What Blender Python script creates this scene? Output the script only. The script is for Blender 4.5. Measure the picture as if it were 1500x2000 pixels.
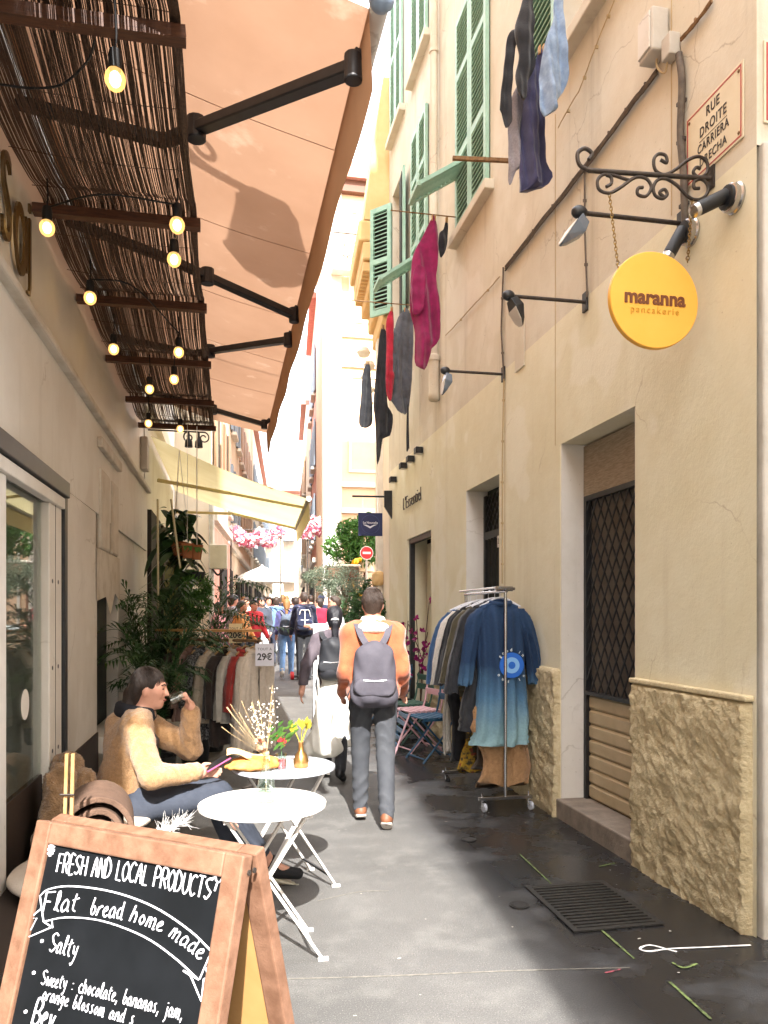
import bpy, bmesh, math, random
import numpy as np
from mathutils import Vector, Matrix, Euler
random.seed(7); np.random.seed(7)
for o in list(bpy.data.objects): bpy.data.objects.remove(o)
SC = bpy.context.scene
COL = SC.collection
R = math.radians
# ---------------------------------------------------------------- camera
YAW = math.atan(0.2)                       # camera turned right of the street axis (+Y)
CAM = Vector((0, 0, 1.6))
cd = bpy.data.cameras.new('camera'); cam = bpy.data.objects.new('camera', cd); COL.objects.link(cam)
cam.location = CAM; cam.rotation_euler = (R(90), 0, -YAW)
cd.sensor_width = 36; cd.lens = 27; cd.shift_y = 0.1; cd.clip_end = 600; cd.clip_start = .05
SC.camera = cam
SC.render.resolution_x = 768; SC.render.resolution_y = 1024
# ---------------------------------------------------------------- sky, sun, exposure
SUN_TRAVEL = Vector((0.085, 1.15, -1.0)).normalized()
W = bpy.data.worlds.new('World'); SC.world = W; W.use_nodes = True
nt = W.node_tree; bg = nt.nodes['Background']
sky = nt.nodes.new('ShaderNodeTexSky'); sky.sky_type = 'NISHITA'; sky.sun_disc = False
sky.sun_elevation = math.asin(-SUN_TRAVEL.z); sky.sun_rotation = math.atan2(-SUN_TRAVEL.x, -SUN_TRAVEL.y)
sky.air_density = 1.0; sky.dust_density = 2.0
# thin bright cloud over the whole sky
tc = nt.nodes.new('ShaderNodeTexCoord'); no = nt.nodes.new('ShaderNodeTexNoise'); no.inputs['Scale'].default_value = 2.2; no.inputs['Detail'].default_value = 5
rp = nt.nodes.new('ShaderNodeValToRGB'); rp.color_ramp.elements[0].position = .3; rp.color_ramp.elements[1].position = .62
rp.color_ramp.elements[0].color = (.45, .45, .45, 1); rp.color_ramp.elements[1].color = (.9, .9, .9, 1)
mx = nt.nodes.new('ShaderNodeMixRGB'); mx.inputs[2].default_value = (9.5, 9.5, 9.8, 1)
nt.links.new(tc.outputs['Generated'], no.inputs['Vector']); nt.links.new(no.outputs['Fac'], rp.inputs[0])
nt.links.new(rp.outputs[0], mx.inputs[0]); nt.links.new(sky.outputs[0], mx.inputs[1]); nt.links.new(mx.outputs[0], bg.inputs['Color'])
bg.inputs['Strength'].default_value = 0.15
sd = bpy.data.lights.new('sun', 'SUN'); sd.energy = 2.4; sd.angle = R(.55); sd.color = (1, .97, .93)
so = bpy.data.objects.new('sun', sd); COL.objects.link(so); so.rotation_euler = SUN_TRAVEL.to_track_quat('-Z', 'Y').to_euler()
so.location = (0, -10, 20)
vs = SC.view_settings; vs.view_transform = 'Standard'; vs.look = 'None'; vs.gamma = 1; vs.exposure = 2.8
try: vs.use_curve_mapping = False
except Exception: pass
SC.render.engine = 'CYCLES'
SC.cycles.max_bounces = 10; SC.cycles.diffuse_bounces = 6; SC.cycles.transparent_max_bounces = 12
# ---------------------------------------------------------------- pixel -> place
FX, FY = math.sin(YAW), math.cos(YAW); RX, RY = math.cos(YAW), -math.sin(YAW)
def ray(px, py):
    u = (px-750)/1500; v = (1200-py)/1500
    return Vector((FX+u*RX, FY+u*RY, v))
def onx(px, py, x): d = ray(px, py); return CAM + d*(x/d.x)
def ony(px, py, y): d = ray(px, py); return CAM + d*(y/d.y)
def onz(px, py, z): d = ray(px, py); return CAM + d*((z-1.6)/d.z)
def ond(px, py, t): return CAM + ray(px, py)*t
def gz(y): return 0 if y < 6 else .022*(min(y, 60)-6)
# ---------------------------------------------------------------- objects
WM = {}
def reg(o, m=None): WM[o.name] = (m or Matrix()).copy(); return o
def wm(o): return WM.get(o.name, Matrix())
def tag(o, label=None, cat=None, group=None, kind=None):
    if label: o['label'] = label
    if cat: o['category'] = cat
    if group: o['group'] = group
    if kind: o['kind'] = kind
    return o
def thing(name, label, cat, loc=(0, 0, 0), group=None, kind=None):
    o = bpy.data.objects.new(name, None); COL.objects.link(o); o.empty_display_size = .1
    o.location = loc; reg(o, Matrix.Translation(Vector(loc)))
    return tag(o, label, cat, group, kind)
def link(name, me, parent=None, m=None):
    o = bpy.data.objects.new(name, me); COL.objects.link(o)
    if m is None: m = Matrix()
    o.matrix_basis = m; reg(o, m)
    if parent is not None:
        o.parent = parent; o.matrix_parent_inverse = wm(parent).inverted()
    return o
class MB:
    """collects shapes in place; build() links them as one mesh object"""
    def __init__(s): s.v = []; s.f = []
    def add(s, vs, fs):
        b = len(s.v); s.v += [tuple(v) for v in vs]; s.f += [tuple(i+b for i in f) for f in fs]; return s
    def box(s, c, d, rot=None):
        hx, hy, hz = d[0]/2, d[1]/2, d[2]/2; c = Vector(c)
        P = [Vector((x, y, z)) for x in (-hx, hx) for y in (-hy, hy) for z in (-hz, hz)]
        if rot is not None: P = [rot @ p for p in P]
        return s.add([c+p for p in P], [(0, 1, 3, 2), (4, 6, 7, 5), (0, 4, 5, 1), (2, 3, 7, 6), (0, 2, 6, 4), (1, 5, 7, 3)])
    def box2(s, a, b):
        return s.box([(a[i]+b[i])/2 for i in range(3)], [abs(b[i]-a[i]) for i in range(3)])
    def beam(s, a, b, w, h, up=(0, 0, 1)):
        a = Vector(a); b = Vector(b); d = b-a; L = d.length; y = d/L; up = Vector(up)
        if abs(y.dot(up)) > .99: up = Vector((1, 0, 0))
        x = y.cross(up).normalized(); z = x.cross(y)
        m = Matrix((x, y, z)).transposed()
        return s.box((a+b)/2, (w, L, h), m)
    def cyl(s, a, b, r0, r1=None, n=12, cap=True):
        if r1 is None: r1 = r0
        a = Vector(a); b = Vector(b); d = (b-a).normalized()
        u = d.orthogonal().normalized(); w = d.cross(u); k = []
        for p, r in ((a, r0), (b, r1)):
            for i in range(n):
                t = 2*math.pi*i/n; k.append(p+u*(r*math.cos(t))+w*(r*math.sin(t)))
        fs = [(i, (i+1) % n, n+(i+1) % n, n+i) for i in range(n)]
        if cap: fs += [tuple(range(n-1, -1, -1)), tuple(range(n, 2*n))]
        return s.add(k, fs)
    def tube(s, path, r, n=6, closed=False):
        P = [Vector(p) for p in path]; N = len(P)
        if N < 2: return s
        rr = r if isinstance(r, (list, tuple)) else [r]*N
        d0 = (P[1]-P[0]).normalized(); u = d0.orthogonal().normalized(); K = []
        for i, p in enumerate(P):
            d = (P[(i+1) % N]-P[i-1]) if (closed or 0 < i < N-1) else (P[1]-P[0] if i == 0 else P[-1]-P[-2])
            if d.length < 1e-9: d = d0
            d = d.normalized(); u = (u-d*u.dot(d))
            if u.length < 1e-6: u = d.orthogonal()
            u.normalize(); w = d.cross(u); d0 = d
            for j in range(n):
                t = 2*math.pi*j/n; K.append(p+(u*math.cos(t)+w*math.sin(t))*rr[i])
        fs = []
        M_ = N if closed else N-1
        for i in range(M_):
            a = i*n; b = ((i+1) % N)*n
            for j in range(n): fs.append((a+j, a+(j+1) % n, b+(j+1) % n, b+j))
        if not closed: fs += [tuple(range(n-1, -1, -1)), tuple(range((N-1)*n, N*n))]
        return s.add(K, fs)
    def lathe(s, c, prof, n=20, axis=(0, 0, 1), cap=True):
        c = Vector(c); ax = Vector(axis).normalized(); u = ax.orthogonal().normalized(); w = ax.cross(u); K = []
        for r, h in prof:
            for j in range(n):
                t = 2*math.pi*j/n; K.append(c+ax*h+(u*math.cos(t)+w*math.sin(t))*max(r, 1e-4))
        fs = []
        for i in range(len(prof)-1):
            for j in range(n): fs.append((i*n+j, i*n+(j+1) % n, (i+1)*n+(j+1) % n, (i+1)*n+j))
        if cap: fs += [tuple(range(n-1, -1, -1)), tuple(range((len(prof)-1)*n, len(prof)*n))]
        return s.add(K, fs)
    def prism(s, pts, ext):
        """pts: planar polygon in 3D, extruded by vector ext"""
        e = Vector(ext); P = [Vector(p) for p in pts]; n = len(P)
        K = P+[p+e for p in P]
        fs = [tuple(range(n-1, -1, -1)), tuple(range(n, 2*n))]+[(i, (i+1) % n, n+(i+1) % n, n+i) for i in range(n)]
        return s.add(K, fs)
    def ball(s, c, r, n=10, sc=(1, 1, 1), rot=None):
        c = Vector(c); K = []; m = n//2+1
        for i in range(m):
            a = math.pi*i/(m-1)
            for j in range(n):
                t = 2*math.pi*j/n
                p = Vector((r*sc[0]*math.sin(a)*math.cos(t), r*sc[1]*math.sin(a)*math.sin(t), r*sc[2]*math.cos(a)))
                K.append(c+(rot @ p if rot is not None else p))
        fs = []
        for i in range(m-1):
            for j in range(n): fs.append((i*n+j, (i+1)*n+j, (i+1)*n+(j+1) % n, i*n+(j+1) % n))
        return s.add(K, fs)
    def loft(s, rings, cap=True):
        n = len(rings[0]); K = [p for r in rings for p in r]; fs = []
        for i in range(len(rings)-1):
            for j in range(n): fs.append((i*n+j, i*n+(j+1) % n, (i+1)*n+(j+1) % n, (i+1)*n+j))
        if cap: fs += [tuple(range(n-1, -1, -1)), tuple(range((len(rings)-1)*n, len(rings)*n))]
        return s.add(K, fs)
    def mesh(s, name, mat, smooth=False, fix=True):
        me = bpy.data.meshes.new(name); me.from_pydata(s.v, [], s.f)
        if mat is not None: me.materials.append(mat)
        if fix:
            b = bmesh.new(); b.from_mesh(me); bmesh.ops.recalc_face_normals(b, faces=b.faces); b.to_mesh(me); b.free()
        if smooth:
            me.polygons.foreach_set('use_smooth', [True]*len(me.polygons))
            try: me.set_sharp_from_angle(angle=R(smooth if smooth is not True else 50))
            except Exception: pass
        me.update(); return me
    def build(s, name, mat, parent=None, smooth=False, bevel=0, fix=True):
        o = link(name, s.mesh(name, mat, smooth, fix), parent)
        if bevel:
            b = o.modifiers.new('bevel', 'BEVEL'); b.width = bevel; b.segments = 2; b.limit_method = 'ANGLE'
        return o
def grid_mesh(mb, f, nu, nv):
    K = [f(i/nu, j/nv) for i in range(nu+1) for j in range(nv+1)]
    fs = [(i*(nv+1)+j, (i+1)*(nv+1)+j, (i+1)*(nv+1)+j+1, i*(nv+1)+j+1) for i in range(nu) for j in range(nv)]
    return mb.add(K, fs)
def catmull(P, k=6):
    P = [Vector(p) for p in P]
    if len(P) < 3: return P
    Q = [P[0]*2-P[1]]+P+[P[-1]*2-P[-2]]; out = []
    for i in range(1, len(Q)-2):
        a, b, c, d = Q[i-1], Q[i], Q[i+1], Q[i+2]
        for j in range(k):
            t = j/k
            out.append(.5*((2*b)+(c-a)*t+(2*a-5*b+4*c-d)*t*t+(-a+3*b-3*c+d)*t**3))
    return out+[P[-1]]
def text_mesh(txt, size, mat, ext=.002, off=0, align='CENTER', sx=1, space=1, shear=0):
    c = bpy.data.curves.new('t', 'FONT'); c.body = txt; c.size = size; c.extrude = ext; c.offset = off
    c.align_x = align; c.align_y = 'CENTER'; c.space_character = space; c.resolution_u = 4; c.shear = shear
    o = bpy.data.objects.new('t', c); COL.objects.link(o)
    dg = bpy.context.evaluated_depsgraph_get(); me = bpy.data.meshes.new_from_object(o.evaluated_get(dg))
    bpy.data.objects.remove(o); bpy.data.curves.remove(c)
    for v in me.vertices: v.co.x *= sx
    me.materials.clear(); me.materials.append(mat); return me
def frame(o, x, y):
    x = Vector(x).normalized(); y = Vector(y).normalized(); z = x.cross(y)
    m = Matrix((x, y, z)).transposed().to_4x4(); m.translation = Vector(o); return m
FACE_R = ((0, -1, 0), (0, 0, 1))      # lettering on the right wall
FACE_L = ((0, 1, 0), (0, 0, 1))       # on the left wall
FACE_C = ((1, 0, 0), (0, 0, 1))       # facing down the street to the camera
# ---------------------------------------------------------------- materials
def lin(c):
    if isinstance(c, str):
        c = c.lstrip('#'); c = [int(c[i:i+2], 16)/255 for i in (0, 2, 4)]
        c = [x/12.92 if x <= .04045 else ((x+.055)/1.055)**2.4 for x in c]
    return (c[0], c[1], c[2], 1)
MATS = {}
def mat(name, col, rough=.7, col2=None, sc=6, mixr=(.35, .65), bump=0, bsc=40, metal=0, spec=.4, stretch=(1, 1, 1), detail=5,
        transl=0, emit=0, emitcol=None, sheen=0, coat=0, col3=None, sc3=1.2, mixr3=(.45, .7), wave=None):
    if name in MATS: return MATS[name]
    m = bpy.data.materials.new(name); m.use_nodes = True; MATS[name] = m
    n = m.node_tree.nodes; l = m.node_tree.links; p = n['Principled BSDF']
    p.inputs['Roughness'].default_value = rough; p.inputs['Metallic'].default_value = metal
    p.inputs['Specular IOR Level'].default_value = spec
    if sheen: p.inputs['Sheen Weight'].default_value = sheen
    if coat: p.inputs['Coat Weight'].default_value = coat; p.inputs['Coat Roughness'].default_value = .1
    p.inputs['Base Color'].default_value = lin(col); out = None
    t = n.new('ShaderNodeTexCoord'); mp = n.new('ShaderNodeMapping'); mp.inputs['Scale'].default_value = stretch
    l.new(t.outputs['Object'], mp.inputs['Vector'])
    def noise(s, d=detail):
        q = n.new('ShaderNodeTexNoise'); q.inputs['Scale'].default_value = s; q.inputs['Detail'].default_value = d
        q.inputs['Roughness'].default_value = .6; l.new(mp.outputs[0], q.inputs['Vector']); return q
    def ramp(a, b):
        r = n.new('ShaderNodeMapRange'); r.inputs['From Min'].default_value = a; r.inputs['From Max'].default_value = b; return r
    if col2 is not None:
        q = noise(sc); r = ramp(*mixr); l.new(q.outputs['Fac'], r.inputs['Value'])
        x = n.new('ShaderNodeMixRGB'); x.inputs[1].default_value = lin(col); x.inputs[2].default_value = lin(col2)
        l.new(r.outputs[0], x.inputs[0]); out = x
        if col3 is not None:
            q = noise(sc3); r = ramp(*mixr3); l.new(q.outputs['Fac'], r.inputs['Value'])
            x = n.new('ShaderNodeMixRGB'); x.inputs[2].default_value = lin(col3)
            l.new(r.outputs[0], x.inputs[0]); l.new(out.outputs[0], x.inputs[1]); out = x
        l.new(out.outputs[0], p.inputs['Base Color'])
    if bump:
        q = noise(bsc, 6)
        b = n.new('ShaderNodeBump'); b.inputs['Strength'].default_value = min(1, bump); b.inputs['Distance'].default_value = .01*max(1, bump)
        l.new(q.outputs['Fac'], b.inputs['Height']); l.new(b.outputs[0], p.inputs['Normal'])
    if emit:
        p.inputs['Emission Color'].default_value = lin(emitcol or col); p.inputs['Emission Strength'].default_value = emit
    if transl:
        tr = n.new('ShaderNodeBsdfTranslucent'); tr.inputs['Color'].default_value = lin(col)
        if out is not None: l.new(out.outputs[0], tr.inputs['Color'])
        ms = n.new('ShaderNodeMixShader'); ms.inputs[0].default_value = transl
        l.new(p.outputs[0], ms.inputs[1]); l.new(tr.outputs[0], ms.inputs[2])
        l.new(ms.outputs[0], n['Material Output'].inputs['Surface'])
    return m
def glass(name, col=(1, 1, 1), tint=.12, rough=.0, refl=.07):
    """thin clear pane: mostly transparent with a fresnel reflection"""
    if name in MATS: return MATS[name]
    m = bpy.data.materials.new(name); m.use_nodes = True; MATS[name] = m
    n = m.node_tree.nodes; l = m.node_tree.links; n.remove(n['Principled BSDF'])
    g = n.new('ShaderNodeBsdfGlossy'); g.inputs['Roughness'].default_value = rough; t = n.new('ShaderNodeBsdfTransparent')
    t.inputs['Color'].default_value = (1-tint*(1-col[0]), 1-tint*(1-col[1]), 1-tint*(1-col[2]), 1)
    lw = n.new('ShaderNodeLayerWeight'); pw = n.new('ShaderNodeMath'); pw.operation = 'POWER'; pw.inputs[1].default_value = 3.5; l.new(lw.outputs['Facing'], pw.inputs[0]); f = n.new('ShaderNodeMath'); f.operation = 'MULTIPLY_ADD'; f.inputs[1].default_value = .55; f.inputs[2].default_value = refl; l.new(pw.outputs[0], f.inputs[0])
    x = n.new('ShaderNodeMixShader'); l.new(f.outputs[0], x.inputs[0]); l.new(t.outputs[0], x.inputs[1]); l.new(g.outputs[0], x.inputs[2])
    l.new(x.outputs[0], n['Material Output'].inputs['Surface']); return m
# ---------------------------------------------------------------- organic shapes: smooth unions meshed with surface nets
class SDF:
    def __init__(s): s.p = []; s.cut = []; s.disp = None
    def cone(s, a, b, ra, rb=None, k=.04): s.p.append(('c', np.array(a, float), np.array(b, float), ra, ra if rb is None else rb, k)); return s
    def ell(s, c, r, rot=None, k=.03, sub=False):
        s.p.append(('s' if sub else 'e', np.array(c, float), np.array(r, float), np.array(rot, float) if rot is not None else np.eye(3), k)); return s
    def plane(s, pt, nrm): s.cut.append((np.array(pt, float), np.array(nrm, float))); return s      # keeps the side opposite nrm
    def mesh(s, name, mt, h=.012, jit=0):
        lo = np.full(3, 1e9); hi = -lo
        for q in s.p:
            if q[0] == 'c': r = max(q[3], q[4]); a = np.minimum(q[1], q[2])-r; b = np.maximum(q[1], q[2])+r
            elif q[0] == 'e': r = q[2].max(); a = q[1]-r; b = q[1]+r
            else: continue
            lo = np.minimum(lo, a); hi = np.maximum(hi, b)
        lo -= .03+2*h; hi += .03+2*h
        ax = [np.arange(lo[i], hi[i]+h, h) for i in range(3)]
        F = np.full([len(x) for x in ax], 1.0, np.float32)
        for q in s.p:
            if q[0] == 'c': r = max(q[3], q[4]); a = np.minimum(q[1], q[2])-r; b = np.maximum(q[1], q[2])+r
            else: r = q[2].max(); a = q[1]-r; b = q[1]+r
            mg = q[-1]+3*h; sl = []
            for i in range(3):
                i0 = max(0, int((a[i]-mg-lo[i])/h)); i1 = min(len(ax[i]), int((b[i]+mg-lo[i])/h)+2); sl.append(slice(i0, i1))
            X, Y, Z = np.meshgrid(ax[0][sl[0]], ax[1][sl[1]], ax[2][sl[2]], indexing='ij', sparse=True)
            if q[0] == 'c':
                d = q[2]-q[1]; L = max(d @ d, 1e-9)
                t = np.clip(((X-q[1][0])*d[0]+(Y-q[1][1])*d[1]+(Z-q[1][2])*d[2])/L, 0, 1)
                D = np.sqrt((X-q[1][0]-t*d[0])**2+(Y-q[1][1]-t*d[1])**2+(Z-q[1][2]-t*d[2])**2)-(q[3]+(q[4]-q[3])*t)
            else:
                Rm = q[3]; dx, dy, dz = X-q[1][0], Y-q[1][1], Z-q[1][2]
                u = [(Rm[0, i]*dx+Rm[1, i]*dy+Rm[2, i]*dz) for i in range(3)]
                k0 = np.sqrt(sum((u[i]/q[2][i])**2 for i in range(3))); k1 = np.sqrt(sum((u[i]/q[2][i]**2)**2 for i in range(3)))+1e-6
                D = k0*(k0-1)/k1
            sub = tuple(sl); G = F[sub]; k = q[-1]
            if q[0] == 's':
                D = -D; hh = np.maximum(k-np.abs(G-D), 0)/k; F[sub] = np.maximum(G, D)+hh*hh*k/4
            else:
                hh = np.maximum(k-np.abs(G-D), 0)/k; F[sub] = np.minimum(G, D)-hh*hh*k/4
        X, Y, Z = np.meshgrid(*ax, indexing='ij', sparse=True)
        if s.disp is not None: F = F+s.disp(X, Y, Z)
        for pt, nr in s.cut:
            F = np.maximum(F, (X-pt[0])*nr[0]+(Y-pt[1])*nr[1]+(Z-pt[2])*nr[2])
        F[0] = F[-1] = 1; F[:, 0] = F[:, -1] = 1; F[:, :, 0] = F[:, :, -1] = 1
        I = F < 0; nx, ny, nz = F.shape
        S = np.zeros((nx-1, ny-1, nz-1, 3)); C = np.zeros((nx-1, ny-1, nz-1))
        def sh(a, o): return a[o[0]:nx-1+o[0], o[1]:ny-1+o[1], o[2]:nz-1+o[2]]
        for axn in range(3):
            oth = [i for i in range(3) if i != axn]
            for p_ in (0, 1):
                for q_ in (0, 1):
                    o0 = [0, 0, 0]; o0[oth[0]] = p_; o0[oth[1]] = q_; o1 = list(o0); o1[axn] = 1
                    a, b = sh(F, o0), sh(F, o1); m = (a < 0) != (b < 0)
                    t = np.where(m, a/np.where(m, a-b, 1), 0)
                    C += m
                    for i in range(3):
                        S[..., i] += m*(t if i == axn else o0[i])
        ok = C > 0; idx = np.full(C.shape, -1, np.int64); idx[ok] = np.arange(ok.sum())
        cell = np.argwhere(ok); V = (cell+S[ok]/C[ok][:, None])*h+lo
        if jit: V = V+np.random.RandomState(5).normal(0, jit, V.shape)
        Q = []
        for axn in range(3):
            o1, o2 = [(1, 2), (2, 0), (0, 1)][axn]
            a = np.take(I, range(0, I.shape[axn]-1), axis=axn); b = np.take(I, range(1, I.shape[axn]), axis=axn)
            for flip, m in ((False, a & ~b), (True, ~a & b)):
                e = np.argwhere(m)
                if len(e) == 0: continue
                ks = []
                for d1, d2 in ((0, 0), (-1, 0), (-1, -1), (0, -1)):
                    g = e.copy(); g[:, o1] += d1; g[:, o2] += d2; ks.append(idx[g[:, 0], g[:, 1], g[:, 2]])
                ks = np.stack(ks, 1)
                Q.append(ks[:, ::-1] if flip else ks)
        Q = np.concatenate(Q) if Q else np.zeros((0, 4), int)
        Q = Q[(Q >= 0).all(1)]
        me = bpy.data.meshes.new(name); me.from_pydata(V.tolist(), [], Q.tolist())
        me.materials.append(mt); me.polygons.foreach_set('use_smooth', [True]*len(me.polygons)); me.update()
        return me
    def build(s, name, mt, parent=None, h=.012, jit=0): return link(name, s.mesh(name, mt, h, jit), parent)
def plaster(name, base, alt, dark, lite, streak=.3, bump=.3):
    """old painted render: blotches, rain streaks, repaired patches, specks and hairline cracks"""
    m = bpy.data.materials.new(name); m.use_nodes = True; MATS[name] = m
    n = m.node_tree.nodes; l = m.node_tree.links; p = n['Principled BSDF']; p.inputs['Roughness'].default_value = .88; p.inputs['Specular IOR Level'].default_value = .25
    tc = n.new('ShaderNodeTexCoord')
    def noise(s, d=5, st=(1, 1, 1), off=0):
        mp = n.new('ShaderNodeMapping'); mp.inputs['Scale'].default_value = st; mp.inputs['Location'].default_value = (off, off*2, off); l.new(tc.outputs['Object'], mp.inputs[0])
        q = n.new('ShaderNodeTexNoise'); q.inputs['Scale'].default_value = s; q.inputs['Detail'].default_value = d; q.inputs['Roughness'].default_value = .62; l.new(mp.outputs[0], q.inputs['Vector']); return q.outputs[0]
    def mr(src, a, b, c=0, d=1):
        r = n.new('ShaderNodeMapRange'); r.inputs[1].default_value = a; r.inputs[2].default_value = b; r.inputs[3].default_value = c; r.inputs[4].default_value = d; l.new(src, r.inputs[0]); return r.outputs[0]
    def mix(f, a, b):
        x = n.new('ShaderNodeMixRGB'); l.new(f, x.inputs[0])
        for i, c in ((1, a), (2, b)):
            if isinstance(c, str): x.inputs[i].default_value = lin(c)
            else: l.new(c, x.inputs[i])
        return x.outputs[0]
    def mul(a, b):
        r = n.new('ShaderNodeMath'); r.operation = 'MULTIPLY'; l.new(a, r.inputs[0])
        if isinstance(b, float): r.inputs[1].default_value = b
        else: l.new(b, r.inputs[1])
        return r.outputs[0]
    c = mix(mr(noise(1.3, 6), .35, .7), base, alt)
    c = mix(mr(noise(4.5, 9, off=3), .5, .75, 0, .6), c, alt)
    c = mix(mr(noise(1.0, 2.5, off=7), .57, .6, 0, .45), c, lite)                       # patched areas
    c = mix(mr(noise(1.0, 7, (5, 5, .3), 11), .56, .78, 0, streak), c, dark)            # rain streaks
    c = mix(mul(mr(noise(42, 3, off=5), .66, .72, 0, .55), mr(noise(2.2, 3, off=9), .45, .6)), c, dark)
    vo = n.new('ShaderNodeTexVoronoi'); vo.feature = 'DISTANCE_TO_EDGE'; vo.inputs['Scale'].default_value = .9
    ad = n.new('ShaderNodeMixRGB'); ad.blend_type = 'ADD'; ad.inputs[0].default_value = .35; l.new(tc.outputs['Object'], ad.inputs[1]); nn = n.new('ShaderNodeTexNoise'); nn.inputs['Scale'].default_value = 3; nn.inputs['Detail'].default_value = 6; l.new(tc.outputs['Object'], nn.inputs['Vector']); l.new(nn.outputs['Color'], ad.inputs[2]); l.new(ad.outputs[0], vo.inputs['Vector'])
    cr = mul(mr(vo.outputs['Distance'], .0, .006, .55, 0), mr(noise(1.1, 2, off=21), .5, .58))
    c = mix(cr, c, dark)
    l.new(c, p.inputs['Base Color'])
    b = n.new('ShaderNodeBump'); b.inputs['Strength'].default_value = bump; b.inputs['Distance'].default_value = .012
    s_ = n.new('ShaderNodeMath'); s_.operation = 'MULTIPLY_ADD'; l.new(noise(9, 9), s_.inputs[0]); s_.inputs[1].default_value = 1.0; l.new(mul(noise(55, 4), .35), s_.inputs[2]); l.new(s_.outputs[0], b.inputs['Height']); l.new(b.outputs[0], p.inputs['Normal'])
    return m
def ridges(amp, fz=30, ph=0):
    return lambda X, Y, Z: amp*(np.abs(np.sin(fz*Z+5*np.sin(10*X+ph)+4*np.sin(11*Y+ph)))**.6-.6)*(.55+.45*np.sin(9*Z+6*X+ph))
def folds(amp, fx=9, fz=38, ph=0):
    return lambda X, Y, Z: amp*(np.sin(fz*Z+4*np.sin(fx*X+ph)+3*np.sin(fx*1.3*Y+ph*2))*np.sin(7*X+5*Y+3*Z+ph)+.6*np.sin(fx*2.2*X+fx*1.7*Y+8*np.sin(3*Z+ph)))
# ================================================================ materials of the place
m_cream = plaster('cream_plaster', '#ddd7bf', '#d3caac', '#a8977a', '#e3dece', .22)
m_peach = plaster('peach_plaster', '#d0c9b9', '#c2b7a2', '#8a7b66', '#d8d1c4', .5)
m_rough = mat('rough_render', '#d6c9a6', .95, '#bba985', 28, (.3, .7), bump=1.0, bsc=55, col3='#b3a381', sc3=3, mixr3=(.45, .7))
m_grey = mat('grey_white_plaster', '#c8c3ba', .85, '#b3ada2', 3, (.35, .7), bump=.3, bsc=35, col3='#9d968a', sc3=1.5, mixr3=(.55, .8))
m_white = plaster('white_paint', '#d8d4cd', '#cac5bc', '#9c9386', '#dfdcd6', .2, .12)
m_step = mat('stone_step', '#8f8376', .8, '#70655a', 8, (.3, .7), bump=.5, bsc=30)
m_green = mat('green_shutter_paint', '#9bbdac', .6, '#86aa98', 7, (.4, .7), bump=.15, bsc=30)
m_dkgreen = mat('dark_gap', '#2c3029', .9)
m_black = mat('black_metal', '#16171a', .45, '#232427', 12, spec=.5)
m_iron = mat('wrought_iron', '#3a3532', .55, '#4c433c', 30, spec=.5, metal=.5)
m_rust = mat('rusty_iron', '#8a6d4a', .85, '#6a4c33', 25, bump=.3)
m_steel = mat('chromed_steel', '#b8b8ba', .22, metal=1)
m_shutter = mat('beige_roller_shutter', '#bfad8c', .5, '#a59372', 4, (.35, .8), spec=.5)
m_woven = mat('woven_panel', '#a89985', .9, '#8a7b68', 14, (.35, .65), bump=.6, bsc=60, stretch=(1, 1, 9))
m_dark = mat('dark_interior', '#2b2824', .9)
m_dkbrown = mat('dark_brown_panel', '#33271f', .6, '#2a201a', 5)
m_ochre = mat('ochre_plaster', '#dcba86', .85, '#cfab74', 2.5, (.35, .7), bump=.2)  # ochre paint of the cornice and attic
m_pink = mat('pink_plaster', '#d79a86', .85, '#c98a77', 2, (.35, .7))
m_salmon = mat('salmon_plaster', '#e4c3a2', .85, '#dbb795', 1.5, (.35, .7))
m_pale = mat('pale_plaster', '#e8dcc8', .85, '#ddcfba', 1.2, (.35, .7))
m_roof = mat('red_roof_tile', '#bd8576', .85, '#a87365', 8)
m_trim = mat('white_stone_trim', '#e4ddd0', .8, '#d3cabb', 3)
m_wood = mat('brown_wood', '#6b4532', .6, '#55341f', 10, stretch=(6, 1, 6), bump=.2)
m_cable = mat('cable_sheath', '#4a4038', .7, '#63584b', 20)
m_cablelt = mat('pale_painted_cable', '#b39e79', .8)
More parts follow.
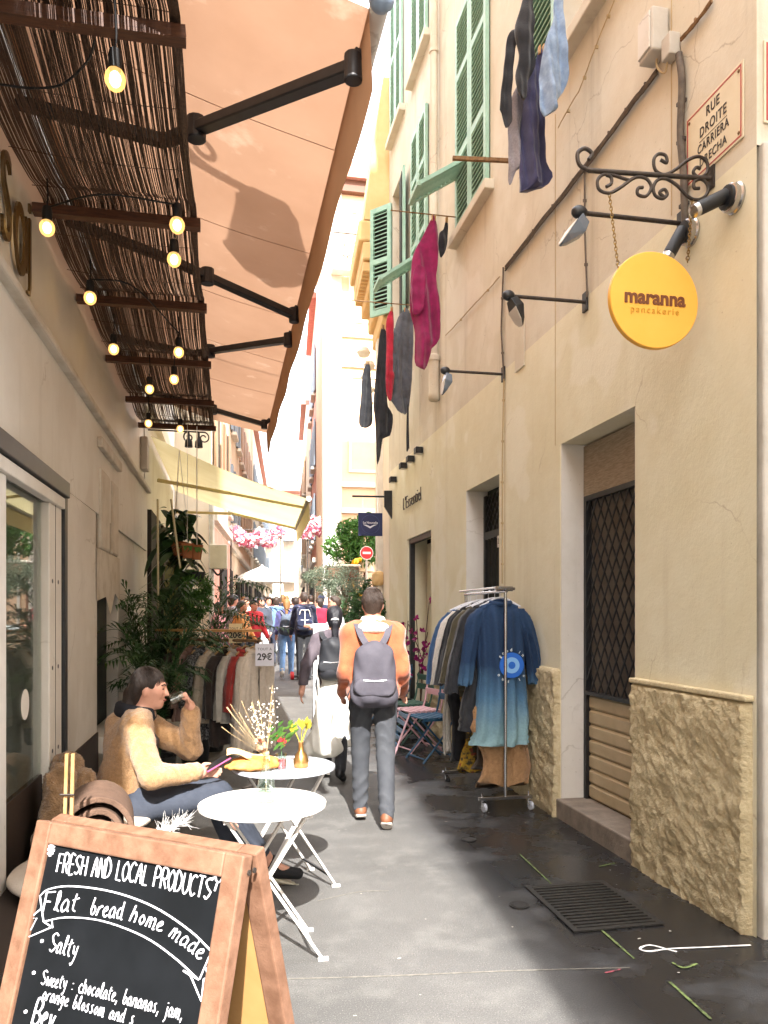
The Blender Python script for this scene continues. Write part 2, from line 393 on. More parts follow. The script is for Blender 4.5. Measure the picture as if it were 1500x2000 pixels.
# ground: asphalt, dry and grey, with a wet, shade-painted gutter side along the right-hand wall
def asphalt():
    m = bpy.data.materials.new('asphalt'); m.use_nodes = True; n = m.node_tree.nodes; l = m.node_tree.links; p = n['Principled BSDF']
    tc = n.new('ShaderNodeTexCoord')
    def noise(s, d=5):
        q = n.new('ShaderNodeTexNoise'); q.inputs['Scale'].default_value = s; q.inputs['Detail'].default_value = d; q.inputs['Roughness'].default_value = .62
        l.new(tc.outputs['Object'], q.inputs['Vector']); return q
    def mr(src, a, b, c=0, d=1):
        r = n.new('ShaderNodeMapRange'); r.inputs[1].default_value = a; r.inputs[2].default_value = b; r.inputs[3].default_value = c; r.inputs[4].default_value = d
        r.interpolation_type = 'SMOOTHSTEP'; l.new(src, r.inputs[0]); return r.outputs[0]
    def mth(op, a, b):
        r = n.new('ShaderNodeMath'); r.operation = op
        for i, x in enumerate((a, b)):
            if isinstance(x, (int, float)): r.inputs[i].default_value = x
            else: l.new(x, r.inputs[i])
        return r.outputs[0]
    def mix(f, a, b):
        x = n.new('ShaderNodeMixRGB'); l.new(f, x.inputs[0])
        for i, c in ((1, a), (2, b)):
            if isinstance(c, tuple): x.inputs[i].default_value = c
            else: l.new(c, x.inputs[i])
        return x.outputs[0]
    big = noise(.9); mid = noise(3.5, 8); fine = noise(170, 2); patch = noise(1.9, 7)
    c = mix(mr(big.outputs[0], .35, .7), (.11, .106, .1, 1), (.08, .078, .074, 1))
    c = mix(mr(mid.outputs[0], .45, .7), c, (.14, .135, .126, 1))
    c = mix(mr(fine.outputs[0], .58, .7), c, (.22, .21, .195, 1))
    c = mix(mr(fine.outputs[0], .44, .34), c, (.06, .058, .055, 1))
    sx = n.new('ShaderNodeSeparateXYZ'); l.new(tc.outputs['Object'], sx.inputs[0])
    edge = mr(sx.outputs[0], 1.15, 1.75)                       # towards the wet, shaded gutter side
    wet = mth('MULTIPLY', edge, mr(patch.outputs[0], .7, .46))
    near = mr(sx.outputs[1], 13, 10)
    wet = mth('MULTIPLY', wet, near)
    damp_shade = mth('MULTIPLY', edge, near)
    c = mix(mth('MULTIPLY', damp_shade, .84), c, (.019, .019, .02, 1))  # moist ground plus the right-hand shade painted into its colour
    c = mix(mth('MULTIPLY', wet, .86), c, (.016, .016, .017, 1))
    l.new(c, p.inputs['Base Color'])
    ro = n.new('ShaderNodeMapRange'); ro.inputs[3].default_value = .75; ro.inputs[4].default_value = .22; l.new(wet, ro.inputs[0]); l.new(ro.outputs[0], p.inputs['Roughness'])
    b = n.new('ShaderNodeBump'); b.inputs['Distance'].default_value = .006
    st = n.new('ShaderNodeMapRange'); st.inputs[3].default_value = .55; st.inputs[4].default_value = .16; l.new(wet, st.inputs[0]); l.new(st.outputs[0], b.inputs['Strength'])
    l.new(mth('ADD', noise(120, 3).outputs[0], mth('MULTIPLY', mid.outputs[0], 1.2)), b.inputs['Height']); l.new(b.outputs[0], p.inputs['Normal'])
    return m
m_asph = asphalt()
# ================================================================ ground
g = MB()
ys = [-200, -40, -6]+[i*.5 for i in range(0, 13)]+[8, 12, 20, 30, 60, 200]
xs = [-200, -6, -3, -1.2, 0, 1, 1.8, 2.5, 4, 10, 200]
def gh(x, y):
    return gz(y)-(.03*max(0, min(1, (x-1.2)/1.0))*max(0, 1-max(0, x-2.2)) if -6 < y < 14 and x < 2.6 else 0)
K = [(x, y, gz(y)) for y in ys for x in xs]
nx_ = len(xs)
g.add(K, [(j*nx_+i, j*nx_+i+1, (j+1)*nx_+i+1, (j+1)*nx_+i) for j in range(len(ys)-1) for i in range(nx_-1)])
street = g.build('street_paving', m_asph); tag(street, 'grey asphalt paving of the narrow street, wet and with painted shade along the right wall', 'street', kind='structure')
# chalk and spray marks on the asphalt
m_gpaint = mat('green_marking_paint', '#76894e', .8, '#454f2f', 30, (.4, .6)); m_wpaint = mat('white_marking_paint', '#e6e4df', .8, '#aaa8a2', 30, (.5, .8)); m_rpaint = mat('red_marking_paint', '#a8505c', .8, '#4a3536', 30, (.4, .6))
def mark(pts, w, m, label, z=.004):
    P = [onz(px, py, z) for px, py in pts]; P = catmull(P, 5) if len(P) > 2 else [P[0].lerp(P[1], i/12) for i in range(13)]
    mb = MB(); K = []; N = len(P); w = w*.75
    for i, p in enumerate(P):
        d = (P[min(i+1, N-1)]-P[max(i-1, 0)]); d.z = 0; d.normalize(); q = Vector((-d.y, d.x, 0))
        ww = w*(.75+.5*random.random())/2
        K += [p-q*ww, p+q*ww, p+q*ww+Vector((0, 0, .0012)), p-q*ww+Vector((0, 0, .0012))]
    mb.loft([K[i*4:i*4+4] for i in range(N)])
    o = mb.build('paint_mark', m); tag(o, label, 'paint mark', 'sprayed survey marks on the asphalt'); return o
mark([(1015, 1668), (1100, 1748)], .014, m_gpaint, 'short green sprayed line ending at the far corner of the drain grate')
mark([(1163, 1806), (1238, 1872)], .016, m_gpaint, 'green sprayed line between the drain grate and the white painted loop')
mark([(1308, 1918), (1388, 1990)], .018, m_gpaint, 'green sprayed line at the bottom edge, nearest the viewer')
mark([(1313, 1880), (1335, 1890), (1362, 1882)], .016, m_gpaint, 'green sprayed tick below the white painted line')
mark([(1170, 1692), (1200, 1686)], .012, m_gpaint, 'small green dash beside the far edge of the drain grate')
mark([(1182, 1900), (1212, 1893)], .012, m_rpaint, 'faint red sprayed dash in front of the drain grate')
mark([(1466, 1846), (1380, 1850), (1310, 1853), (1268, 1858), (1250, 1853), (1270, 1846), (1310, 1856), (1322, 1859)], .016, m_wpaint, 'white painted line with a loop at its end by the wall corner')
m_seamasph = mat('pale_asphalt_seam', '#7a766e', .9, '#5f5c56', 30)
for pts, lab in (([(560, 1912), (760, 1906), (1000, 1896), (1230, 1890)], 'pale seam crossing the asphalt in the foreground'), ([(620, 1760), (700, 1742), (760, 1740)], 'short pale crack in the asphalt by the folding tables')):
    mark(pts, .012, m_seamasph, lab, .0015)
# litter: leaf scraps and paper flecks
m_fleck = mat('pale_paper_scrap', '#b5b0a4', .9); m_leafscrap = mat('green_leaf_scrap', '#7d8a3a', .8)
fl = MB()
for i in range(45):
    x = random.uniform(.2, 2.4); y = random.uniform(2.6, 8.5); s = random.uniform(.003, .011); a = random.random()*6
    z0 = gz(y)+.003
    fl.add([(x+s*math.cos(a+t), y+.7*s*math.sin(a+t), z0+random.uniform(0, .003)) for t in (0, 1.1, 2.3+random.random(), 4.1, 5.2)], [(0, 1, 2, 3, 4)])
o = fl.build('paper_litter', m_fleck); tag(o, 'tiny pale scraps of litter scattered over the asphalt', 'litter', kind='stuff')
# drain grate
def grate():
    c = [onz(px, py, .006) for px, py in ((1100, 1727), (1258, 1722), (1352, 1794), (1182, 1800))]
    t = thing('drain_grate', 'long dark slotted drain grate set in the asphalt by the right wall', 'drain', (c[0]+c[2])/2*1.0)
    y0, y1, x0, x1 = 3.62, 4.22, 1.72, 2.16
    z = .003
    f = MB(); f.box2((x0-.03, y0-.03, z), (x1+.03, y0, z+.008)); f.box2((x0-.03, y1, z), (x1+.03, y1+.03, z+.008)); f.box2((x0-.03, y0, z), (x0, y1, z+.008)); f.box2((x1, y0, z), (x1+.03, y1, z+.008))
    f.build('rim', m_castiron, t)
    p = MB(); p.box2((x0, y0, z-.001), (x1, y1, z+.001)); p.build('pit', m_pit, t)
    me = MB().box((0, 0, 0), (x1-x0, .02, .007)).mesh('bar', m_castiron)
    n = 15
    for i in range(n):
        link('bar', me, t, Matrix.Translation(((x0+x1)/2, y0+.02+(y1-y0-.04)*i/(n-1), z+.0055)))
m_castiron = mat('cast_iron', '#2c2b2a', .5, '#3d3b38', 40, metal=.4); m_pit = mat('drain_pit_black', '#080808', .9)
grate()
for px, py, lab in ((915, 1640, 'small round iron cover in the asphalt farther from the grate'), (1014, 1768, 'small round iron cover in the asphalt left of the drain grate')):
    c = onz(px, py, .003); t = thing('valve_cover', lab, 'cover', c, 'small round iron covers')
    MB().lathe(c, [(.055, 0), (.055, .004), (.045, .004), (.045, .002), (.001, .002)], 24).build('rim', m_castiron, t)
    MB().lathe(c, [(.04, .002), (.04, .0045), (.001, .0045)], 20).build('lid', m_castiron, t)
# ================================================================ facade helper
def facade_x(x, y0, y1, z0, z1, holes, depth):
    """plastered wall sheet in the plane x with real openings; reveals go to x+depth"""
    mb = MB(); ysl = sorted({y0, y1, *[h[0] for h in holes], *[h[1] for h in holes]}); zsl = sorted({z0, z1, *[h[2] for h in holes], *[h[3] for h in holes]})
    ysl = [y for y in ysl if y0 <= y <= y1]; zsl = [z for z in zsl if z0 <= z <= z1]
    for a, b in zip(ysl, ysl[1:]):
        for c, d in zip(zsl, zsl[1:]):
            if any(h[0] <= (a+b)/2 <= h[1] and h[2] <= (c+d)/2 <= h[3] for h in holes): continue
            mb.add([(x, a, c), (x, b, c), (x, b, d), (x, a, d)], [(0, 1, 2, 3)])
    for h in holes:
        a, b, c, d = max(h[0], y0), min(h[1], y1), max(h[2], z0), min(h[3], z1)
        if c >= d or a >= b: continue
        X = x+depth
        q = [[(x, a, c), (X, a, c), (X, a, d), (x, a, d)], [(x, b, c), (x, b, d), (X, b, d), (X, b, c)]]
        if d == h[3]: q.append([(x, a, d), (X, a, d), (X, b, d), (x, b, d)])
        if c == h[2]: q.append([(x, a, c), (x, b, c), (X, b, c), (X, a, c)])
        for f in q: mb.add(f, [(0, 1, 2, 3)])
    return mb
def louvre(parent, name, o, wdir, w, h, mat_, n, thick=.04, individual=True, mids=(.5,), tilt=1):
    """louvred shutter leaf: frame mesh as a part, slats as its sub-parts. o = lower hinge corner"""
    o = Vector(o); wd = Vector(wdir).normalized(); up = Vector((0, 0, 1)); nr = wd.cross(up).normalized()
    m = Matrix((wd, nr, up)).transposed()
    f = MB(); st = .07
    def bx(a0, a1, c0, c1, th=thick): f.box(o+wd*((a0+a1)/2)+up*((c0+c1)/2), (a1-a0, th, c1-c0), m)
    bx(0, st, 0, h); bx(w-st, w, 0, h); bx(st, w-st, 0, .09); bx(st, w-st, h-.08, h)
    for q in mids: bx(st, w-st, h*q-.04, h*q+.04)
    fr = f.build(name, mat_, parent)
    MB().box(o+wd*(w/2)+up*(h/2)+nr*.03, (w-2*st, .006, h-.1), m).build('backing', m_dkgreen, fr)
    sl = MB().box((0, 0, 0), (w-2*st, .05, .01)).mesh('slat', mat_)
    rot = m.to_4x4() @ Matrix.Rotation(R(40)*tilt, 4, 'X')
    joined = MB()
    for i in range(n):
        z = .12+(h-.24)*i/(n-1)
        if any(abs(z-h*q) < .05 for q in mids): continue
        p = o+wd*(w/2)+up*z
        if individual:
            link('slat', sl, fr, Matrix.Translation(p) @ rot)
        else: joined.box(p, (w-2*st, .05, .01), (m @ Matrix.Rotation(R(40)*tilt, 3, 'X')))
    if not individual: tag(joined.build('slats', mat_, fr), kind='stuff')
    return fr
# ================================================================ right-hand cream building
XR = 2.55; YC = 3.36; YE = 12.3; ZT = 13.0
b1 = thing('cream_building', 'tall cream and peach plastered building along the right side with green shutters', 'building', (XR+2, 7, 0))
D1 = (4.52, 5.66, .13, 2.94); D2 = (7.07, 8.14, -.2, 2.96); D3 = (9.64, 11.0, -.2, 2.7)
WA = (4.55, 5.6, 5.95, 8.3); WB = (7.33, 8.40, 5.9, 8.3); WC = (9.75, 10.6, 5.9, 8.3); WD = (11.25, 12.05, 5.9, 8.3)
wins = [WA, WB, WC, WD]; up = [(w[0], w[1], w[2]+3.3, w[3]+3.3) for w in wins]
facade_x(XR, YC, YE, -.2, 3.92, [D1, D2, D3], .3).build('lower_wall', m_cream, b1, fix=False)
facade_x(XR, YC, YE, 3.92, ZT, wins+up, .3).build('upper_wall', m_peach, b1, fix=False)
cw = MB()
cw.add([(XR, YC, 3.92), (XR+7, YC, 3.92), (XR+7, YC, ZT), (XR, YC, ZT)], [(0, 1, 2, 3)]); cw.build('corner_wall', m_peach, b1, fix=False)
cw = MB(); cw.box2((XR+.02, YC-.025, -.2), (XR+7, YC+.2, 3.93)); cw.build('corner_pier', m_grey, b1, bevel=.01)
core = MB(); core.box2((XR+.31, YC+.25, -.3), (XR+7, YE-.02, ZT)); core.build('inner_core', m_dark, b1)
rf = MB(); rf.box2((XR-.55, YC-.5, ZT), (XR+7.2, YE+.02, ZT+.2)); rf.build('roof', m_roof, b1)
ew = MB(); ew.add([(XR, YE, -.2), (XR+7, YE, -.2), (XR+7, YE, ZT), (XR, YE, ZT)], [(0, 1, 2, 3)]); ew.build('end_wall', m_peach, b1)
# rough plinth, knobbly cast render
def rough_plinth(y0, y1, z1, seed):
    rs = np.random.RandomState(seed); ny, nz = max(4, int((y1-y0)/.022)), int((z1+.05)/.022)
    Nn = rs.rand(ny+1, nz+1); N2 = rs.rand(ny//4+3, nz//4+3)
    def f(a, b):
        i, j = int(round(a*ny)), int(round(b*nz)); y = y0+(y1-y0)*a; z = -.05+(z1+.05)*b
        ed = i in (0, ny) or j in (0, nz)
        u, v = a*(ny//4), b*(nz//4); iu, iv = int(u), int(v); fu, fv = u-iu, v-iv
        lo = (N2[iu, iv]*(1-fu)+N2[iu+1, iv]*fu)*(1-fv)+(N2[iu, iv+1]*(1-fu)+N2[iu+1, iv+1]*fu)*fv
        return (XR-(.0 if ed else .03+.018*Nn[i, j]**2+.022*lo), y, z)
    mb = MB(); grid_mesh(mb, f, ny, nz)
    o = mb.build('plinth', m_rough, b1, smooth=75, fix=False); return o
rough_plinth(YC+.03, 4.52, 1.17, 1); rough_plinth(5.66, 7.07, 1.17, 2); rough_plinth(8.14, 9.64, 1.22, 3); rough_plinth(11.0, YE, 1.25, 4)
lip = MB(); lip.box2((XR-.05, YC+.02, 1.165), (XR+.01, 4.52, 1.195)); lip.build('plinth_lip', m_rough, b1, bevel=.008)
# front door with woven fanlight panel, lattice grille and roller shutter
st_ = MB(); st_.box2((XR-.03, D1[0]-.02, -.05), (XR+.32, D1[1]+.03, .15)); st_.build('doorstep', m_step, b1, bevel=.012)
jb = MB(); jb.box2((XR+.004, D1[1]-.012, .152), (XR+.3, D1[1]+.0, 2.94)); jb.box2((XR+.004, D1[0], .15), (XR+.3, D1[0]+.012, 2.93)); jb.build('door_reveal', m_white, b1)
dr = MB(); dr.box2((XR+.24, D1[0]+.012, .15), (XR+.3, D1[1]-.012, 2.94)); door = dr.build('door', mat('brown_grey_door', '#6d655a', .7, '#5a5248', 5), b1)
wp = MB(); wp.box2((XR+.19, D1[0]+.012, 2.53), (XR+.24, D1[1]-.012, 2.925)); wp.build('woven_panel', m_woven, door)
fm = MB()
for a, b in (((D1[0]+.012, .15), (D1[0]+.05, 2.53)), ((D1[1]-.05, .15), (D1[1]-.012, 2.53)), ((D1[0]+.05, .97), (D1[1]-.05, 1.0)), ((D1[0]+.05, 2.49), (D1[1]-.05, 2.53))):
    fm.box2((XR+.19, a[0], a[1]), (XR+.24, b[0], b[1]))
fm.build('frame', m_black, door)
ya, yb, za, zb = D1[0]+.05, D1[1]-.05, 1.0, 2.49
def lattice(ya, yb, za, zb, x, step, slope, rad, parent, mt):
    """crossed diagonal bars"""
    for sgn in (1, -1):
        c = -3.0
        while c < 6:
            pts = []
            for y in (ya, yb):
                z = za+c+sgn*slope*(y-ya)
                pts.append((y, z))
            # clip to z-range
            (y1_, z1_), (y2_, z2_) = pts
            t0, t1 = 0., 1.
            dz = z2_-z1_
            for lim, sg in ((za, 1), (zb, -1)):
                f0, f1 = (z1_-lim)*sg, (z2_-lim)*sg
                if f0 < 0 and f1 < 0: t0 = 2
                elif f0 < 0: t0 = max(t0, f0/(f0-f1))
                elif f1 < 0: t1 = min(t1, f0/(f0-f1))
            if t0 < t1-.02:
                A = Vector((x+.008*sgn, y1_+(y2_-y1_)*t0, z1_+dz*t0)); B = Vector((x+.008*sgn, y1_+(y2_-y1_)*t1, z1_+dz*t1))
                MB().beam(A, B, .012, .009, (1, 0, 0)).build('grille_bar', mt, parent)
            c += step
lattice(ya, yb, za, zb, XR+.21, .19, 1.6, .006, door, m_black)
me = MB()
me.add([(0, 0, 0), (0, 1, 0), (-.016, 1, .02), (-.016, 0, .02), (-.016, 1, .1), (-.016, 0, .1), (0, 1, .118), (0, 0, .118)], [(0, 1, 2, 3), (3, 2, 4, 5), (5, 4, 6, 7), (0, 3, 5, 7), (1, 6, 4, 2)])
me = me.mesh('shutter_slat', m_shutter)
for i in range(7):
    link('shutter_slat', me, door, Matrix.Translation((XR+.235, D1[0]+.05, .155+.1165*i)) @ Matrix.Diagonal((1, D1[1]-D1[0]-.1, .97, 1)))
# second, dark door with grille
jb = MB(); jb.box2((XR+.004, D2[1]-.012, -.05), (XR+.3, D2[1], 2.96)); jb.build('door_reveal', m_white, b1)
dr = MB(); dr.box2((XR+.25, D2[0], -.05), (XR+.3, D2[1]-.012, 2.96)); door2 = dr.build('door', m_dkgreen, b1)
fm = MB(); fm.box2((XR+.2, D2[0], .1), (XR+.25, D2[0]+.06, 2.9)); fm.box2((XR+.2, D2[1]-.07, .1), (XR+.25, D2[1]-.012, 2.9)); fm.box2((XR+.2, D2[0]+.06, 2.42), (XR+.25, D2[1]-.07, 2.5)); fm.box2((XR+.2, D2[0]+.06, .1), (XR+.25, D2[1]-.07, .9)); fm.box2((XR+.2, (D2[0]+D2[1])/2-.03, .9), (XR+.25, (D2[0]+D2[1])/2+.03, 2.42)); fm.build('frame', m_black, door2)
bar = MB().cyl((0, 0, .9), (0, 0, 2.42), .009, n=8).mesh('grille_bar', m_black)
for i in range(9): link('grille_bar', bar, door2, Matrix.Translation((XR+.215, D2[0]+.12+i*.1, 0)))
lattice(D2[0]+.06, D2[1]-.07, 2.5, 2.9, XR+.22, .12, 1, .005, door2, m_black)
hn = MB(); hn.box2((XR+.185, D2[0]+.45, 2.3), (XR+.2, D2[0]+.57, 2.42)); hn.build('number_plate', m_white, door2)
link('number', text_mesh('26', .08, m_black, .001), door2, frame((XR+.183, D2[0]+.51, 2.36), *FACE_R))
# shop opening
fm = MB(); fm.box2((XR+.03, D3[1]-.07, .0), (XR+.1, D3[1], 2.7)); fm.box2((XR+.03, D3[0], 2.63), (XR+.1, D3[1]-.07, 2.7)); fm.box2((XR+.03, D3[0], 0), (XR+.1, D3[0]+.05, 2.63)); sf = fm.build('shop_frame', m_black, b1)
ins = MB(); ins.box2((XR+.28, D3[0]+.05, 0), (XR+.3, D3[1]-.07, 2.63)); ins.build('shop_back', m_cream, b1)
# windows with shutters
def window(w, parent, sill=True):
    p = MB(); p.box2((XR+.2, w[0], w[2]), (XR+.24, w[1], w[3])); wo = p.build('window', m_dark, parent)
    f = MB(); s = .06
    f.box2((XR+.15, w[0], w[2]), (XR+.2, w[0]+s, w[3])); f.box2((XR+.15, w[1]-s, w[2]), (XR+.2, w[1], w[3])); f.box2((XR+.15, (w[0]+w[1])/2-.04, w[2]), (XR+.2, (w[0]+w[1])/2+.04, w[3])); f.box2((XR+.15, w[0]+s, w[3]-s), (XR+.2, w[1]-s, w[3])); f.build('frame', m_white, wo)
    if sill:
        q = MB(); q.box2((XR-.1, w[0]-.12, w[2]-.1), (XR+.02, w[1]+.12, w[2]-.001)); q.build('sill', m_peach, wo, bevel=.01)
    return wo
for w in wins: window(w, b1)
for w in up: window(w, b1)
# window A: leaves folded back against the wall
louvre(b1, 'shutter', (XR-.05, WA[1]+.02, WA[2]), (0, 1, 0), .55, 2.3, m_green, 34)
louvre(b1, 'shutter', (XR-.05, WA[0]-.02, WA[2]), (0, -1, 0), .52, 2.3, m_green, 34)
# window B: both leaves closed
hw = (WB[1]-WB[0])/2
louvre(b1, 'shutter', (XR-.03, WB[0], WB[2]), (0, 1, 0), hw-.005, 2.4, m_green, 38, mids=(.34, .72))
louvre(b1, 'shutter', (XR-.03, WB[0]+hw+.005, WB[2]), (0, 1, 0), hw-.005, 2.4, m_green, 38, mids=(.34, .72))
# flap of the far leaf propped out
def flap(y0, y1, z, out, drop, parent):
    a = Vector((XR-.06, y0, z)); b = Vector((XR-.06-out, y0, z-drop)); mb = MB()
    for y in (y0, y1): mb.beam((XR-.06, y, z), (XR-.06-out, y, z-drop), .05, .04)
    mb.beam((XR-.06-out, y0-.02, z-drop), (XR-.06-out, y1+.02, z-drop), .05, .05); mb.beam((XR-.07, y0, z), (XR-.07, y1, z), .05, .05)
    o = mb.build('shutter_flap', m_green, parent)
    sl = MB().box((0, 0, 0), (.045, y1-y0-.05, .01)).mesh('slat', m_green)
    for i in range(9):
        t = (i+.7)/10; link('slat', sl, o, Matrix.Translation((XR-.06-out*t, (y0+y1)/2, z-drop*t)))
flap(8.02, 8.4, 6.55, .5, .32, b1)
louvre(b1, 'shutter', (XR-.03, WC[0], WC[2]), (0, 1, 0), .42, 2.4, m_green, 34, mids=(.34, .72), individual=False)
louvre(b1, 'shutter', (XR-.03, WC[0]+.43, WC[2]), (0, 1, 0), .42, 2.4, m_green, 34, mids=(.34, .72), individual=False)
flap(10.2, 10.58, 6.5, .5, .35, b1)
louvre(b1, 'shutter', (XR-.02, WD[1], WD[2]+.55), (-.5, .55, 0), .42, 1.75, m_green, 24, individual=True)
louvre(b1, 'shutter', (XR-.04, WD[0], WD[2]), (-.1, -.9, 0), .42, 2.2, m_green, 26, individual=False)
for w in up:
    h = (w[1]-w[0])/2
    louvre(b1, 'shutter', (XR-.03, w[0], w[2]), (0, 1, 0), h-.005, 2.3, m_green, 34, individual=False)
    louvre(b1, 'shutter', (XR-.03, w[0]+h+.005, w[2]), (0, 1, 0), h-.005, 2.3, m_green, 34, individual=False)
# blind recess behind the second lamp
rc = MB(); rc.box2((XR-.012, 6.4, 3.8), (XR-.002, 6.62, 4.22)); rc.build('bricked_up_vent', m_peach, b1)
# thin vertical seams
sm = MB()
for y, z0, z1 in ((6.9, 1.2, 3.9), (5.75, 2.95, 5.6), (4.1, 3.95, 8)): sm.box2((XR-.004, y, z0), (XR-.001, y+.008, z1))
sm.build('plaster_seam', m_cablelt, b1)
# drainpipe
dp = thing('drainpipe', 'cream painted drainpipe running down the peach upper wall', 'drainpipe', (XR-.07, 9.24, 4.3))
MB().cyl((XR-.07, 9.24, 4.75), (XR-.07, 9.24, 12.9), .048, n=16).build('pipe', m_peach, dp, smooth=True)
MB().lathe((XR-.07, 9.24, 4.25), [(.05, 0), (.072, .02), (.072, .09), (.064, .1), (.064, .5), (.075, .5), (.075, .56), (.05, .58)], 16).build('shoe', m_peach, dp, smooth=True)
cl = MB().lathe((0, 0, 0), [(.054, -.02), (.058, -.02), (.058, .02), (.054, .02)], 16).mesh('collar', m_peach, True)
for z in (6.4, 8.6, 10.8): link('collar', cl, dp, Matrix.Translation((XR-.07, 9.24, z)))
# ================================================================ fixtures on the right wall
m_yellow = mat('yellow_sign_paint', '#eeb44e', .5, '#eaae46', 3, spec=.3); m_brownink = mat('brown_lettering', '#6a3a1c', .6); m_goldink = mat('ochre_lettering', '#c8962a', .6)
m_plate = mat('enamel_plate', '#d8cdb4', .35, '#cfc2a6', 4); m_redink = mat('red_enamel', '#a83a3a', .4); m_ink = mat('black_enamel', '#241f1c', .4)
m_lampgrey = mat('grey_lamp_glass', '#6b7684', .25, spec=.6); m_spot = mat('spotlight_black', '#1b1d20', .5)
m_brass = mat('brass_chain', '#8a6f3d', .4, metal=.8)
def spiral(c, r0, r1, a0, turns, ux, uz, n=26):
    return [c+ux*((r0+(r1-r0)*i/n)*math.cos(a0+turns*2*math.pi*i/n))+uz*((r0+(r1-r0)*i/n)*math.sin(a0+turns*2*math.pi*i/n)) for i in range(n+1)]
def hanging_sign():
    Y = 3.72
    def q(px, py): return ony(px, py, Y)
    t = thing('hanging_sign', 'round yellow hanging shop sign lettered maranna pancakerie on a scrolled iron bracket', 'sign', (XR, Y, 3.9))
    b = MB(); b.tube([q(1405, 350), q(1150, 333)], .013, 8)
    b.tube(catmull([q(1150, 333), q(1132, 322), q(1128, 300), q(1142, 290), q(1156, 300), q(1150, 312)], 6), .011, 8)
    b.box2((XR-.012, Y-.03, q(1405, 350).z-.06), (XR-.001, Y+.03, q(1405, 350).z+.06))
    br = b.build('bracket', m_iron, t, smooth=True)
    sc_ = [[(1228, 352), (1186, 340), (1168, 350), (1170, 370), (1190, 377), (1212, 366), (1240, 347), (1262, 349), (1272, 366), (1262, 383), (1246, 380), (1246, 368), (1256, 366)],
           [(1184, 365), (1194, 358), (1193, 346), (1184, 342)],
           [(1290, 312), (1302, 318), (1300, 304), (1286, 301), (1277, 312), (1280, 332), (1297, 341), (1318, 332), (1345, 312), (1366, 306), (1381, 318), (1380, 338), (1365, 346), (1354, 337), (1360, 327), (1368, 330)],
           [(1297, 385), (1288, 376), (1298, 370), (1303, 380), (1294, 388), (1280, 382), (1276, 366), (1284, 352), (1300, 349), (1322, 362), (1345, 385), (1364, 390), (1380, 380), (1382, 362), (1370, 350), (1356, 355), (1356, 367), (1366, 368)]]
    for P in sc_:
        MB().tube(catmull([q(*p) for p in P], 5), .009, 8).build('scroll', m_iron, t, smooth=True)
    c = q(1277, 587); r = .256
    bd = MB(); bd.lathe(c+Vector((0, .02, 0)), [(r*.985, -.03), (r, -.026), (r, .0), (r*.985, .004)], 64, (0, 1, 0)).build('board', m_yellow, t, smooth=40)
    link('lettering', text_mesh('maranna', .105, m_brownink, .0015, .0035, sx=.98), t, frame(c+Vector((.0, -.0125, .008)), *FACE_C))
    link('lettering', text_mesh('pancakerie', .052, m_goldink, .0015, 0, space=1.25), t, frame(c+Vector((.0, -.0125, -.058)), *FACE_C))
    def chain(a, b):
        n = 22; mb = MB(); d = (b-a).normalized(); u = d.orthogonal().normalized(); w = d.cross(u)
        for i in range(n):
            p = a.lerp(b, (i+.5)/n); L = (b-a).length/n*.75; s = u if i % 2 else w
            mb.tube([p+d*(L*math.cos(k*math.pi/4))+s*(.007*math.sin(k*math.pi/4)) for k in range(8)], .0024, 4, closed=True)
        mb.build('chain', m_brass, t, smooth=True)
    chain(q(1190, 378), q(1207, 522)); chain(q(1352, 388), q(1343, 512))
    ey = MB(); ey.tube([q(1207, 515)+Vector((.012*math.cos(k), 0, .012*math.sin(k))) for k in np.linspace(0, 6.28, 9)[:-1]], .003, 5, True); ey.tube([q(1343, 505)+Vector((.012*math.cos(k), 0, .012*math.sin(k))) for k in np.linspace(0, 6.28, 9)[:-1]], .003, 5, True); ey.build('hook', m_steel, t)
hanging_sign()
def street_plate():
    t = thing('street_name_plate', 'cream enamel street name plate with red border reading RUE DROITE CARRIERA DRECHA', 'sign', (XR, 3.7, 4.2))
    y0, y1, z0, z1 = 3.45, 3.95, 4.015, 4.41
    MB().box2((XR-.008, y0, z0), (XR-.001, y1, z1)).build('plate', m_plate, t, bevel=.003)
    f = MB(); w = .008; i = .014; x0, x1 = XR-.0095, XR-.0075
    f.box2((x0, y0+i, z0+i), (x1, y1-i, z0+i+w)); f.box2((x0, y0+i, z1-i-w), (x1, y1-i, z1-i)); f.box2((x0, y0+i, z0+i+w), (x1, y0+i+w, z1-i-w)); f.box2((x0, y1-i-w, z0+i+w), (x1, y1-i, z1-i-w)); f.build('border', m_redink, t)
    for s, z, sz in (('RUE', 4.335, .075), ('DROITE', 4.25, .075), ('CARRIERA', 4.165, .068), ('DRECHA', 4.085, .068)):
        link('lettering', text_mesh(s, sz, m_ink, .0008, .0008, sx=.82 if s != 'CARRIERA' else .8, space=1.12), t, frame((XR-.0095, (y0+y1)/2, z), *FACE_R))
    MB().box2((x0, 3.58, 4.204), (x1, 3.82, 4.207)).build('rule', m_ink, t)
    sc = MB().lathe((0, 0, 0), [(.009, 0), (.008, .004), (.001, .005)], 10, (-1, 0, 0)).mesh('screw', m_rust, True)
    for y in (y0+.035, y1-.035):
        for z in (z0+.04, z1-.04): link('screw', sc, t, Matrix.Translation((XR-.008, y, z)))
street_plate()
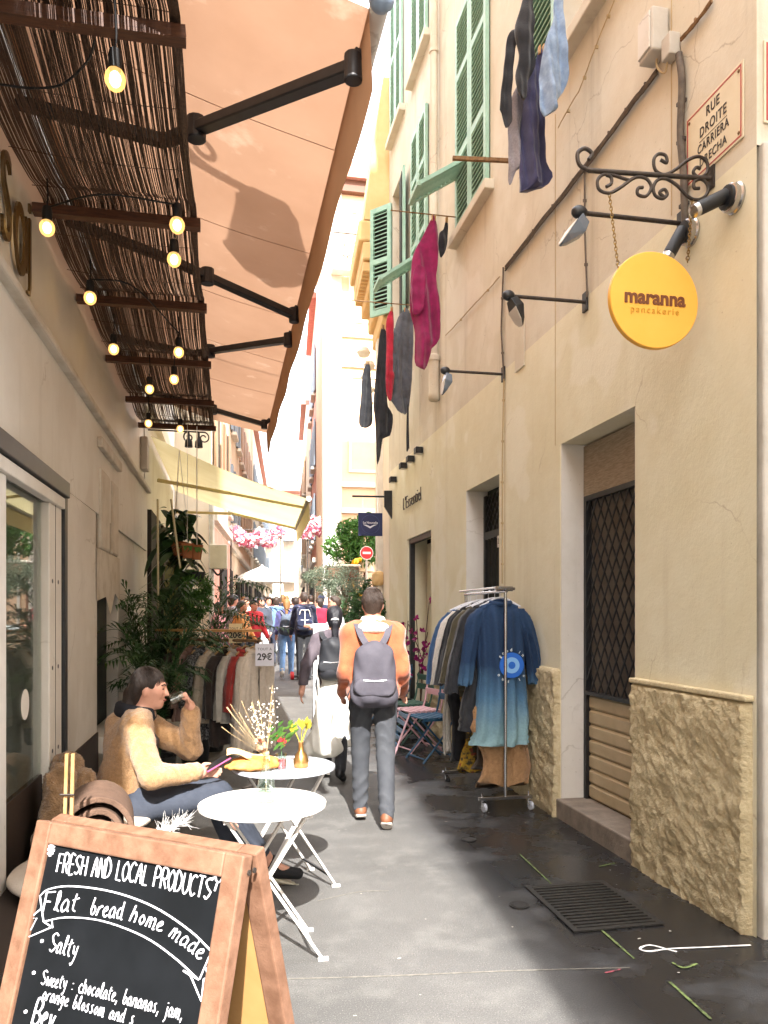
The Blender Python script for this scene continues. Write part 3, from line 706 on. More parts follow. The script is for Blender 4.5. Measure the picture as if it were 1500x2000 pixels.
def corner_plate():
    t = thing('street_name_plate', 'cream enamel plate with thick red border round the wall corner at the right edge', 'sign', (2.8, YC, 4.2))
    x0, x1, z0, z1, y = 2.585, 3.1, 4.03, 4.44, YC-.001
    MB().box2((x0, y-.008, z0), (x1, y, z1)).build('plate', m_plate, t, bevel=.003)
    f = MB(); w = .011; i = .012; a, b = y-.0095, y-.0075
    f.box2((x0+i, a, z0+i), (x1-i, b, z0+i+w)); f.box2((x0+i, a, z1-i-w), (x1-i, b, z1-i)); f.box2((x0+i, a, z0+i+w), (x0+i+w, b, z1-i-w)); f.box2((x1-i-w, a, z0+i+w), (x1-i, b, z1-i-w)); f.build('border', m_redink, t)
    for z in (4.275, 4.085): link('lettering', text_mesh('D', .078, m_ink, .0008, .001, 'LEFT', sx=.85), t, frame((x0+.068, y-.0095, z), *FACE_C))
    sc = MB().lathe((0, 0, 0), [(.009, 0), (.008, .004), (.001, .005)], 10, (0, -1, 0)).mesh('screw', m_rust, True)
    for x in (x0+.04, x1-.04):
        for z in (z0+.045, z1-.045): link('screw', sc, t, Matrix.Translation((x, y-.008, z)))
corner_plate()
def arm_lamp(y, z, xo, label, tilt=(-.12, -.16), m_head=None):
    t = thing('arm_floodlight', label, 'lamp', (XR, y, z), 'floodlights on straight wall arms')
    MB().box2((XR-.02, y-.035, z-.07), (XR-.001, y+.035, z+.07)).build('mount', m_black, t, bevel=.004)
    MB().cyl((XR-.02, y, z), (xo+.04, y, z-.002), .013, n=10).build('arm', m_iron, t, smooth=True)
    MB().ball((xo, y, z), .042, 14, (1.15, .8, .9)).build('joint', m_black, t, smooth=True)
    # wedge-shaped head hanging from the joint, glass side to the wall
    h = MB(); a = Vector((xo+.01, y, z-.03)); L, Wd = .2, .075
    ax = Vector((tilt[0], 0, tilt[1])).normalized(); n = Vector((-ax.z, 0, ax.x))
    P = []
    for s, wd, th in ((0, .6, .05), (.35, 1, .065), (.8, .8, .03), (1, .35, .008)):
        c = a+ax*(L*s)
        P.append([c+Vector((0, Wd*wd, 0))-n*th*.2, c+Vector((0, Wd*wd*.6, 0))+n*th, c-Vector((0, Wd*wd*.6, 0))+n*th, c-Vector((0, Wd*wd, 0))-n*th*.2])
    h.loft(P).build('head', m_head or m_lampgrey, t, bevel=.006)
    g_ = MB(); g_.loft([[p[0]-n*.003, p[3]-n*.003, p[3]-n*.006, p[0]-n*.006] for p in P[1:]]).build('glass', m_white, t)
arm_lamp(3.99, 3.845, 1.91, 'grey wedge floodlight on an arm beside the round yellow sign')
arm_lamp(5.21, 3.88, 1.95, 'grey wedge floodlight on the middle arm, left of the yellow sign', (.1, -.2), m_spot)
arm_lamp(6.93, 3.88, 1.97, 'small grey floodlight on the farthest arm, by the drainpipe', (-.04, -.2))
def spot(pb, tip, label):
    t = thing('spotlight', label, 'spotlight', pb, 'black tube spotlights on the wall')
    MB().lathe(pb, [(.075, 0), (.078, .012), (.07, .02), (.07, .045), (.06, .05)], 24, (-1, 0, 0)).build('base', m_steel, t, smooth=40)
    a = Vector(pb)+Vector((-.06, 0, .01)); d = (Vector(tip)-a).normalized()
    MB().lathe(Vector(pb)+Vector((-.045, 0, 0)), [(.062, 0), (.06, .018), (.02, .022)], 20, (-1, 0, 0)).build('cap', m_spot, t, smooth=40)
    MB().cyl(Vector(pb)+Vector((-.05, 0, .01)), a+d*.03, .016, n=8).build('knuckle', m_spot, t)
    MB().lathe(a, [(.034, 0), (.036, .01), (.036, .17), (.034, .18)], 18, d).build('barrel', m_spot, t, smooth=40)
    MB().lathe(a+d*.181, [(.033, 0), (.036, .004), (.034, .03), (.02, .034)], 18, d).build('bezel', m_steel, t, smooth=40)
pb = onx(1438, 388, XR-.001); spot(pb, pb+Vector((-.3, 0, -.12)), 'black tube spotlight with chrome base near the wall corner, nearest one')
pb = onx(1352, 455, XR-.001); spot(pb, pb+Vector((-.2, -.02, -.22)), 'black tube spotlight with chrome base aimed at the yellow sign')
# cabinet and cables
jb_ = thing('junction_box', 'white plastic junction box with loose cables high on the right wall', 'junction box', onx(1290, 60, XR))
c = onx(1294, 70, XR)
MB().box((XR-.06, c.y, c.z-.02), (.11, .16, .26)).build('case', m_grey, jb_, bevel=.012); MB().box((XR-.122, c.y, c.z-.02), (.012, .13, .22)).build('cover', m_white, jb_, bevel=.005)
b_ = onx(1322, 95, XR); MB().box((XR-.04, b_.y, b_.z), (.07, .09, .13)).build('terminal', m_grey, jb_, bevel=.008)
MB().tube(catmull([onx(1285, 95, XR-.03), onx(1283, 130, XR-.05), onx(1300, 140, XR-.04), onx(1306, 80, XR-.05)], 6), .006, 6).build('loop', m_cablelt, jb_)
cb = thing('conduit', 'dark vertical conduit running down from the junction box past the street plate', 'conduit', onx(1330, 250, XR))
MB().tube(catmull([onx(1326, 105, XR-.03), onx(1332, 160, XR-.03), onx(1329, 260, XR-.03), onx(1335, 340, XR-.03), onx(1338, 440, XR-.03)], 6), .021, 8).build('tube', m_cable, cb, smooth=True)
cp = MB().box((0, 0, 0), (.03, .06, .02)).mesh('clip', m_iron)
for px, py in ((1331, 200), (1331, 275), (1336, 400)): link('clip', cp, cb, Matrix.Translation(onx(px, py, XR-.02)))
def cable(pts, r, m, label, n=1, sag=.008, off=.018):
    t = thing('wall_cable', label, 'cable', onx(*pts[0], XR), 'cables clipped along the right wall')
    for k in range(n):
        P = [onx(px, py+4*k, XR-off-.004*k) for px, py in pts]
        Q = []
        for a, b in zip(P, P[1:]):
            for i in range(8): p = a.lerp(b, i/8); p.z += -sag*math.sin(math.pi*i/8)+random.uniform(-.004, .004); Q.append(p)
        Q.append(P[-1]); MB().tube(Q, r, 6).build('strand', m, t, smooth=True)
    cp = MB().box((0, 0, 0), (.024, .012, .02)).mesh('clip', m)
    for a, b in zip(pts, pts[1:]):
        nn = max(1, int(abs(a[0]-b[0])+abs(a[1]-b[1]))//70)
        for i in range(nn): link('clip', cp, t, Matrix.Translation(onx(a[0]+(b[0]-a[0])*(i+.5)/nn, a[1]+(b[1]-a[1])*(i+.5)/nn+2, XR-.012)))
cable([(1283, 135), (1240, 190), (1140, 325), (1060, 425), (987, 520)], .009, m_cable, 'thick bundle of brown cables slanting down from the junction box', 3)
cable([(983, 522), (979, 640), (984, 735)], .008, m_cable, 'pair of dark cables dropping to the far floodlight arm', 2, 0)
cable([(1142, 330), (1142, 450), (1147, 580)], .007, m_cable, 'dark cable dropping to the middle floodlight arm', 1, 0)
cable([(984, 740), (981, 900), (981, 1140)], .006, m_cablelt, 'cream painted cable running down beside the second door', 1, 0)
cable([(976, 540), (930, 590), (870, 655)], .006, m_cablelt, 'pale cable slanting from the corner clip towards the drainpipe', 1)
cable([(1390, 0), (1330, 75)], .008, m_rust, 'rust coloured cable above the junction box', 2)
cable([(1200, 0), (1130, 180), (1090, 250)], .004, m_cablelt, 'thin loose wire below the nearest window sill', 1, -.01, .03)
# small black wall lights
wl = [(817, 880), (801, 897), (787, 910), (767, 937)]
for i, (px, py) in enumerate(wl):
    c = onx(px, py, XR-.06); t = thing('wall_light', ['nearest of four small black box lights above the shop opening', 'second of four small black box lights above the shop opening', 'third of four small black box lights above the shop opening', 'farthest of four small black box lights, just above the black sign bracket'][i], 'wall light', c, 'small black box lights')
    MB().box(c, (.1, .14, .085)).build('case', m_spot, t, bevel=.01); MB().box(c+Vector((0, 0, -.045)), (.07, .1, .008)).build('lens', m_white, t)
# navy square sign on a black wing bracket
def navy():
    Y = 12.08; m_navy = mat('navy_sign_paint', '#232c58', .5); m_wh = mat('white_lettering', '#dcdde6', .6)
    t = thing('hanging_sign', 'navy blue square hanging sign with a white wave mark on a black bracket', 'sign', (XR, Y, 3.3))
    P = [(751, 958), (774, 958), (774, 1020), (770, 1020), (751, 989)]
    MB().prism([ony(px, py, Y) for px, py in P], (0, .05, 0)).build('bracket', m_black, t)
    MB().tube([ony(752, 970, Y+.025), ony(688, 969, Y+.025)], .016, 8).build('rod', m_black, t, smooth=True)
    a, b = ony(700, 1001, Y), ony(747, 1047, Y)
    MB().box2((a.x, Y, b.z), (b.x, Y+.03, a.z)).build('board', m_navy, t, bevel=.003)
    for px in (709, 738): MB().cyl(ony(px, 970, Y+.02), ony(px, 1002, Y+.02), .003, n=5).build('wire', m_steel, t)
    c = ony(723.5, 1021, Y-.004); link('lettering', text_mesh('La Nouvelle', .05, m_wh, .001, .0008), t, frame(c, *FACE_C))
    w = [ony(px, py, Y-.004) for px, py in ((709, 1024.5), (716, 1025), (723, 1028), (730, 1025), (737, 1024.5), (730, 1027.5), (723, 1032), (716, 1028))]
    MB().prism(w, (0, .003, 0)).build('wave_mark', m_wh, t)
    rg = MB(); cc = ony(723.5, 1024, Y-.002); rg.tube([cc+Vector((.15*math.cos(k), 0, .15*math.sin(k))) for k in np.linspace(0, 6.28, 41)[:-1]], .0022, 4, True); rg.build('ring', mat('pale_blue_ring', '#4a568c', .6), t)
navy()
wt = thing('wall_lettering', 'thin wire lettering fixed to the wall above the shop opening', 'lettering', onx(805, 975, XR))
link('letters', text_mesh("L'Essentiel", .27, m_iron, .006, -.006, sx=1.0), wt, frame(onx(804, 976, XR-.02), *FACE_R))
# ================================================================ laundry
def cmat(name, col, col2=None, rough=.9, **k): return mat(name, col, rough, col2, k.pop('sc', 14), bump=k.pop('bump', .25), bsc=k.pop('bsc', 90), sheen=k.pop('sheen', .2), **k)
c_black = cmat('black_cloth', '#191a1e', '#24252a'); c_navy = cmat('navy_cloth', '#3a3a5c', '#323250'); c_gry = cmat('grey_marl_cloth', '#8d8a90', '#7b7880', sc=60)
c_denim = cmat('pale_denim', '#8ea3bd', '#7288a6', sc=20); c_mag = cmat('magenta_cloth', '#8a1450', '#741043'); c_red = cmat('red_cloth', '#b5203a', '#951a30'); c_dgry = cmat('slate_cloth', '#5b5e66', '#4d5058')
def hang_tube(mb, path, wd, radii, dv, nf=5, amp=.18, seed=0, n=28, wb=1.0):
    """cloth tube: path of centres, (half width, half depth) per centre; wd/dv width and depth directions"""
    rs = random.Random(seed); ph = [rs.random()*6.3 for _ in range(4)]; wd = Vector(wd).normalized(); dv = Vector(dv).normalized(); rings = []
    P = catmull([Vector(p) for p in path], 6) if len(path) > 2 else [Vector(path[0]).lerp(Vector(path[1]), i/10) for i in range(11)]
    N = len(P); rr = []
    for i in range(N):
        s = i/(N-1)*(len(radii)-1); k = min(int(s), len(radii)-2); f = s-k; f = f*f*(3-2*f)
        rr.append((radii[k][0]*(1-f)+radii[k+1][0]*f, radii[k][1]*(1-f)+radii[k+1][1]*f))
    for i, p in enumerate(P):
        a, b = rr[i]; g_ = min(1, .25+i/N*1.1); ring = []
        wob = 1+.1*wb*math.sin(5.1*i/N*3+ph[2])*math.sin(2.3*i+ph[3]); a = a*wob; p = p+wd*(.03*wb*a/.1*math.sin(7*i/N+ph[1]))
        for j in range(n):
            t = 2*math.pi*j/n
            m_ = 1+1.5*amp*g_*(math.sin((nf+2)*t+ph[0]+2.2*math.sin(3*i/N+ph[1]))*.5+.3*math.sin((nf+5)*t+ph[2]-3*i/N)+.25*math.sin(3*t+9*i/N+ph[3]))+.1*math.sin(1.7*i+4*t+ph[1])*math.sin(.9*i+ph[2])
            q = p+wd*(a*math.cos(t)*(1+.25*(m_-1)))+dv*(b*math.sin(t)*m_+.012*g_*math.sin(nf*1.5*t+ph[3]))
            if i == N-1: q = q+Vector((0, 0, wb*(.022*math.sin(3*t+ph[1])+.01*math.sin(7*t+ph[0]))))
            ring.append(q)
        rings.append(ring)
    return mb.loft(rings)
def garment(name, label, mt, tubes, group='laundry hung from the upper windows', cat='laundry', base=None):
    t = thing(name, label, cat, base or tubes[0][1][0], group)
    for i, (pn, path, wd, radii, dv, nf, amp) in enumerate(tubes):
        mb = MB(); hang_tube(mb, path, wd, [(a_, b_*.7) for a_, b_ in radii], dv, nf, amp, seed=len(label)+i*7)
        mb.build(pn, mt if not isinstance(mt, (list, tuple)) else mt[i], t, smooth=80)
    return t
XL = 2.12
def L(px, py, x=XL): return onx(px, py, x)
Yv = (0, 1, 0); Xv = (1, 0, 0)
# lines and rails they hang from
def rail(a, b, label, r=.006, m=m_rust, name='laundry_rail'):
    o = MB().tube([a, b], r, 6).build(name, m); tag(o, label, 'rail', 'laundry rails on the right wall'); return o
rail(Vector((XR, 5.3, 7.05)), Vector((1.85, 5.3, 7.05)), 'iron laundry rail above the nearest hanging clothes', .012)
wr = MB().beam(onx(995, 314, XR), onx(884, 309, 2.02), .035, .03).build('wooden_rod', m_rust); tag(wr, 'weathered rod sticking out of the wall beside the navy trousers', 'rod')
m_boardpeg = mat('wooden_peg', '#b08a58', .7)
def hung_cloth(name, label, mt, parts):
    """thin hanging garment pieces: silhouette at its own distance, folded cloth with two faces and thickness"""
    t = None
    for k, (pn, y, pts, nf, amp) in enumerate(parts):
        Q = catmull([ony(px, py, y) for px, py in pts+[pts[0]]], 4); rs_q = random.Random(len(label)+k); ph = [rs_q.random()*6.3 for _ in range(5)]
        zs_ = [p.z for p in Q]; z0, z1 = min(zs_)+.004, max(zs_)-.004; nr, nc = 34, 22; rings = []
        if t is None: t = thing(name, label, 'laundry', Vector((Q[0].x, y, z1)), 'laundry hung from the upper windows')
        for i in range(nr+1):
            z = z1+(z0-z1)*i/nr; xs_ = []
            for p, q in zip(Q, Q[1:]):
                if (p.z-z)*(q.z-z) <= 0 and abs(p.z-q.z) > 1e-9: xs_.append(p.x+(q.x-p.x)*(z-p.z)/(q.z-p.z))
            xl, xr = (min(xs_), max(xs_)) if xs_ else (Q[0].x-.002, Q[0].x+.002)
            g_ = .35+.65*i/nr; fr, bk = [], []
            for j in range(nc+1):
                c_ = j/nc; x = xl+(xr-xl)*c_; ss = (x-Q[0].x)*nf*9+ph[0]+1.6*math.sin(2.2*(z-z0)+ph[1])
                w = 1.7*amp*g_*(math.sin(ss)+.45*math.sin(2.1*ss+ph[2]+3*z)+.35*math.sin(11*z+5*x+ph[3]))+.006*math.sin(37*z+9*x+ph[4])
                b_ = .006+.035*math.sin(math.pi*c_)**.7*min(1, (xr-xl)/.2)*(.5+.5*math.sin(math.pi*min(1, i/nr*1.2)))
                fr.append(Vector((x, y+w-b_, z))); bk.append(Vector((x, y+w*.7+b_, z)))
            rings.append(fr+bk[::-1])
        MB().loft(rings).build(pn, mt, t, smooth=80)
        for cx_ in (rings[1][4], rings[1][nc-4])[:0 if k else 2]: MB().box(cx_+Vector((0, 0, .012)), (.012, .035, .06)).build('peg', m_boardpeg, t, bevel=.002)
    return t
hung_cloth('hoodie', 'black hooded top hanging in front of the nearest green shutter', c_black, [('body', 5.12, [(1036, -60), (1046, 30), (1043, 75), (1046, 128), (1030, 160), (1028, 192), (1014, 193), (1006, 152), (1012, 112), (1004, 62), (1018, 10)], 4, .02), ('sleeve', 5.2, [(1000, 58), (1012, 66), (1003, 112), (998, 192), (998, 240), (988, 247), (981, 219), (977, 205), (984, 133), (991, 74)], 5, .012)])
hung_cloth('trousers', 'navy trousers hanging longest among the nearest laundry', c_navy, [('legs', 5.3, [(1054, 92), (1062, 108), (1060, 200), (1067, 320), (1075, 350), (1062, 366), (1017, 377), (1014, 360), (1024, 180), (1034, 150), (1046, 120)], 5, .022)])
hung_cloth('trousers', 'grey marl trousers hanging left of the navy trousers', c_gry, [('legs', 5.36, [(1024, 150), (1024, 200), (1018, 320), (1008, 332), (998, 360), (994, 330), (995, 210), (1010, 168)], 5, .016)])
hung_cloth('shorts', 'pale frayed denim shorts hanging right of the navy trousers', c_denim, [('seat', 5.0, [(1098, -50), (1100, 40), (1107, 110), (1109, 160), (1098, 182), (1086, 200), (1082, 224), (1060, 221), (1055, 190), (1062, 90), (1080, 40), (1086, -20)], 4, .024)])
XM = 2.12
rail(Vector((XR, 8.37, 6.1)), Vector((1.75, 8.37, 6.1)), 'thin laundry rail the magenta dress hangs from', .007)
hung_cloth('dress', 'long magenta dress hanging over the street from the upper window', c_mag, [('body', 8.35, [(846, 421), (855, 451), (853, 525), (852, 549), (859, 608), (857, 664), (845, 678), (834, 715), (825, 723), (813, 709), (811, 640), (803, 600), (805, 507), (823, 467), (836, 440)], 3, .03), ('sleeve', 8.27, [(826, 520), (832, 540), (828, 590), (820, 612), (806, 610), (804, 560), (812, 520)], 4, .014)])
hung_cloth('camisole', 'small black camisole hanging right of the magenta dress', c_black, [('body', 8.45, [(871, 429), (875, 437), (873, 480), (861, 504), (856, 480), (858, 456), (866, 448)], 4, .01)])
rail(Vector((XR, 10.3, 5.86)), Vector((1.6, 10.3, 5.86)), 'laundry rail over the grey and red clothes', .007)
XN = 2.05
YN = 10.25
hung_cloth('sweatshirt', 'slate grey sweatshirt hanging beside the red garment', c_dgry, [('body', YN, [(791, 601), (806, 614), (805, 699), (799, 797), (783, 809), (773, 797), (760, 763), (765, 693), (774, 629)], 3, .03), ('sleeve', YN-.08, [(770, 640), (776, 660), (772, 720), (764, 752), (758, 748), (764, 690)], 4, .012)])
hung_cloth('shirt', 'red top hanging between the black trousers and the grey sweatshirt', c_red, [('body', YN-.15, [(764, 601), (769, 621), (767, 720), (771, 733), (765, 781), (755, 773), (753, 736), (755, 667), (754, 629)], 4, .018)])
hung_cloth('trousers', 'black trousers hanging lowest beside the red top', c_black, [('legs', YN-.1, [(748, 632), (757, 667), (755, 779), (767, 811), (762, 851), (747, 856), (741, 899), (737, 899), (734, 827), (729, 787), (735, 720), (742, 653)], 4, .02)])
hung_cloth('vest', 'black vest hanging farthest out over the street', c_black, [('body', YN+.3, [(717, 705), (723, 716), (727, 800), (726, 829), (714, 835), (701, 827), (705, 773), (708, 731)], 4, .018)])
garment('belt', 'thin dark strap dangling below the grey sweatshirt', c_black,
        [('strap', [L(797, 790, 2.1), L(796, 830, 2.1), L(797, 878, 2.1)], Yv, [(.02, .008), (.02, .008), (.025, .008)], Xv, 2, .1)])
# ================================================================ left-hand shop
XLW = -.98
m_fascia = plaster('greige_plaster', '#dcd9d2', '#d0cbc2', '#a39a8d', '#e1dfd9', .3, .2)
m_signwall = mat('warm_white_wall', '#d6d2c9', .55, '#ccc6bb', 1.5, bump=.05)
m_crack = mat('chipped_paint', '#c9c2b6', .8, '#b3a999', 6, (.45, .7), bump=.3)
s1 = thing('shop_building', 'white fronted snack shop on the left with reed shade and brown lettering', 'building', (XLW-1, 4, 0))
# wall pieces: fascia over the shopfront, sign wall above the ledge, piers
w = MB(); w.box2((XLW-.3, -1.6, 2.36), (XLW, 9.6, 3.05)); w.build('fascia', m_fascia, s1)
w = MB(); w.box2((XLW-.3, -1.6, 3.05), (XLW-.04, 9.6, 4.4)); w.build('sign_wall', m_signwall, s1)
w = MB(); w.box2((XLW-.3, -1.6, 4.4), (XLW-.02, 9.6, 13)); w.build('upper_wall', m_salmon, s1)
w = MB(); w.box2((XLW-.05, -1.6, 3.05), (XLW+.05, 9.6, 3.1)); w.build('ledge', m_crack, s1, bevel=.012)
w = MB(); w.box2((XLW-.3, 4.78, .0), (XLW+.0, 6.02, 2.36)); w.build('pier', m_white, s1, bevel=.01)
w = MB(); w.box2((XLW-.3, 7.25, .0), (XLW-.02, 9.6, 2.36)); w.build('pier', m_fascia, s1, bevel=.01)
w = MB(); w.box2((XLW-.34, -1.6, 0), (XLW-.3, -1.2, 2.36)); w.box2((XLW-5, -1.6, -.05), (XLW-4.9, 9.6, 13)); w.box2((XLW-5, 9.5, 0), (XLW-.3, 9.6, 13)); w.box2((XLW-5, -1.7, 0), (XLW-.3, -1.6, 13)); w.build('rear_wall', m_fascia, s1)
w = MB(); w.box2((XLW-5, -1.6, 2.9), (XLW-.3, 9.6, 3.0)); w.box2((XLW-5, -1.8, 13), (XLW+.03, 9.8, 13.15)); w.build('ceiling', m_roof, s1)
# moulded panel and blackboard between the piers
w = MB(); w.box2((XLW-.3, 6.02, .6), (XLW-.12, 7.25, 2.36)); w.build('panel_back', m_white, s1)
for (ya, yb) in ((6.1, 6.62), (6.68, 7.12)):
    f = MB(); f.box2((XLW-.06, ya, 2.02), (XLW-.02, yb, 2.86)); p = f.build('moulded_panel', m_crack, s1, bevel=.01)
    f = MB(); f.box2((XLW-.02, ya+.05, 2.1), (XLW+.02, yb-.05, 2.72)); f.build('raised_field', m_crack, p, bevel=.02)
    f = MB(); f.box2((XLW-.05, ya-.02, 2.86), (XLW+.04, yb+.02, 2.94)); f.build('cap', m_crack, p, bevel=.01)
f = MB(); f.add([(XLW+.005, 6.02, 2.1), (XLW+.005, 7.25, 2.1), (XLW+.005, 7.25, 1.72), (XLW+.005, 6.95, 1.78), (XLW+.005, 6.7, 1.6), (XLW+.005, 6.45, 1.74), (XLW+.005, 6.02, 1.7), (XLW-.12, 6.02, 2.1), (XLW-.12, 7.25, 2.1)], [(0, 1, 2, 3, 4, 5, 6), (0, 7, 8, 1)]); f.build('torn_lining', m_crack, s1, fix=False)
m_slate = mat('slate_board', '#2d3230', .6, '#3d4340', 6)
bb = MB(); bb.box2((XLW-.12, 6.06, .68), (XLW-.1, 7.2, 2.0)); bbo = bb.build('blackboard', m_slate, s1)
f = MB(); f.box2((XLW-.12, 6.02, .6), (XLW+.0, 6.07, 2.1)); f.box2((XLW-.12, 7.18, .6), (XLW+.0, 7.25, 2.1)); f.box2((XLW-.12, 6.07, .55), (XLW+.06, 7.18, .68)); f.build('surround', m_white, bbo, bevel=.01)
# shopfront: black shutter track and post, white door, glass, dark kick panel
f = MB(); f.box2((XLW-.02, -2, 2.27), (XLW+.07, 4.72, 2.36)); f.box2((XLW+.0, 4.68, .05), (XLW+.05, 4.76, 2.36)); f.build('shutter_track', m_black, s1, bevel=.006)
f = MB(); f.box2((XLW+.005, -2, 2.2), (XLW+.055, 4.66, 2.262)); f.build('door_head', m_white, s1, bevel=.005)
m_glass = glass('shop_glass', (.75, .85, .8), .5)
for (ya, yb, zb) in ((4.36, 4.66, .7), (3.45, 3.56, .2), (1.9, 2.0, .2)):
    f = MB(); f.box2((XLW-.03, ya, zb), (XLW+.035, yb, 2.2)); p = f.build('door_post', m_white, s1, bevel=.006)
    if yb > 4:
        sc = MB().lathe((0, 0, 0), [(.012, 0), (.012, .002), (.001, .003)], 8, (1, 0, 0)).mesh('bolt', m_black)
        for z in (.86, 1.31, 1.78):
            for y in (4.43, 4.57): link('bolt', sc, p, Matrix.Translation((XLW+.035, y, z)))
        MB().box2((XLW+.034, 4.5, .7), (XLW+.037, 4.504, 2.2)).build('joint', m_dark, p)
for a, b in ((3.56, 4.36), (2.0, 3.45), (-1, 1.9)):
    MB().box2((XLW-.012, a, .75), (XLW-.006, b, 2.2)).build('window_pane', m_glass, s1)
f = MB(); f.box2((XLW-.03, -2, .0), (XLW-.002, 4.36, .75)); f.box2((XLW-.03, 4.36, 0), (XLW-.002, 4.78, .7)); f.box2((XLW+.002, 4.78, 0), (XLW+.012, 6.05, .72)); f.build('kick_panel', m_dkbrown, s1)
# interior
f = MB(); f.box2((XLW-.9, 3.9, 0), (XLW-.6, 4.3, 2.9)); f.build('inner_column', m_grey, s1, bevel=.01)
f = MB(); f.box2((XLW-4.8, -2.9, .0), (XLW-.3, 9.5, .02)); f.build('shop_floor', m_dkbrown, s1)
f = MB(); f.box2((XLW-2.4, 2.2, .02), (XLW-1.9, 6.0, 1.05)); f.build('counter', m_dkbrown, s1); f = MB(); f.box2((XLW-2.42, 2.15, 1.05), (XLW-1.86, 6.05, 1.09)); f.build('counter_top', m_white, s1)
lab_ = MB(); lab_.lathe((XLW-.004, 4.02, 1.16), [(.075, 0), (.075, .002)], 24, (1, 0, 0)); lab_.build('door_sticker', m_white, s1)
# lettering
m_sgold = mat('bronze_lettering', '#5a4526', .4, metal=.3)
def wl_(px, py): return onx(px, py, XLW-.022)
c = wl_(12, 393); link('lettering', text_mesh('S', .6, m_sgold, .008, -.006, sx=.62), s1, frame(c, *FACE_L))
def flat(P, w, closed=False):
    """flat brush-like letter stroke on the sign wall; w = half widths"""
    n_ = len(P); K = []
    for i, p in enumerate(P):
        d = (P[(i+1) % n_]-P[i-1]) if closed or 0 < i < n_-1 else (P[1]-P[0] if i == 0 else P[-1]-P[-2]); d.normalize(); q = Vector((0, -d.z, d.y)); K.append([p+q*w[i], p-q*w[i], p-q*w[i]+Vector((.012, 0, 0)), p+q*w[i]+Vector((.012, 0, 0))])
    if closed: K.append(K[0])
    MB().loft(K).build('lettering', m_sgold, s1)
ca = wl_(37, 467); N_ = 32
flat([ca+Vector((0, .085*math.cos(2*math.pi*i/N_), .148*math.sin(2*math.pi*i/N_))) for i in range(N_)], [.012+.014*abs(math.sin(2*math.pi*i/N_-.6)) for i in range(N_)], True)
flat([wl_(49, 425), wl_(49, 480), wl_(49, 532)], [.014]*3)
flat([wl_(55.5, 428), wl_(55.5, 500), wl_(55.5, 560)]+[wl_(54, 574), wl_(50, 570)], [.014]*3+[.012, .008]); flat([wl_(55.5, 400), wl_(55.5, 415)], [.015, .015])
# ================================================================ reed shade on wooden battens
XM0, XM1, ZM = -.98, -.19, 3.76
m_reed = mat('dark_reed', '#665040', .75, '#3f3027', 60, (.3, .7)); m_batten = mat('stained_batten', '#5a3722', .6, '#44281a', 12, stretch=(1, 8, 8), bump=.2)
rs_ = thing('reed_shade', 'dark reed mat shade on wooden battens above the shop front', 'shade', (-.6, 5, ZM))
slats = [1.55, 2.9, 4.29, 5.45, 6.68, 7.9, 8.95]
bt = MB().box((0, 0, 0), (XM1-XM0+.06, .055, .05)).mesh('batten', m_batten)
for y in slats: link('batten', bt, rs_, Matrix.Translation(((XM0+XM1)/2, y, ZM-.045)))
def sag(y):
    for a, b in zip(slats, slats[1:]):
        if a <= y <= b: t = (y-a)/(b-a); return -.085*math.sin(math.pi*t)**1.3+(.03 if abs(t-.95) < .06 else 0)
    return -.02
mb = MB(); rr_ = random.Random(3); N = 230
ysr = np.linspace(1.2, 9.05, 62)
for layer in range(2):
    for i in range(N if layer == 0 else 50):
        x0 = XM0+.01+(XM1-XM0-.02)*(i+rr_.random()*.7)/(N if layer == 0 else 50); ph = rr_.random()*6; a = .004+.006*rr_.random(); r = rr_.uniform(.0018, .0032)
        y_s, y_e = (1.2, 9.05) if layer == 0 else sorted((rr_.uniform(1, 9), rr_.uniform(1, 9)))
        if y_e-y_s < .6: continue
        P = [(x0+a*math.sin(1.1*y+ph)+.01*math.sin(.7*y+x0*9), y, ZM+sag(y)*(.6+.4*math.sin((x0+1)*3))+(.006 if layer else 0)+.004*math.sin(5*y+ph)) for y in ysr if y_s <= y <= y_e]
        if len(P) > 1: mb.tube(P, r, 3)
o = mb.build('reeds', m_reed, rs_, fix=False); tag(o, kind='stuff')
mb = MB()
for i in range(16):
    ph = rr_.random()*6; x0 = XM1-.02+.02*rr_.random()
    mb.tube([(x0+.012*math.sin(2*y+ph), y, ZM+sag(y)*.8+.012*math.sin(3*y+ph)-.008) for y in ysr], .0045, 4)
tag(mb.build('edge_binding', m_reed, rs_, fix=False), kind='stuff')
wv = MB()
for y in np.arange(1.2, 9, .42):
    wv.tube([(x, y, ZM+sag(y)*(.6+.4*math.sin((x+1)*3))-.003) for x in np.linspace(XM0, XM1, 14)], .002, 3)
tag(wv.build('binding_wire', m_reed, rs_, fix=False), kind='stuff')
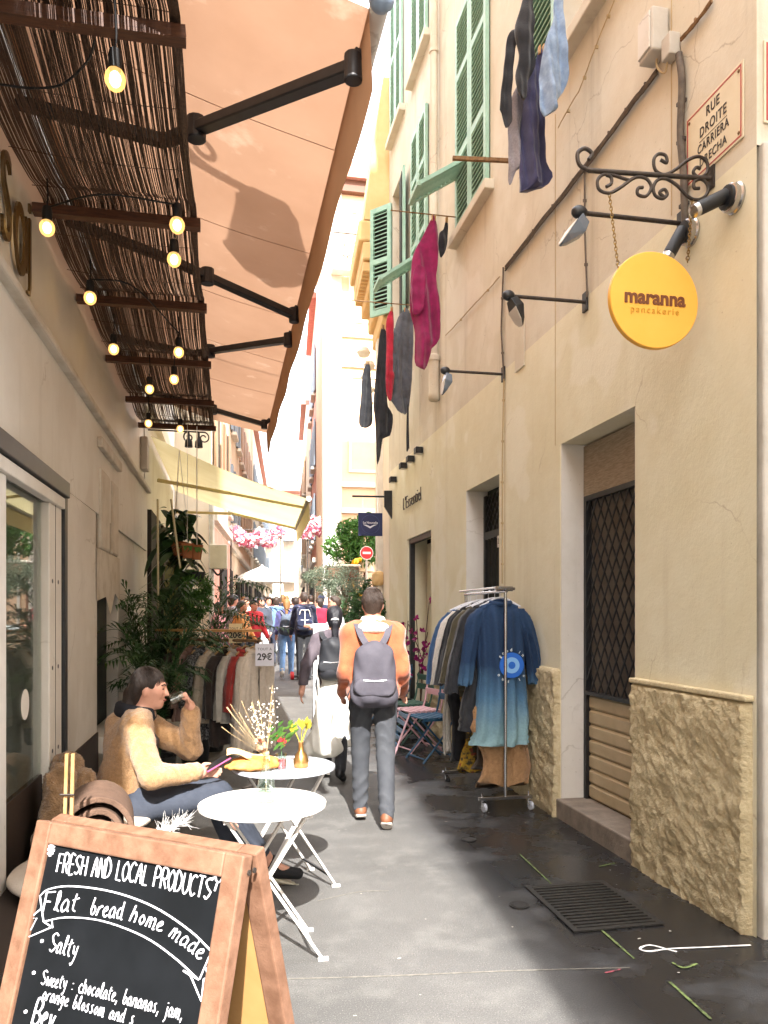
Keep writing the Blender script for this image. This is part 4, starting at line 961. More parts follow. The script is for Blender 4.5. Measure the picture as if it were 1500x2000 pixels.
# festoon bulbs
def amber_glass():
    m = bpy.data.materials.new('glowing_amber_glass'); m.use_nodes = True; n = m.node_tree.nodes; l = m.node_tree.links; n.remove(n['Principled BSDF'])
    t = n.new('ShaderNodeBsdfTransparent'); t.inputs['Color'].default_value = (1, .86, .6, 1); e = n.new('ShaderNodeEmission'); e.inputs['Color'].default_value = (1, .52, .17, 1); e.inputs['Strength'].default_value = .16
    a = n.new('ShaderNodeAddShader'); l.new(t.outputs[0], a.inputs[0]); l.new(e.outputs[0], a.inputs[1]); l.new(a.outputs[0], n['Material Output'].inputs['Surface']); return m
m_bulb = amber_glass(); m_fil = mat('bulb_core', '#3a2c18', .2, emit=1.6, emitcol='#ffdf9a')
m_rubber = mat('black_rubber', '#141416', .6)
bl = [(225, 155, 'large lit bulb by the nearest batten'), (92, 445, 'lit bulb by the brown shop lettering'), (346, 440, 'lit bulb at the street end of the second batten'), (340, 507, 'lit bulb just below the second batten'),
      (176, 582, 'lit bulb at the wall end of the third batten'), (222, 682, 'lit bulb at the wall end of the fourth batten'), (349, 688, 'lit bulb at the street end above the fourth batten'), (292, 760, 'lit bulb in the middle above the fifth batten'), (340, 741, 'dim bulb turned aside near the fifth batten'), (290, 827, 'lit bulb at the wall side of the last batten'), (352, 838, 'lit bulb at the street end of the last batten')]
def bulb(px, py, lab):
    t_ = 1.86/((1200-py)/1500); c = ond(px, py, t_)
    c.x = max(c.x, XLW+.06)
    t = thing('festoon_bulb', 'warm '+lab, 'bulb', c, 'festoon bulbs under the reed shade')
    MB().ball(c, .036, 16, (1, 1, 1.12)).build('globe', m_bulb, t, smooth=True); MB().ball(c, .021, 12, (1, 1, 1.3)).build('filament', m_fil, t, smooth=True)
    MB().lathe(c, [(.012, .028), (.022, .034), (.024, .075), (.02, .1), (.008, .105)], 14).build('socket', m_rubber, t, smooth=40)
    MB().tube([c+Vector((0, 0, .1)), c+Vector((.004, 0, .16)), (c.x, c.y, ZM-.03+sag(c.y)*.6)], .004, 5).build('cord', m_rubber, t)
    return t, c
for a in bl: bulb(*a)
fc = thing('festoon_cable', 'black festoon cable looping under the reed shade', 'cable', (-.6, 4, 3.6))
for pts in ([(0, 165), (60, 172), (120, 165), (170, 120), (185, 80)], [(92, 405), (200, 380), (346, 400)], [(176, 545), (260, 560), (349, 650)]):
    P = []
    for px, py in pts: P.append(ond(px, py, (ZM-.09-1.6)/((1200-py)/1500)))
    MB().tube(catmull(P, 8), .005, 5).build('strand', m_rubber, fc)
# ================================================================ big tan awning
m_awn = mat('tan_awning_canvas', '#b48f75', .85, '#a68167', 1.6, (.3, .7), transl=.34, bump=.05, bsc=200, col3='#c0a088', sc3=4, mixr3=(.6, .72))
aw = thing('awning', 'large tan canvas awning with black folding arms over the left side', 'awning', (-.3, 6, 4.0))
YA0, YA1 = 2.62, 9.45; XA = .47
def aw_z(x, y):
    f = (x-XLW)/(XA-XLW); front = 3.70+(y-YA0)/(YA1-YA0)*.1
    return 4.2*(1-f)+front*f-.05*math.sin(math.pi*f)*(1+.25*math.sin(y*1.7))
def awx(f, y): return XLW+(XA-(y-YA0)*.006-XLW)*f
mb = MB(); grid_mesh(mb, lambda a, b: (awx(a, YA0+(YA1-YA0)*b), YA0+(YA1-YA0)*b, aw_z(awx(a, YA0+(YA1-YA0)*b), YA0+(YA1-YA0)*b)), 16, 40)
mb.build('canvas', m_awn, aw, smooth=True, fix=False)
m_seam = mat('canvas_seam', '#a9836a', .9, transl=.34)
sm = MB()
for y in np.linspace(YA0+.85, YA1-.7, 6): sm.tube([(awx(f, y), y, aw_z(awx(f, y), y)-.003) for f in np.linspace(0, 1, 12)], .0016, 4)
tag(sm.build('seams', m_seam, aw), kind='stuff')
vl = MB()
def vfun(a, b):
    y = YA0+(YA1-YA0)*b; x = awx(1, y); return (x+.006*a*math.sin(5*y)+.012*a, y, aw_z(x, y)-.28*a*(1+.012*math.sin(7*y)))
m_val = mat('awning_valance_canvas', '#b58a68', .85, '#a97f5e', 1.5, transl=.35)
grid_mesh(vl, vfun, 5, 70); vl.build('valance', m_val, aw, smooth=True, fix=False)
m_alu = mat('grey_blue_bar', '#8fa0b5', .4, metal=.3)
MB().cyl((awx(1, YA0)+.035, YA0-.05, aw_z(XA, YA0)+.0), (awx(1, YA1)+.035, YA1+.03, aw_z(awx(1, YA1), YA1)), .034, n=18).build('front_bar', m_white, aw, smooth=40)
MB().ball((awx(1, YA0)+.035, YA0-.05, aw_z(XA, YA0)), .045, 18).build('end_cap', m_alu, aw, smooth=True)
def arm(pa, ya, pb, yb, r=.03):
    a = ony(*pa, ya); b = ony(*pb, yb); return a, b
for (p0, p1) in (((383, 252), (690, 133)), ((405, 540), (574, 616)), ((410, 686), (563, 664)), ((416, 800), (516, 829))):
    # arms lie just under the canvas
    def under(px, py):
        t0 = 1.0
        for _ in range(60):
            p = ond(px, py, t0); z = aw_z(min(max(p.x, XLW), XA), min(max(p.y, YA0), YA1))-.09
            t0 *= (z-1.6)/max(.05, p.z-1.6)
        return ond(px, py, t0)
    a, b = under(*p0), under(*p1); d = (b-a).normalized()
    mb = MB(); mb.beam(a-d*.25, b, .06, .045); mb.cyl(b-Vector((0, 0, .05)), b+Vector((0, 0, .05)), .035, n=12); mb.cyl(a-Vector((0, 0, .05)), a+Vector((0, 0, .05)), .045, n=12)
    mb.beam(b, (awx(1, b.y), b.y, b.z+.06), .05, .04)
    mb.beam(a-d*.25, (XLW, a.y-d.y*.4, 4.0), .06, .05)
    mb.build('folding_arm', m_black, aw, bevel=.006)
MB().box2((XLW-.02, YA0, 4.2), (XLW+.1, YA1, 4.32)).build('roller_case', m_white, aw, bevel=.02)
# wall lantern standing out above the awning (its shadow falls through the canvas)
ln = thing('wall_lantern', 'iron street lantern on a bracket above the tan awning', 'lantern', (XLW, 3.2, 5.2))
off = -SUN_TRAVEL/(-SUN_TRAVEL.z)
def above(px, py, h):
    p = onz(px, py, 3.88); return p+Vector((off.x, off.y, 1))*h
HL = 1.25
cA = above(525, 420, HL)
n6 = 6
rg = lambda r, z: [cA+Vector((r*math.cos(k*math.pi/3), r*math.sin(k*math.pi/3), z)) for k in range(6)]
MB().loft([rg(.15, -.28), rg(.25, .2)]).build('glass_body', mat('lantern_pane', '#a8a08e', .4, transl=.3), ln)
MB().loft([rg(.28, .2), rg(.28, .24), rg(.1, .38), rg(.11, .42), rg(.02, .52)]).build('roof', m_iron, ln); MB().loft([rg(.17, -.32), rg(.17, -.27)]).build('base', m_iron, ln)
for k in range(6):
    MB().cyl(rg(.155, -.28)[k], rg(.255, .21)[k], .012, n=6).build('rib', m_iron, ln)
zb_ = cA.z-.4
br = MB(); br.tube([Vector((XLW-.02, cA.y, zb_)), cA+Vector((.12, 0, -.4))], .026, 8); br.tube([cA+Vector((0, 0, -.4)), cA+Vector((0, 0, -.3))], .05, 8)
br.tube(catmull([Vector((XLW-.02, cA.y, zb_-.45)), Vector((-.75, cA.y, zb_-.3)), Vector((-.45, cA.y, zb_-.04))], 8), .02, 8)
br.tube(spiral(Vector((-.2, cA.y, zb_-.12)), .1, .03, 1.5, 1.2, Vector((1, 0, 0)), Vector((0, 0, 1))), .016, 8); br.build('bracket', m_iron, ln, smooth=True)
wb_ = MB(); P = [Vector((XLW-.02, 4.4, 6.4)), Vector((.2, 4.15, 6.3)), Vector((1.5, 3.7, 6.4)), Vector((XR, 3.5, 6.6))]
o = wb_.tube(catmull(P, 8), .008, 5).build('overhead_wire', m_cable); tag(o, 'black wire strung across the street above the tan awning', 'wire')
# ================================================================ second shop with yellow awning
m_yawn = mat('pale_yellow_canvas', '#d8cca0', .85, '#cfc193', 1.5, transl=.5)
s2 = thing('yellow_shop_building', 'cream shop building on the left under the pale yellow awning', 'building', (XLW-1, 12, 0))
w = MB(); w.box2((XLW-4, 9.62, -.1), (XLW-.03, 14.6, 13)); w.build('wall', m_fascia, s2)
w = MB(); w.box2((XLW-.04, 9.9, .2), (XLW+.02, 11.2, 2.9)); w.build('shop_window', m_dark, s2); w = MB(); w.box2((XLW-.04, 11.6, .2), (XLW+.02, 13.8, 2.9)); w.build('shop_window', m_dark, s2)
w = MB(); w.box2((XLW-.03, 9.62, 4.1), (XLW+.06, 14.6, 4.3)); w.build('cornice', m_trim, s2)
w = MB(); w.box2((XLW-4.1, 9.63, 13), (XLW+.3, 14.7, 13.15)); w.build('roof', m_roof, s2)
ya_ = thing('awning', 'pale yellow awning over the farther shop on the left', 'awning', (0, 12, 3.4))
def yz(f): return 3.84-(3.84-3.1)*f-.06*math.sin(math.pi*f)
def ypt(f, b): y = 10+4.4*b; return (XLW+(1.0+.2*b-XLW)*f, y, yz(f)+.1*b*f)
mb = MB(); grid_mesh(mb, lambda a, b: ypt(a, b), 14, 14); mb.build('canvas', m_yawn, ya_, smooth=True, fix=False)
mb = MB(); grid_mesh(mb, lambda a, b: (ypt(1, b)[0]+.02*a, ypt(1, b)[1], ypt(1, b)[2]-.27*a), 3, 30); mb.build('valance', m_yawn, ya_, fix=False)
mb = MB(); mb.cyl(ypt(1, -.01), ypt(1, 1.01), .035, n=12); mb.build('front_bar', m_white, ya_, smooth=40)
for b in (.12, .85):
    p0 = Vector(ypt(.02, b))-Vector((0, 0, .45)); p1 = Vector(ypt(.48, b-.08 if b > .5 else b+.1))-Vector((0, 0, .14)); p2 = Vector(ypt(.98, b))-Vector((0, 0, .06))
    mb = MB(); mb.beam(p0, p1, .05, .04); mb.beam(p1, p2, .045, .035); mb.build('folding_arm', m_yawn, ya_)
# sheet-metal meter box on a pole and the ribbon ties by the plants
pb_ = thing('pole_box', 'small grey electrical box on a pole by the pink building', 'electrical box', (-.15, 14.7, gz(14.7)))
c = ony(426, 1088, 14.7)
MB().cyl((c.x-.12, 14.72, gz(14.7)), (c.x-.12, 14.72, 4.2), .05, n=10).build('pole', m_grey, pb_, smooth=True)
MB().box(c, (.34, .2, .46)).build('case', m_grey, pb_, bevel=.02); MB().tube(catmull([c+Vector((-.1, -.1, -.23)), c+Vector((0, -.12, -.34)), c+Vector((.1, -.1, -.24))], 5), .02, 6).build('cable', m_rubber, pb_)
# ================================================================ farther right-hand buildings
BD = Vector((.0725, 1, 0)).normalized(); BN = Vector((BD.y, -BD.x, 0))     # the street bends slightly right beyond y = 12
def bent(x0, y0, s, o=0, z=0): p = Vector((x0, y0, 0))+BD*s+BN*o; p.z = z; return p
b2 = thing('ochre_building', 'narrow building with a heavy ochre cornice beyond the cream building', 'building', (3.5, 13.2, 0))
MB().prism([bent(XR, YE+.02, 0, 0, -.2), bent(XR, YE+.02, 1.75, 0, -.2), bent(XR, YE+.02, 1.75, 7, -.2), bent(XR, YE+.02, 0, 7, -.2)], (0, 0, 7.3)).build('wall', m_pale, b2)
tiers = [(.5, 7.7, 8.05), (.43, 7.4, 7.7), (.3, 7.05, 7.4), (.18, 6.75, 7.05), (.1, 6.45, 6.75)]
for i, (o_, z0, z1) in enumerate(tiers):
    MB().prism([bent(XR, YE+.02, 0, -o_, z0), bent(XR, YE+.02, 1.55+o_*.5, -o_, z0), bent(XR, YE+.02, 1.55+o_*.5, 6.9, z0), bent(XR, YE+.02, 0, 6.9, z0)], (0, 0, z1-z0-.01)).build('cornice_tier', m_ochre, b2, bevel=.03)
MB().loft([[bent(XR, YE+.02, 0, -.42, 8.05), bent(XR, YE+.02, 1.7, -.42, 8.05), bent(XR, YE+.02, 1.7, 6.5, 8.05), bent(XR, YE+.02, 0, 6.5, 8.05)], [bent(XR, YE+.02, 0, -.1, 10.4), bent(XR, YE+.02, 1.5, -.1, 10.4), bent(XR, YE+.02, 1.5, 6.5, 10.4), bent(XR, YE+.02, 0, 6.5, 10.4)]]).build('attic', m_ochre, b2)
de = MB().box((0, 0, 0), (.16, .07, .14)).mesh('dentil', m_ochre)
for i in range(11): link('dentil', de, b2, Matrix.Translation(bent(XR, YE+.1, .14*i, -.34, 7.3)))
MB().prism([bent(XR, YE+.02, .8, -.1, 0), bent(XR, YE+.02, 1.1, -.1, 0), bent(XR, YE+.02, 1.1, 0.01, 0), bent(XR, YE+.02, .8, .01, 0)], (0, 0, 6.4)).build('pilaster', m_trim, b2)
MB().prism([bent(XR, YE+.02, .72, -.16, 2.1), bent(XR, YE+.02, 1.18, -.16, 2.1), bent(XR, YE+.02, 1.18, .01, 2.1), bent(XR, YE+.02, .72, .01, 2.1)], (0, 0, .25)).build('capital', m_ochre, b2, bevel=.05)
def corbel(p, t):
    for k in range(5): MB().ball(p+Vector((random.uniform(-.08, .08), random.uniform(-.1, .1), -.22*k+random.uniform(-.05, .05))), .13-.015*k, 8, (1, 1, .8)).build('carved_leaf', m_trim, t, smooth=True)
corbel(bent(XR, YE+.02, 1.4, -.22, 6.35), b2)
def block(name, label, cat, P, z1, mt, parent=None):
    t = thing(name, label, cat, P[0]); MB().prism([(p[0], p[1], -.2) for p in P], (0, 0, z1+.2)).build('wall', mt, t); return t
# peach corner building across the little square
YP = 20.3
b3 = block('peach_building', 'tall peach building with white panel mouldings at the bend of the street', 'building', [(2.45, YP, 0), (11, YP, 0), (11, YP+6, 0), (2.45+.44, YP+6, 0)], 13.1, m_salmon)
q = MB(); q.box2((2.41, YP-.05, 0), (2.9, YP+.3, 13.0)); q.build('corner_pilaster', m_trim, b3)
for i, z in enumerate((4.3, 5.0, 8.2, 9.0)):
    q = MB(); q.box2((2.9, YP-.07, z), (10, YP+.01, z+.14)); q.build('string_course', m_trim, b3)
for i in range(3):
    for z0, z1 in ((1.2, 4.1), (5.4, 8.0), (9.4, 12.4)):
        x0 = 3.1+i*1.9; x1 = x0+1.6; f = MB()
        for a, b in (((x0, z0), (x1, z0+.07)), ((x0, z1-.07), (x1, z1)), ((x0, z0+.07), (x0+.07, z1-.07)), ((x1-.07, z0+.07), (x1, z1-.07))): f.box2((a[0], YP-.03, a[1]), (b[0], YP+.01, b[1]))
        f.build('panel_moulding', m_trim, b3)
q = MB(); q.box2((2.2, YP-.35, 13.1), (11, YP+6.2, 13.5)); q.build('roof', m_roof, b3); q = MB(); q.box2((2.3, YP-.2, 12.8), (11, YP+.0, 13.1)); q.build('eaves', m_wood, b3)
q = MB(); q.cyl((4.15, YP-.1, 3.0), (4.15, YP-.1, 12.8), .07, n=8); q.build('downpipe', m_grey, b3)
for z in (10.6,):
    f = MB(); f.box2((2.6, YP-.45, z), (3.25, YP-.06, z+.06)); bo = f.build('balcony', m_trim, b3)
    rl = MB()
    for k in range(8): rl.tube(spiral(Vector((2.65+.08*k, YP-.44, z+.35+.3*(k % 2))), .09, .03, 0, 1.1, Vector((1, 0, 0)), Vector((0, 0, 1)), 12), .014, 4)
    rl.tube([(2.6, YP-.44, z+.95), (3.25, YP-.44, z+.95)], .02, 5); rl.build('railing', m_iron, bo)
# row of farther houses, right and left, following the bend
def house(name, label, side, s0, s1, h, mt, m_base, seed, x0, y0, sh=m_grey, floors=4):
    """facade along the bent street; side +1 right, -1 left; windows with shutters as parts"""
    rs = random.Random(seed)
    def P(s, o, z): return bent(x0, y0, s, o*side, z)
    t = thing(name, label, 'building', P((s0+s1)/2, 2, 0))
    MB().prism([P(s0, 0, -.2), P(s1, 0, -.2), P(s1, 6, -.2), P(s0, 6, -.2)], (0, 0, h+.2)).build('wall', mt, t)
    MB().prism([P(s0, -.04, -.2), P(s1, -.04, -.2), P(s1, .05, -.2), P(s0, .05, -.2)], (0, 0, 3.5)).build('ground_floor', m_base, t)
    MB().prism([P(s0, -.12, 3.4), P(s1, -.12, 3.4), P(s1, .05, 3.4), P(s0, .05, 3.4)], (0, 0, .16)).build('string_course', m_trim, t)
    MB().prism([P(s0-.02, -.22, h), P(s1+.02, -.22, h), P(s1+.02, 6.2, h), P(s0-.02, 6.2, h)], (0, 0, .2)).build('roof', m_roof, t)
    nw = max(1, int((s1-s0)/1.7)); rot = Matrix((BD, BN*side, Vector((0, 0, 1)))).transposed()
    for fl in range(floors):
        z = 4.2+fl*2.6
        if z+1.7 > h: break
        for k in range(nw):
            s = s0+(s1-s0)*(k+.5)/nw
            wo = MB().box(P(s, -.01, z+.8), (.75, .06, 1.6), rot).build('window', m_dkgreen, t)
            MB().box(P(s, -.08, z-.06), (1.0, .16, .08), rot).build('sill', m_trim, wo)
            for d in (-1, 1): MB().box(P(s+d*.58, -.05, z+.8), (.4, .05, 1.62), rot).build('shutter', sh, wo)
    for k in range(max(1, int((s1-s0)/2.4))):
        s = s0+(k+.5)*(s1-s0)/max(1, int((s1-s0)/2.4)); do = MB().box(P(s, -.03, 1.5), (1.5, .12, 2.6), rot).build('shop_window', m_dark, t)
    return t
m_bluegrey = mat('blue_grey_shutter', '#8d9aa6', .7); m_brshut = mat('brown_shutter', '#b5967a', .7)
RX0, RY0 = 2.9, 26.4; LX0, LY0 = -.36, 15.0
house('rose_house', 'tall rose pink house beyond the peach building on the right', 1, 0, 6, 12.5, m_pink, m_pale, 1, RX0, RY0, m_bluegrey)
house('white_house', 'pale house farther along on the right', 1, 6.2, 13, 10.5, m_pale, m_pale, 2, RX0-.2, RY0, m_brshut)
house('far_house', 'farthest pale house on the right of the street', 1, 13.2, 26, 9, m_salmon, m_pale, 3, RX0, RY0, m_bluegrey)
house('pink_house', 'house on the left with a pink ground floor and cream upper floors', -1, 0, 4.2, 11.5, m_pale, m_pink, 4, LX0, LY0, m_brshut)
house('ivory_house', 'ivory house with blue grey shutters beyond the pink one', -1, 4.4, 11, 12, m_pale, m_pale, 5, LX0-.15, LY0, m_bluegrey)
house('apricot_house', 'apricot house in the middle of the far left row', -1, 11.2, 20, 10.5, m_salmon, m_trim, 6, LX0-.2, LY0, m_brshut)
house('far_house', 'last pale house on the far left of the street', -1, 20.2, 40, 10, m_pale, m_pale, 7, LX0-.1, LY0, m_bluegrey)
pe = bent(LX0, LY0, 41, 0)
eb = block('end_building', 'pale building closing the far end of the street', 'building', [(-4, 58, 0), (14, 56, 0), (14, 66, 0), (-4, 66, 0)], 10.5, m_pale)
MB().box2((-4.3, 55.5, 10.5), (14.3, 66, 10.8)).build('roof', m_roof, eb)
for k in range(8):
    for z in (4, 7): MB().box2((k*1.6-1, 56.2-.0, z), (k*1.6-.2, 58.2, z+1.7)).build('window', m_bluegrey, eb)
# unseen houses behind the viewer; the tall one added to shade the right side
bb_ = block('unseen_house', 'tall unseen house added behind the viewer to shade the street', 'building', [(.74, -5, 0), (16, -5, 0), (16, -16, 0), (.74, -16, 0)], 24, m_peach)
bb2 = block('unseen_house', 'house behind the viewer on the left of the square', 'building', [(-14, -7, 0), (-3.2, -7, 0), (-3.2, -18, 0), (-14, -18, 0)], 12, m_pale)
bb3 = block('side_street_house', 'pale house facing the cream building across the side street', 'building', [(7.0, -4.6, 0), (16, -4.6, 0), (16, .4, 0), (7.0, .4, 0)], 9, m_pale)
# ================================================================ trees and plants
def leafcloud(mb, blobs, n, size, rs, flat=.5, up=0):
    tot = sum(b[1]*b[1]*b[2] if len(b) > 2 else b[1]**2 for b in blobs)
    for b in blobs:
        c, r = Vector(b[0]), b[1]; k = int(n*(b[1]**2)/tot)
        for _ in range(k):
            v = Vector((rs.gauss(0, 1), rs.gauss(0, 1), rs.gauss(0, 1))).normalized()*(r*rs.uniform(.45, 1.05)**.6)
            v.z *= .85; p = c+v; s = size*rs.uniform(.6, 1.4)
            a = Vector((rs.gauss(0, 1), rs.gauss(0, 1), rs.gauss(0, 1)+up)).normalized(); q = a.orthogonal().normalized(); w = a.cross(q)
            th = rs.random()*6.3; d = q*math.cos(th)+w*math.sin(th); e = a.cross(d)
            mb.add([p-d*s, p+e*s*flat*.6+a*s*.12, p+d*s, p-e*s*flat*.6+a*s*.12], [(0, 1, 2, 3)])
    return mb
m_leaf = mat('green_leaves', '#4f7a34', .55, '#3c6428', 3, transl=.3); m_leafl = mat('light_green_leaves', '#86a852', .55, '#5d8a3a', 2, transl=.35)
m_olive = mat('olive_leaves', '#6f7a66', .6, '#525e4a', 4, transl=.2); m_dkleaf = mat('dark_green_leaves', '#3d5d32', .5, '#2b4824', 4, transl=.2); m_bark = mat('bark', '#5a4838', .9, '#44362a', 12, bump=.5)
m_terra = mat('terracotta', '#a86a45', .8, '#955a38', 10); m_planter = mat('dark_planter', '#26282a', .6)
m_pinkfl = mat('pink_blossom', '#d9607f', .6, '#e796ac', 5, transl=.3); m_whitefl = mat('white_blossom', '#efe6e4', .6, transl=.3); m_magfl = mat('magenta_orchid', '#9c1f6a', .6, '#7d1656', 12, transl=.25)
rs = random.Random(11)
def tree(name, label, base, th, blobs, n, size, ml, lean=(0, 0), trunk_r=.08, flat=.5, group=None):
    t = thing(name, label, 'tree', base, group); base = Vector(base)
    top = Vector((base.x+lean[0], base.y+lean[1], base.z+th)); mb = MB()
    mb.tube(catmull([base-Vector((0, 0, .1)), base.lerp(top, .5)+Vector((.04, .03, 0)), top], 6), [trunk_r*(1.1-.5*i/12) for i in range(13)], 8)
    for b in blobs:
        c = Vector(b[0]); mb.tube(catmull([top-Vector((0, 0, .2)), top.lerp(c, .5)+Vector((.05, 0, .05)), c], 5), [trunk_r*.5*(1-.07*i) for i in range(11)], 5)
    mb.build('trunk', m_bark, t, smooth=True)
    leafcloud(MB(), blobs, n, size, rs, flat).build('crown', ml, t, fix=False)
    return t
c = ony(693, 1065, 18.2)
tree('leafy_tree', 'round bright green tree in front of the peach building', (c.x, 18.2, gz(18)), 2.6, [(c+Vector((-.35, 0, -.05)), .42), (c+Vector((.1, .1, .2)), .5), (c+Vector((.5, -.1, .05)), .48), (c+Vector((.1, -.3, -.25)), .42), (c+Vector((-.1, .2, .35)), .35), (c+Vector((.35, 0, .45)), .4)], 3200, .075, m_leaf)
c = ony(648, 1132, 15.4)
tree('olive_tree', 'grey green olive tree behind the man in the white shirt', (c.x+.25, 15.4, gz(15.4)), 1.7, [(c+Vector((-.25, 0, 0)), .3), (c+Vector((.05, .1, .12)), .33), (c+Vector((.35, -.05, 0)), .32), (c+Vector((.15, -.2, -.22)), .28), (c+Vector((-.1, -.1, -.2)), .22), (c+Vector((-.42, 0, .05)), .18), (c+Vector((.55, 0, -.12)), .22)], 4200, .035, m_olive, flat=.35, trunk_r=.07)
# potted shrubs by the pilaster
for i, (px, py, y, lab) in enumerate(((715, 1175, 13.6, 'dark potted shrub behind the head of the man in orange'), (748, 1215, 12.9, 'dark potted shrub against the white pilaster'), (690, 1195, 14.2, 'potted shrub in a yellow pot left of the man in orange'))):
    c = ony(px, py, y); g0 = gz(y); t = thing('potted_shrub', lab, 'plant', (c.x, y, g0), 'potted shrubs at the corner')
    MB().lathe((c.x, y, g0), [(.13, 0), (.19, .4), (.2, .42), (.17, .42), (.16, .36), (.001, .36)], 16).build('pot', m_planter if i < 2 else m_terra, t, smooth=40)
    MB().tube([(c.x, y, g0+.3), c], .02, 6).build('stem', m_bark, t)
    leafcloud(MB(), [(c, .3), (c+Vector((.12, 0, .25)), .22), (c+Vector((-.12, 0, -.25)), .26), (c+Vector((0, 0, -.5)), .22)], 1500, .045, rs).build('foliage', m_dkleaf, t, fix=False)
# blossom garlands on the far shop fronts
for (px, py, y, lab) in ((500, 1042, 20.5, 'pink and white blossom garland over the far left shop fronts'), (620, 1032, 21.5, 'pink and white blossom garland in front of the rose house')):
    c = ony(px, py, y); t = thing('blossom_garland', lab, 'garland', c, 'blossom garlands over the shops')
    W_ = .65 if px < 550 else .28
    bl_ = [(c+Vector((W_*k/2.5, rs.uniform(-.1, .1), rs.uniform(-.2, .2))), .22) for k in (-2.2, -1.3, -.4, .4, 1.3, 2.2)]
    leafcloud(MB(), bl_, 420, .07, rs, 1).build('pink_flowers', m_pinkfl, t, fix=False); leafcloud(MB(), bl_, 420, .07, rs, 1).build('white_flowers', m_whitefl, t, fix=False)
    MB().tube([c+Vector((-W_, 0, .1)), c+Vector((W_, 0, .1))], .012, 5).build('wire', m_iron, t)
    for sx in (-1, 1): MB().tube([c+Vector((W_*sx, 0, .1)), (c.x+W_*sx, y, gz(y))], .02, 5).build('support', m_iron, t)
# no entry sign
c = ony(716, 1080, 16.6); t = thing('road_sign', 'round red no entry sign on a thin grey pole', 'road sign', (c.x, 16.6, gz(16.6)))
m_signred = mat('sign_red', '#d8343c', .4); m_signw = mat('sign_white', '#f2f0ee', .4)
MB().lathe(c, [(.135, 0), (.135, .012)], 32, (0, -1, 0)).build('disc', m_signred, t); MB().lathe(c+Vector((0, -.006, 0)), [(.135, 0), (.147, 0), (.147, .01), (.135, .01)], 32, (0, -1, 0), cap=False).build('rim', m_signw, t)
MB().box(c+Vector((0, -.014, 0)), (.18, .004, .05)).build('bar', m_signw, t); MB().cyl((c.x, 16.63, gz(16.6)), (c.x, 16.63, c.z+.1), .025, n=8).build('pole', m_grey, t)
# gold foil balloon and folded parasol
m_gold = mat('gold_foil', '#e0a92a', .2, metal=.9); c = ony(702, 1125, 17.4)
bo = thing('foil_balloon', 'gold foil letter balloon below the no entry sign', 'balloon', (c.x, 17.4, gz(17.4)))
P = [c+Vector((.2*math.cos(a)-.0, .02*math.sin(5*a), .42*math.sin(a)-.05)) for a in np.linspace(1.3, 5.6, 22)]
MB().tube(P, [.05+.05*math.sin(math.pi*i/21)+.008*math.sin(i*2.1) for i in range(22)], 10).build('foil', m_gold, bo, smooth=True); MB().cyl((c.x-.1, 17.4, gz(17.4)), (c.x-.1, 17.4, c.z-.4), .006, n=5).build('ribbon', m_white, bo)
pr = thing('folded_parasol', 'folded cream parasol behind the no entry sign', 'parasol', (c.x+.12, 17.9, gz(17.9)))
cc = ony(712, 1085, 17.9)
MB().lathe((cc.x, 17.9, 0), [(.02, cc.z+.45), (.07, cc.z+.2), (.16, cc.z-.15), (.24, cc.z-.38), (.2, cc.z-.4)][::-1], 14).build('canopy', mat('cream_canvas', '#e3cfae', .8), pr, smooth=60); MB().cyl((cc.x, 17.9, gz(17.9)), (cc.x, 17.9, cc.z+.5), .025, n=8).build('pole', m_wood, pr)
c = ony(668, 1106, 17.0); ks = thing('market_stall', 'small market stall with a brown canopy behind the olive tree', 'stall', (c.x, 17, gz(17)))
MB().box((c.x, 17, c.z), (.75, .6, .05)).build('roof', m_trim, ks, bevel=.02); MB().box((c.x, 17, c.z-.16), (.7, .55, .24)).build('canopy', m_wood, ks, bevel=.02)
for dx in (-.3, .3): MB().cyl((c.x+dx, 17, gz(17)), (c.x+dx, 17, c.z-.05), .025, n=6).build('post', m_wood, ks)
# white parasol over the far crowd
c = ony(512, 1125, 24); ps = thing('market_parasol', 'wide white parasol above the far crowd', 'parasol', (c.x, 24, gz(24)))
MB().lathe((c.x, 24, c.z-.2), [(1.0, 0), (.98, .08), (.05, .5), (.02, .56)], 8).build('canopy', mat('white_canvas', '#e8e4dc', .8, transl=.3), ps); MB().cyl((c.x, 24, gz(24)), (c.x, 24, c.z+.3), .03, n=8).build('pole', m_white, ps)
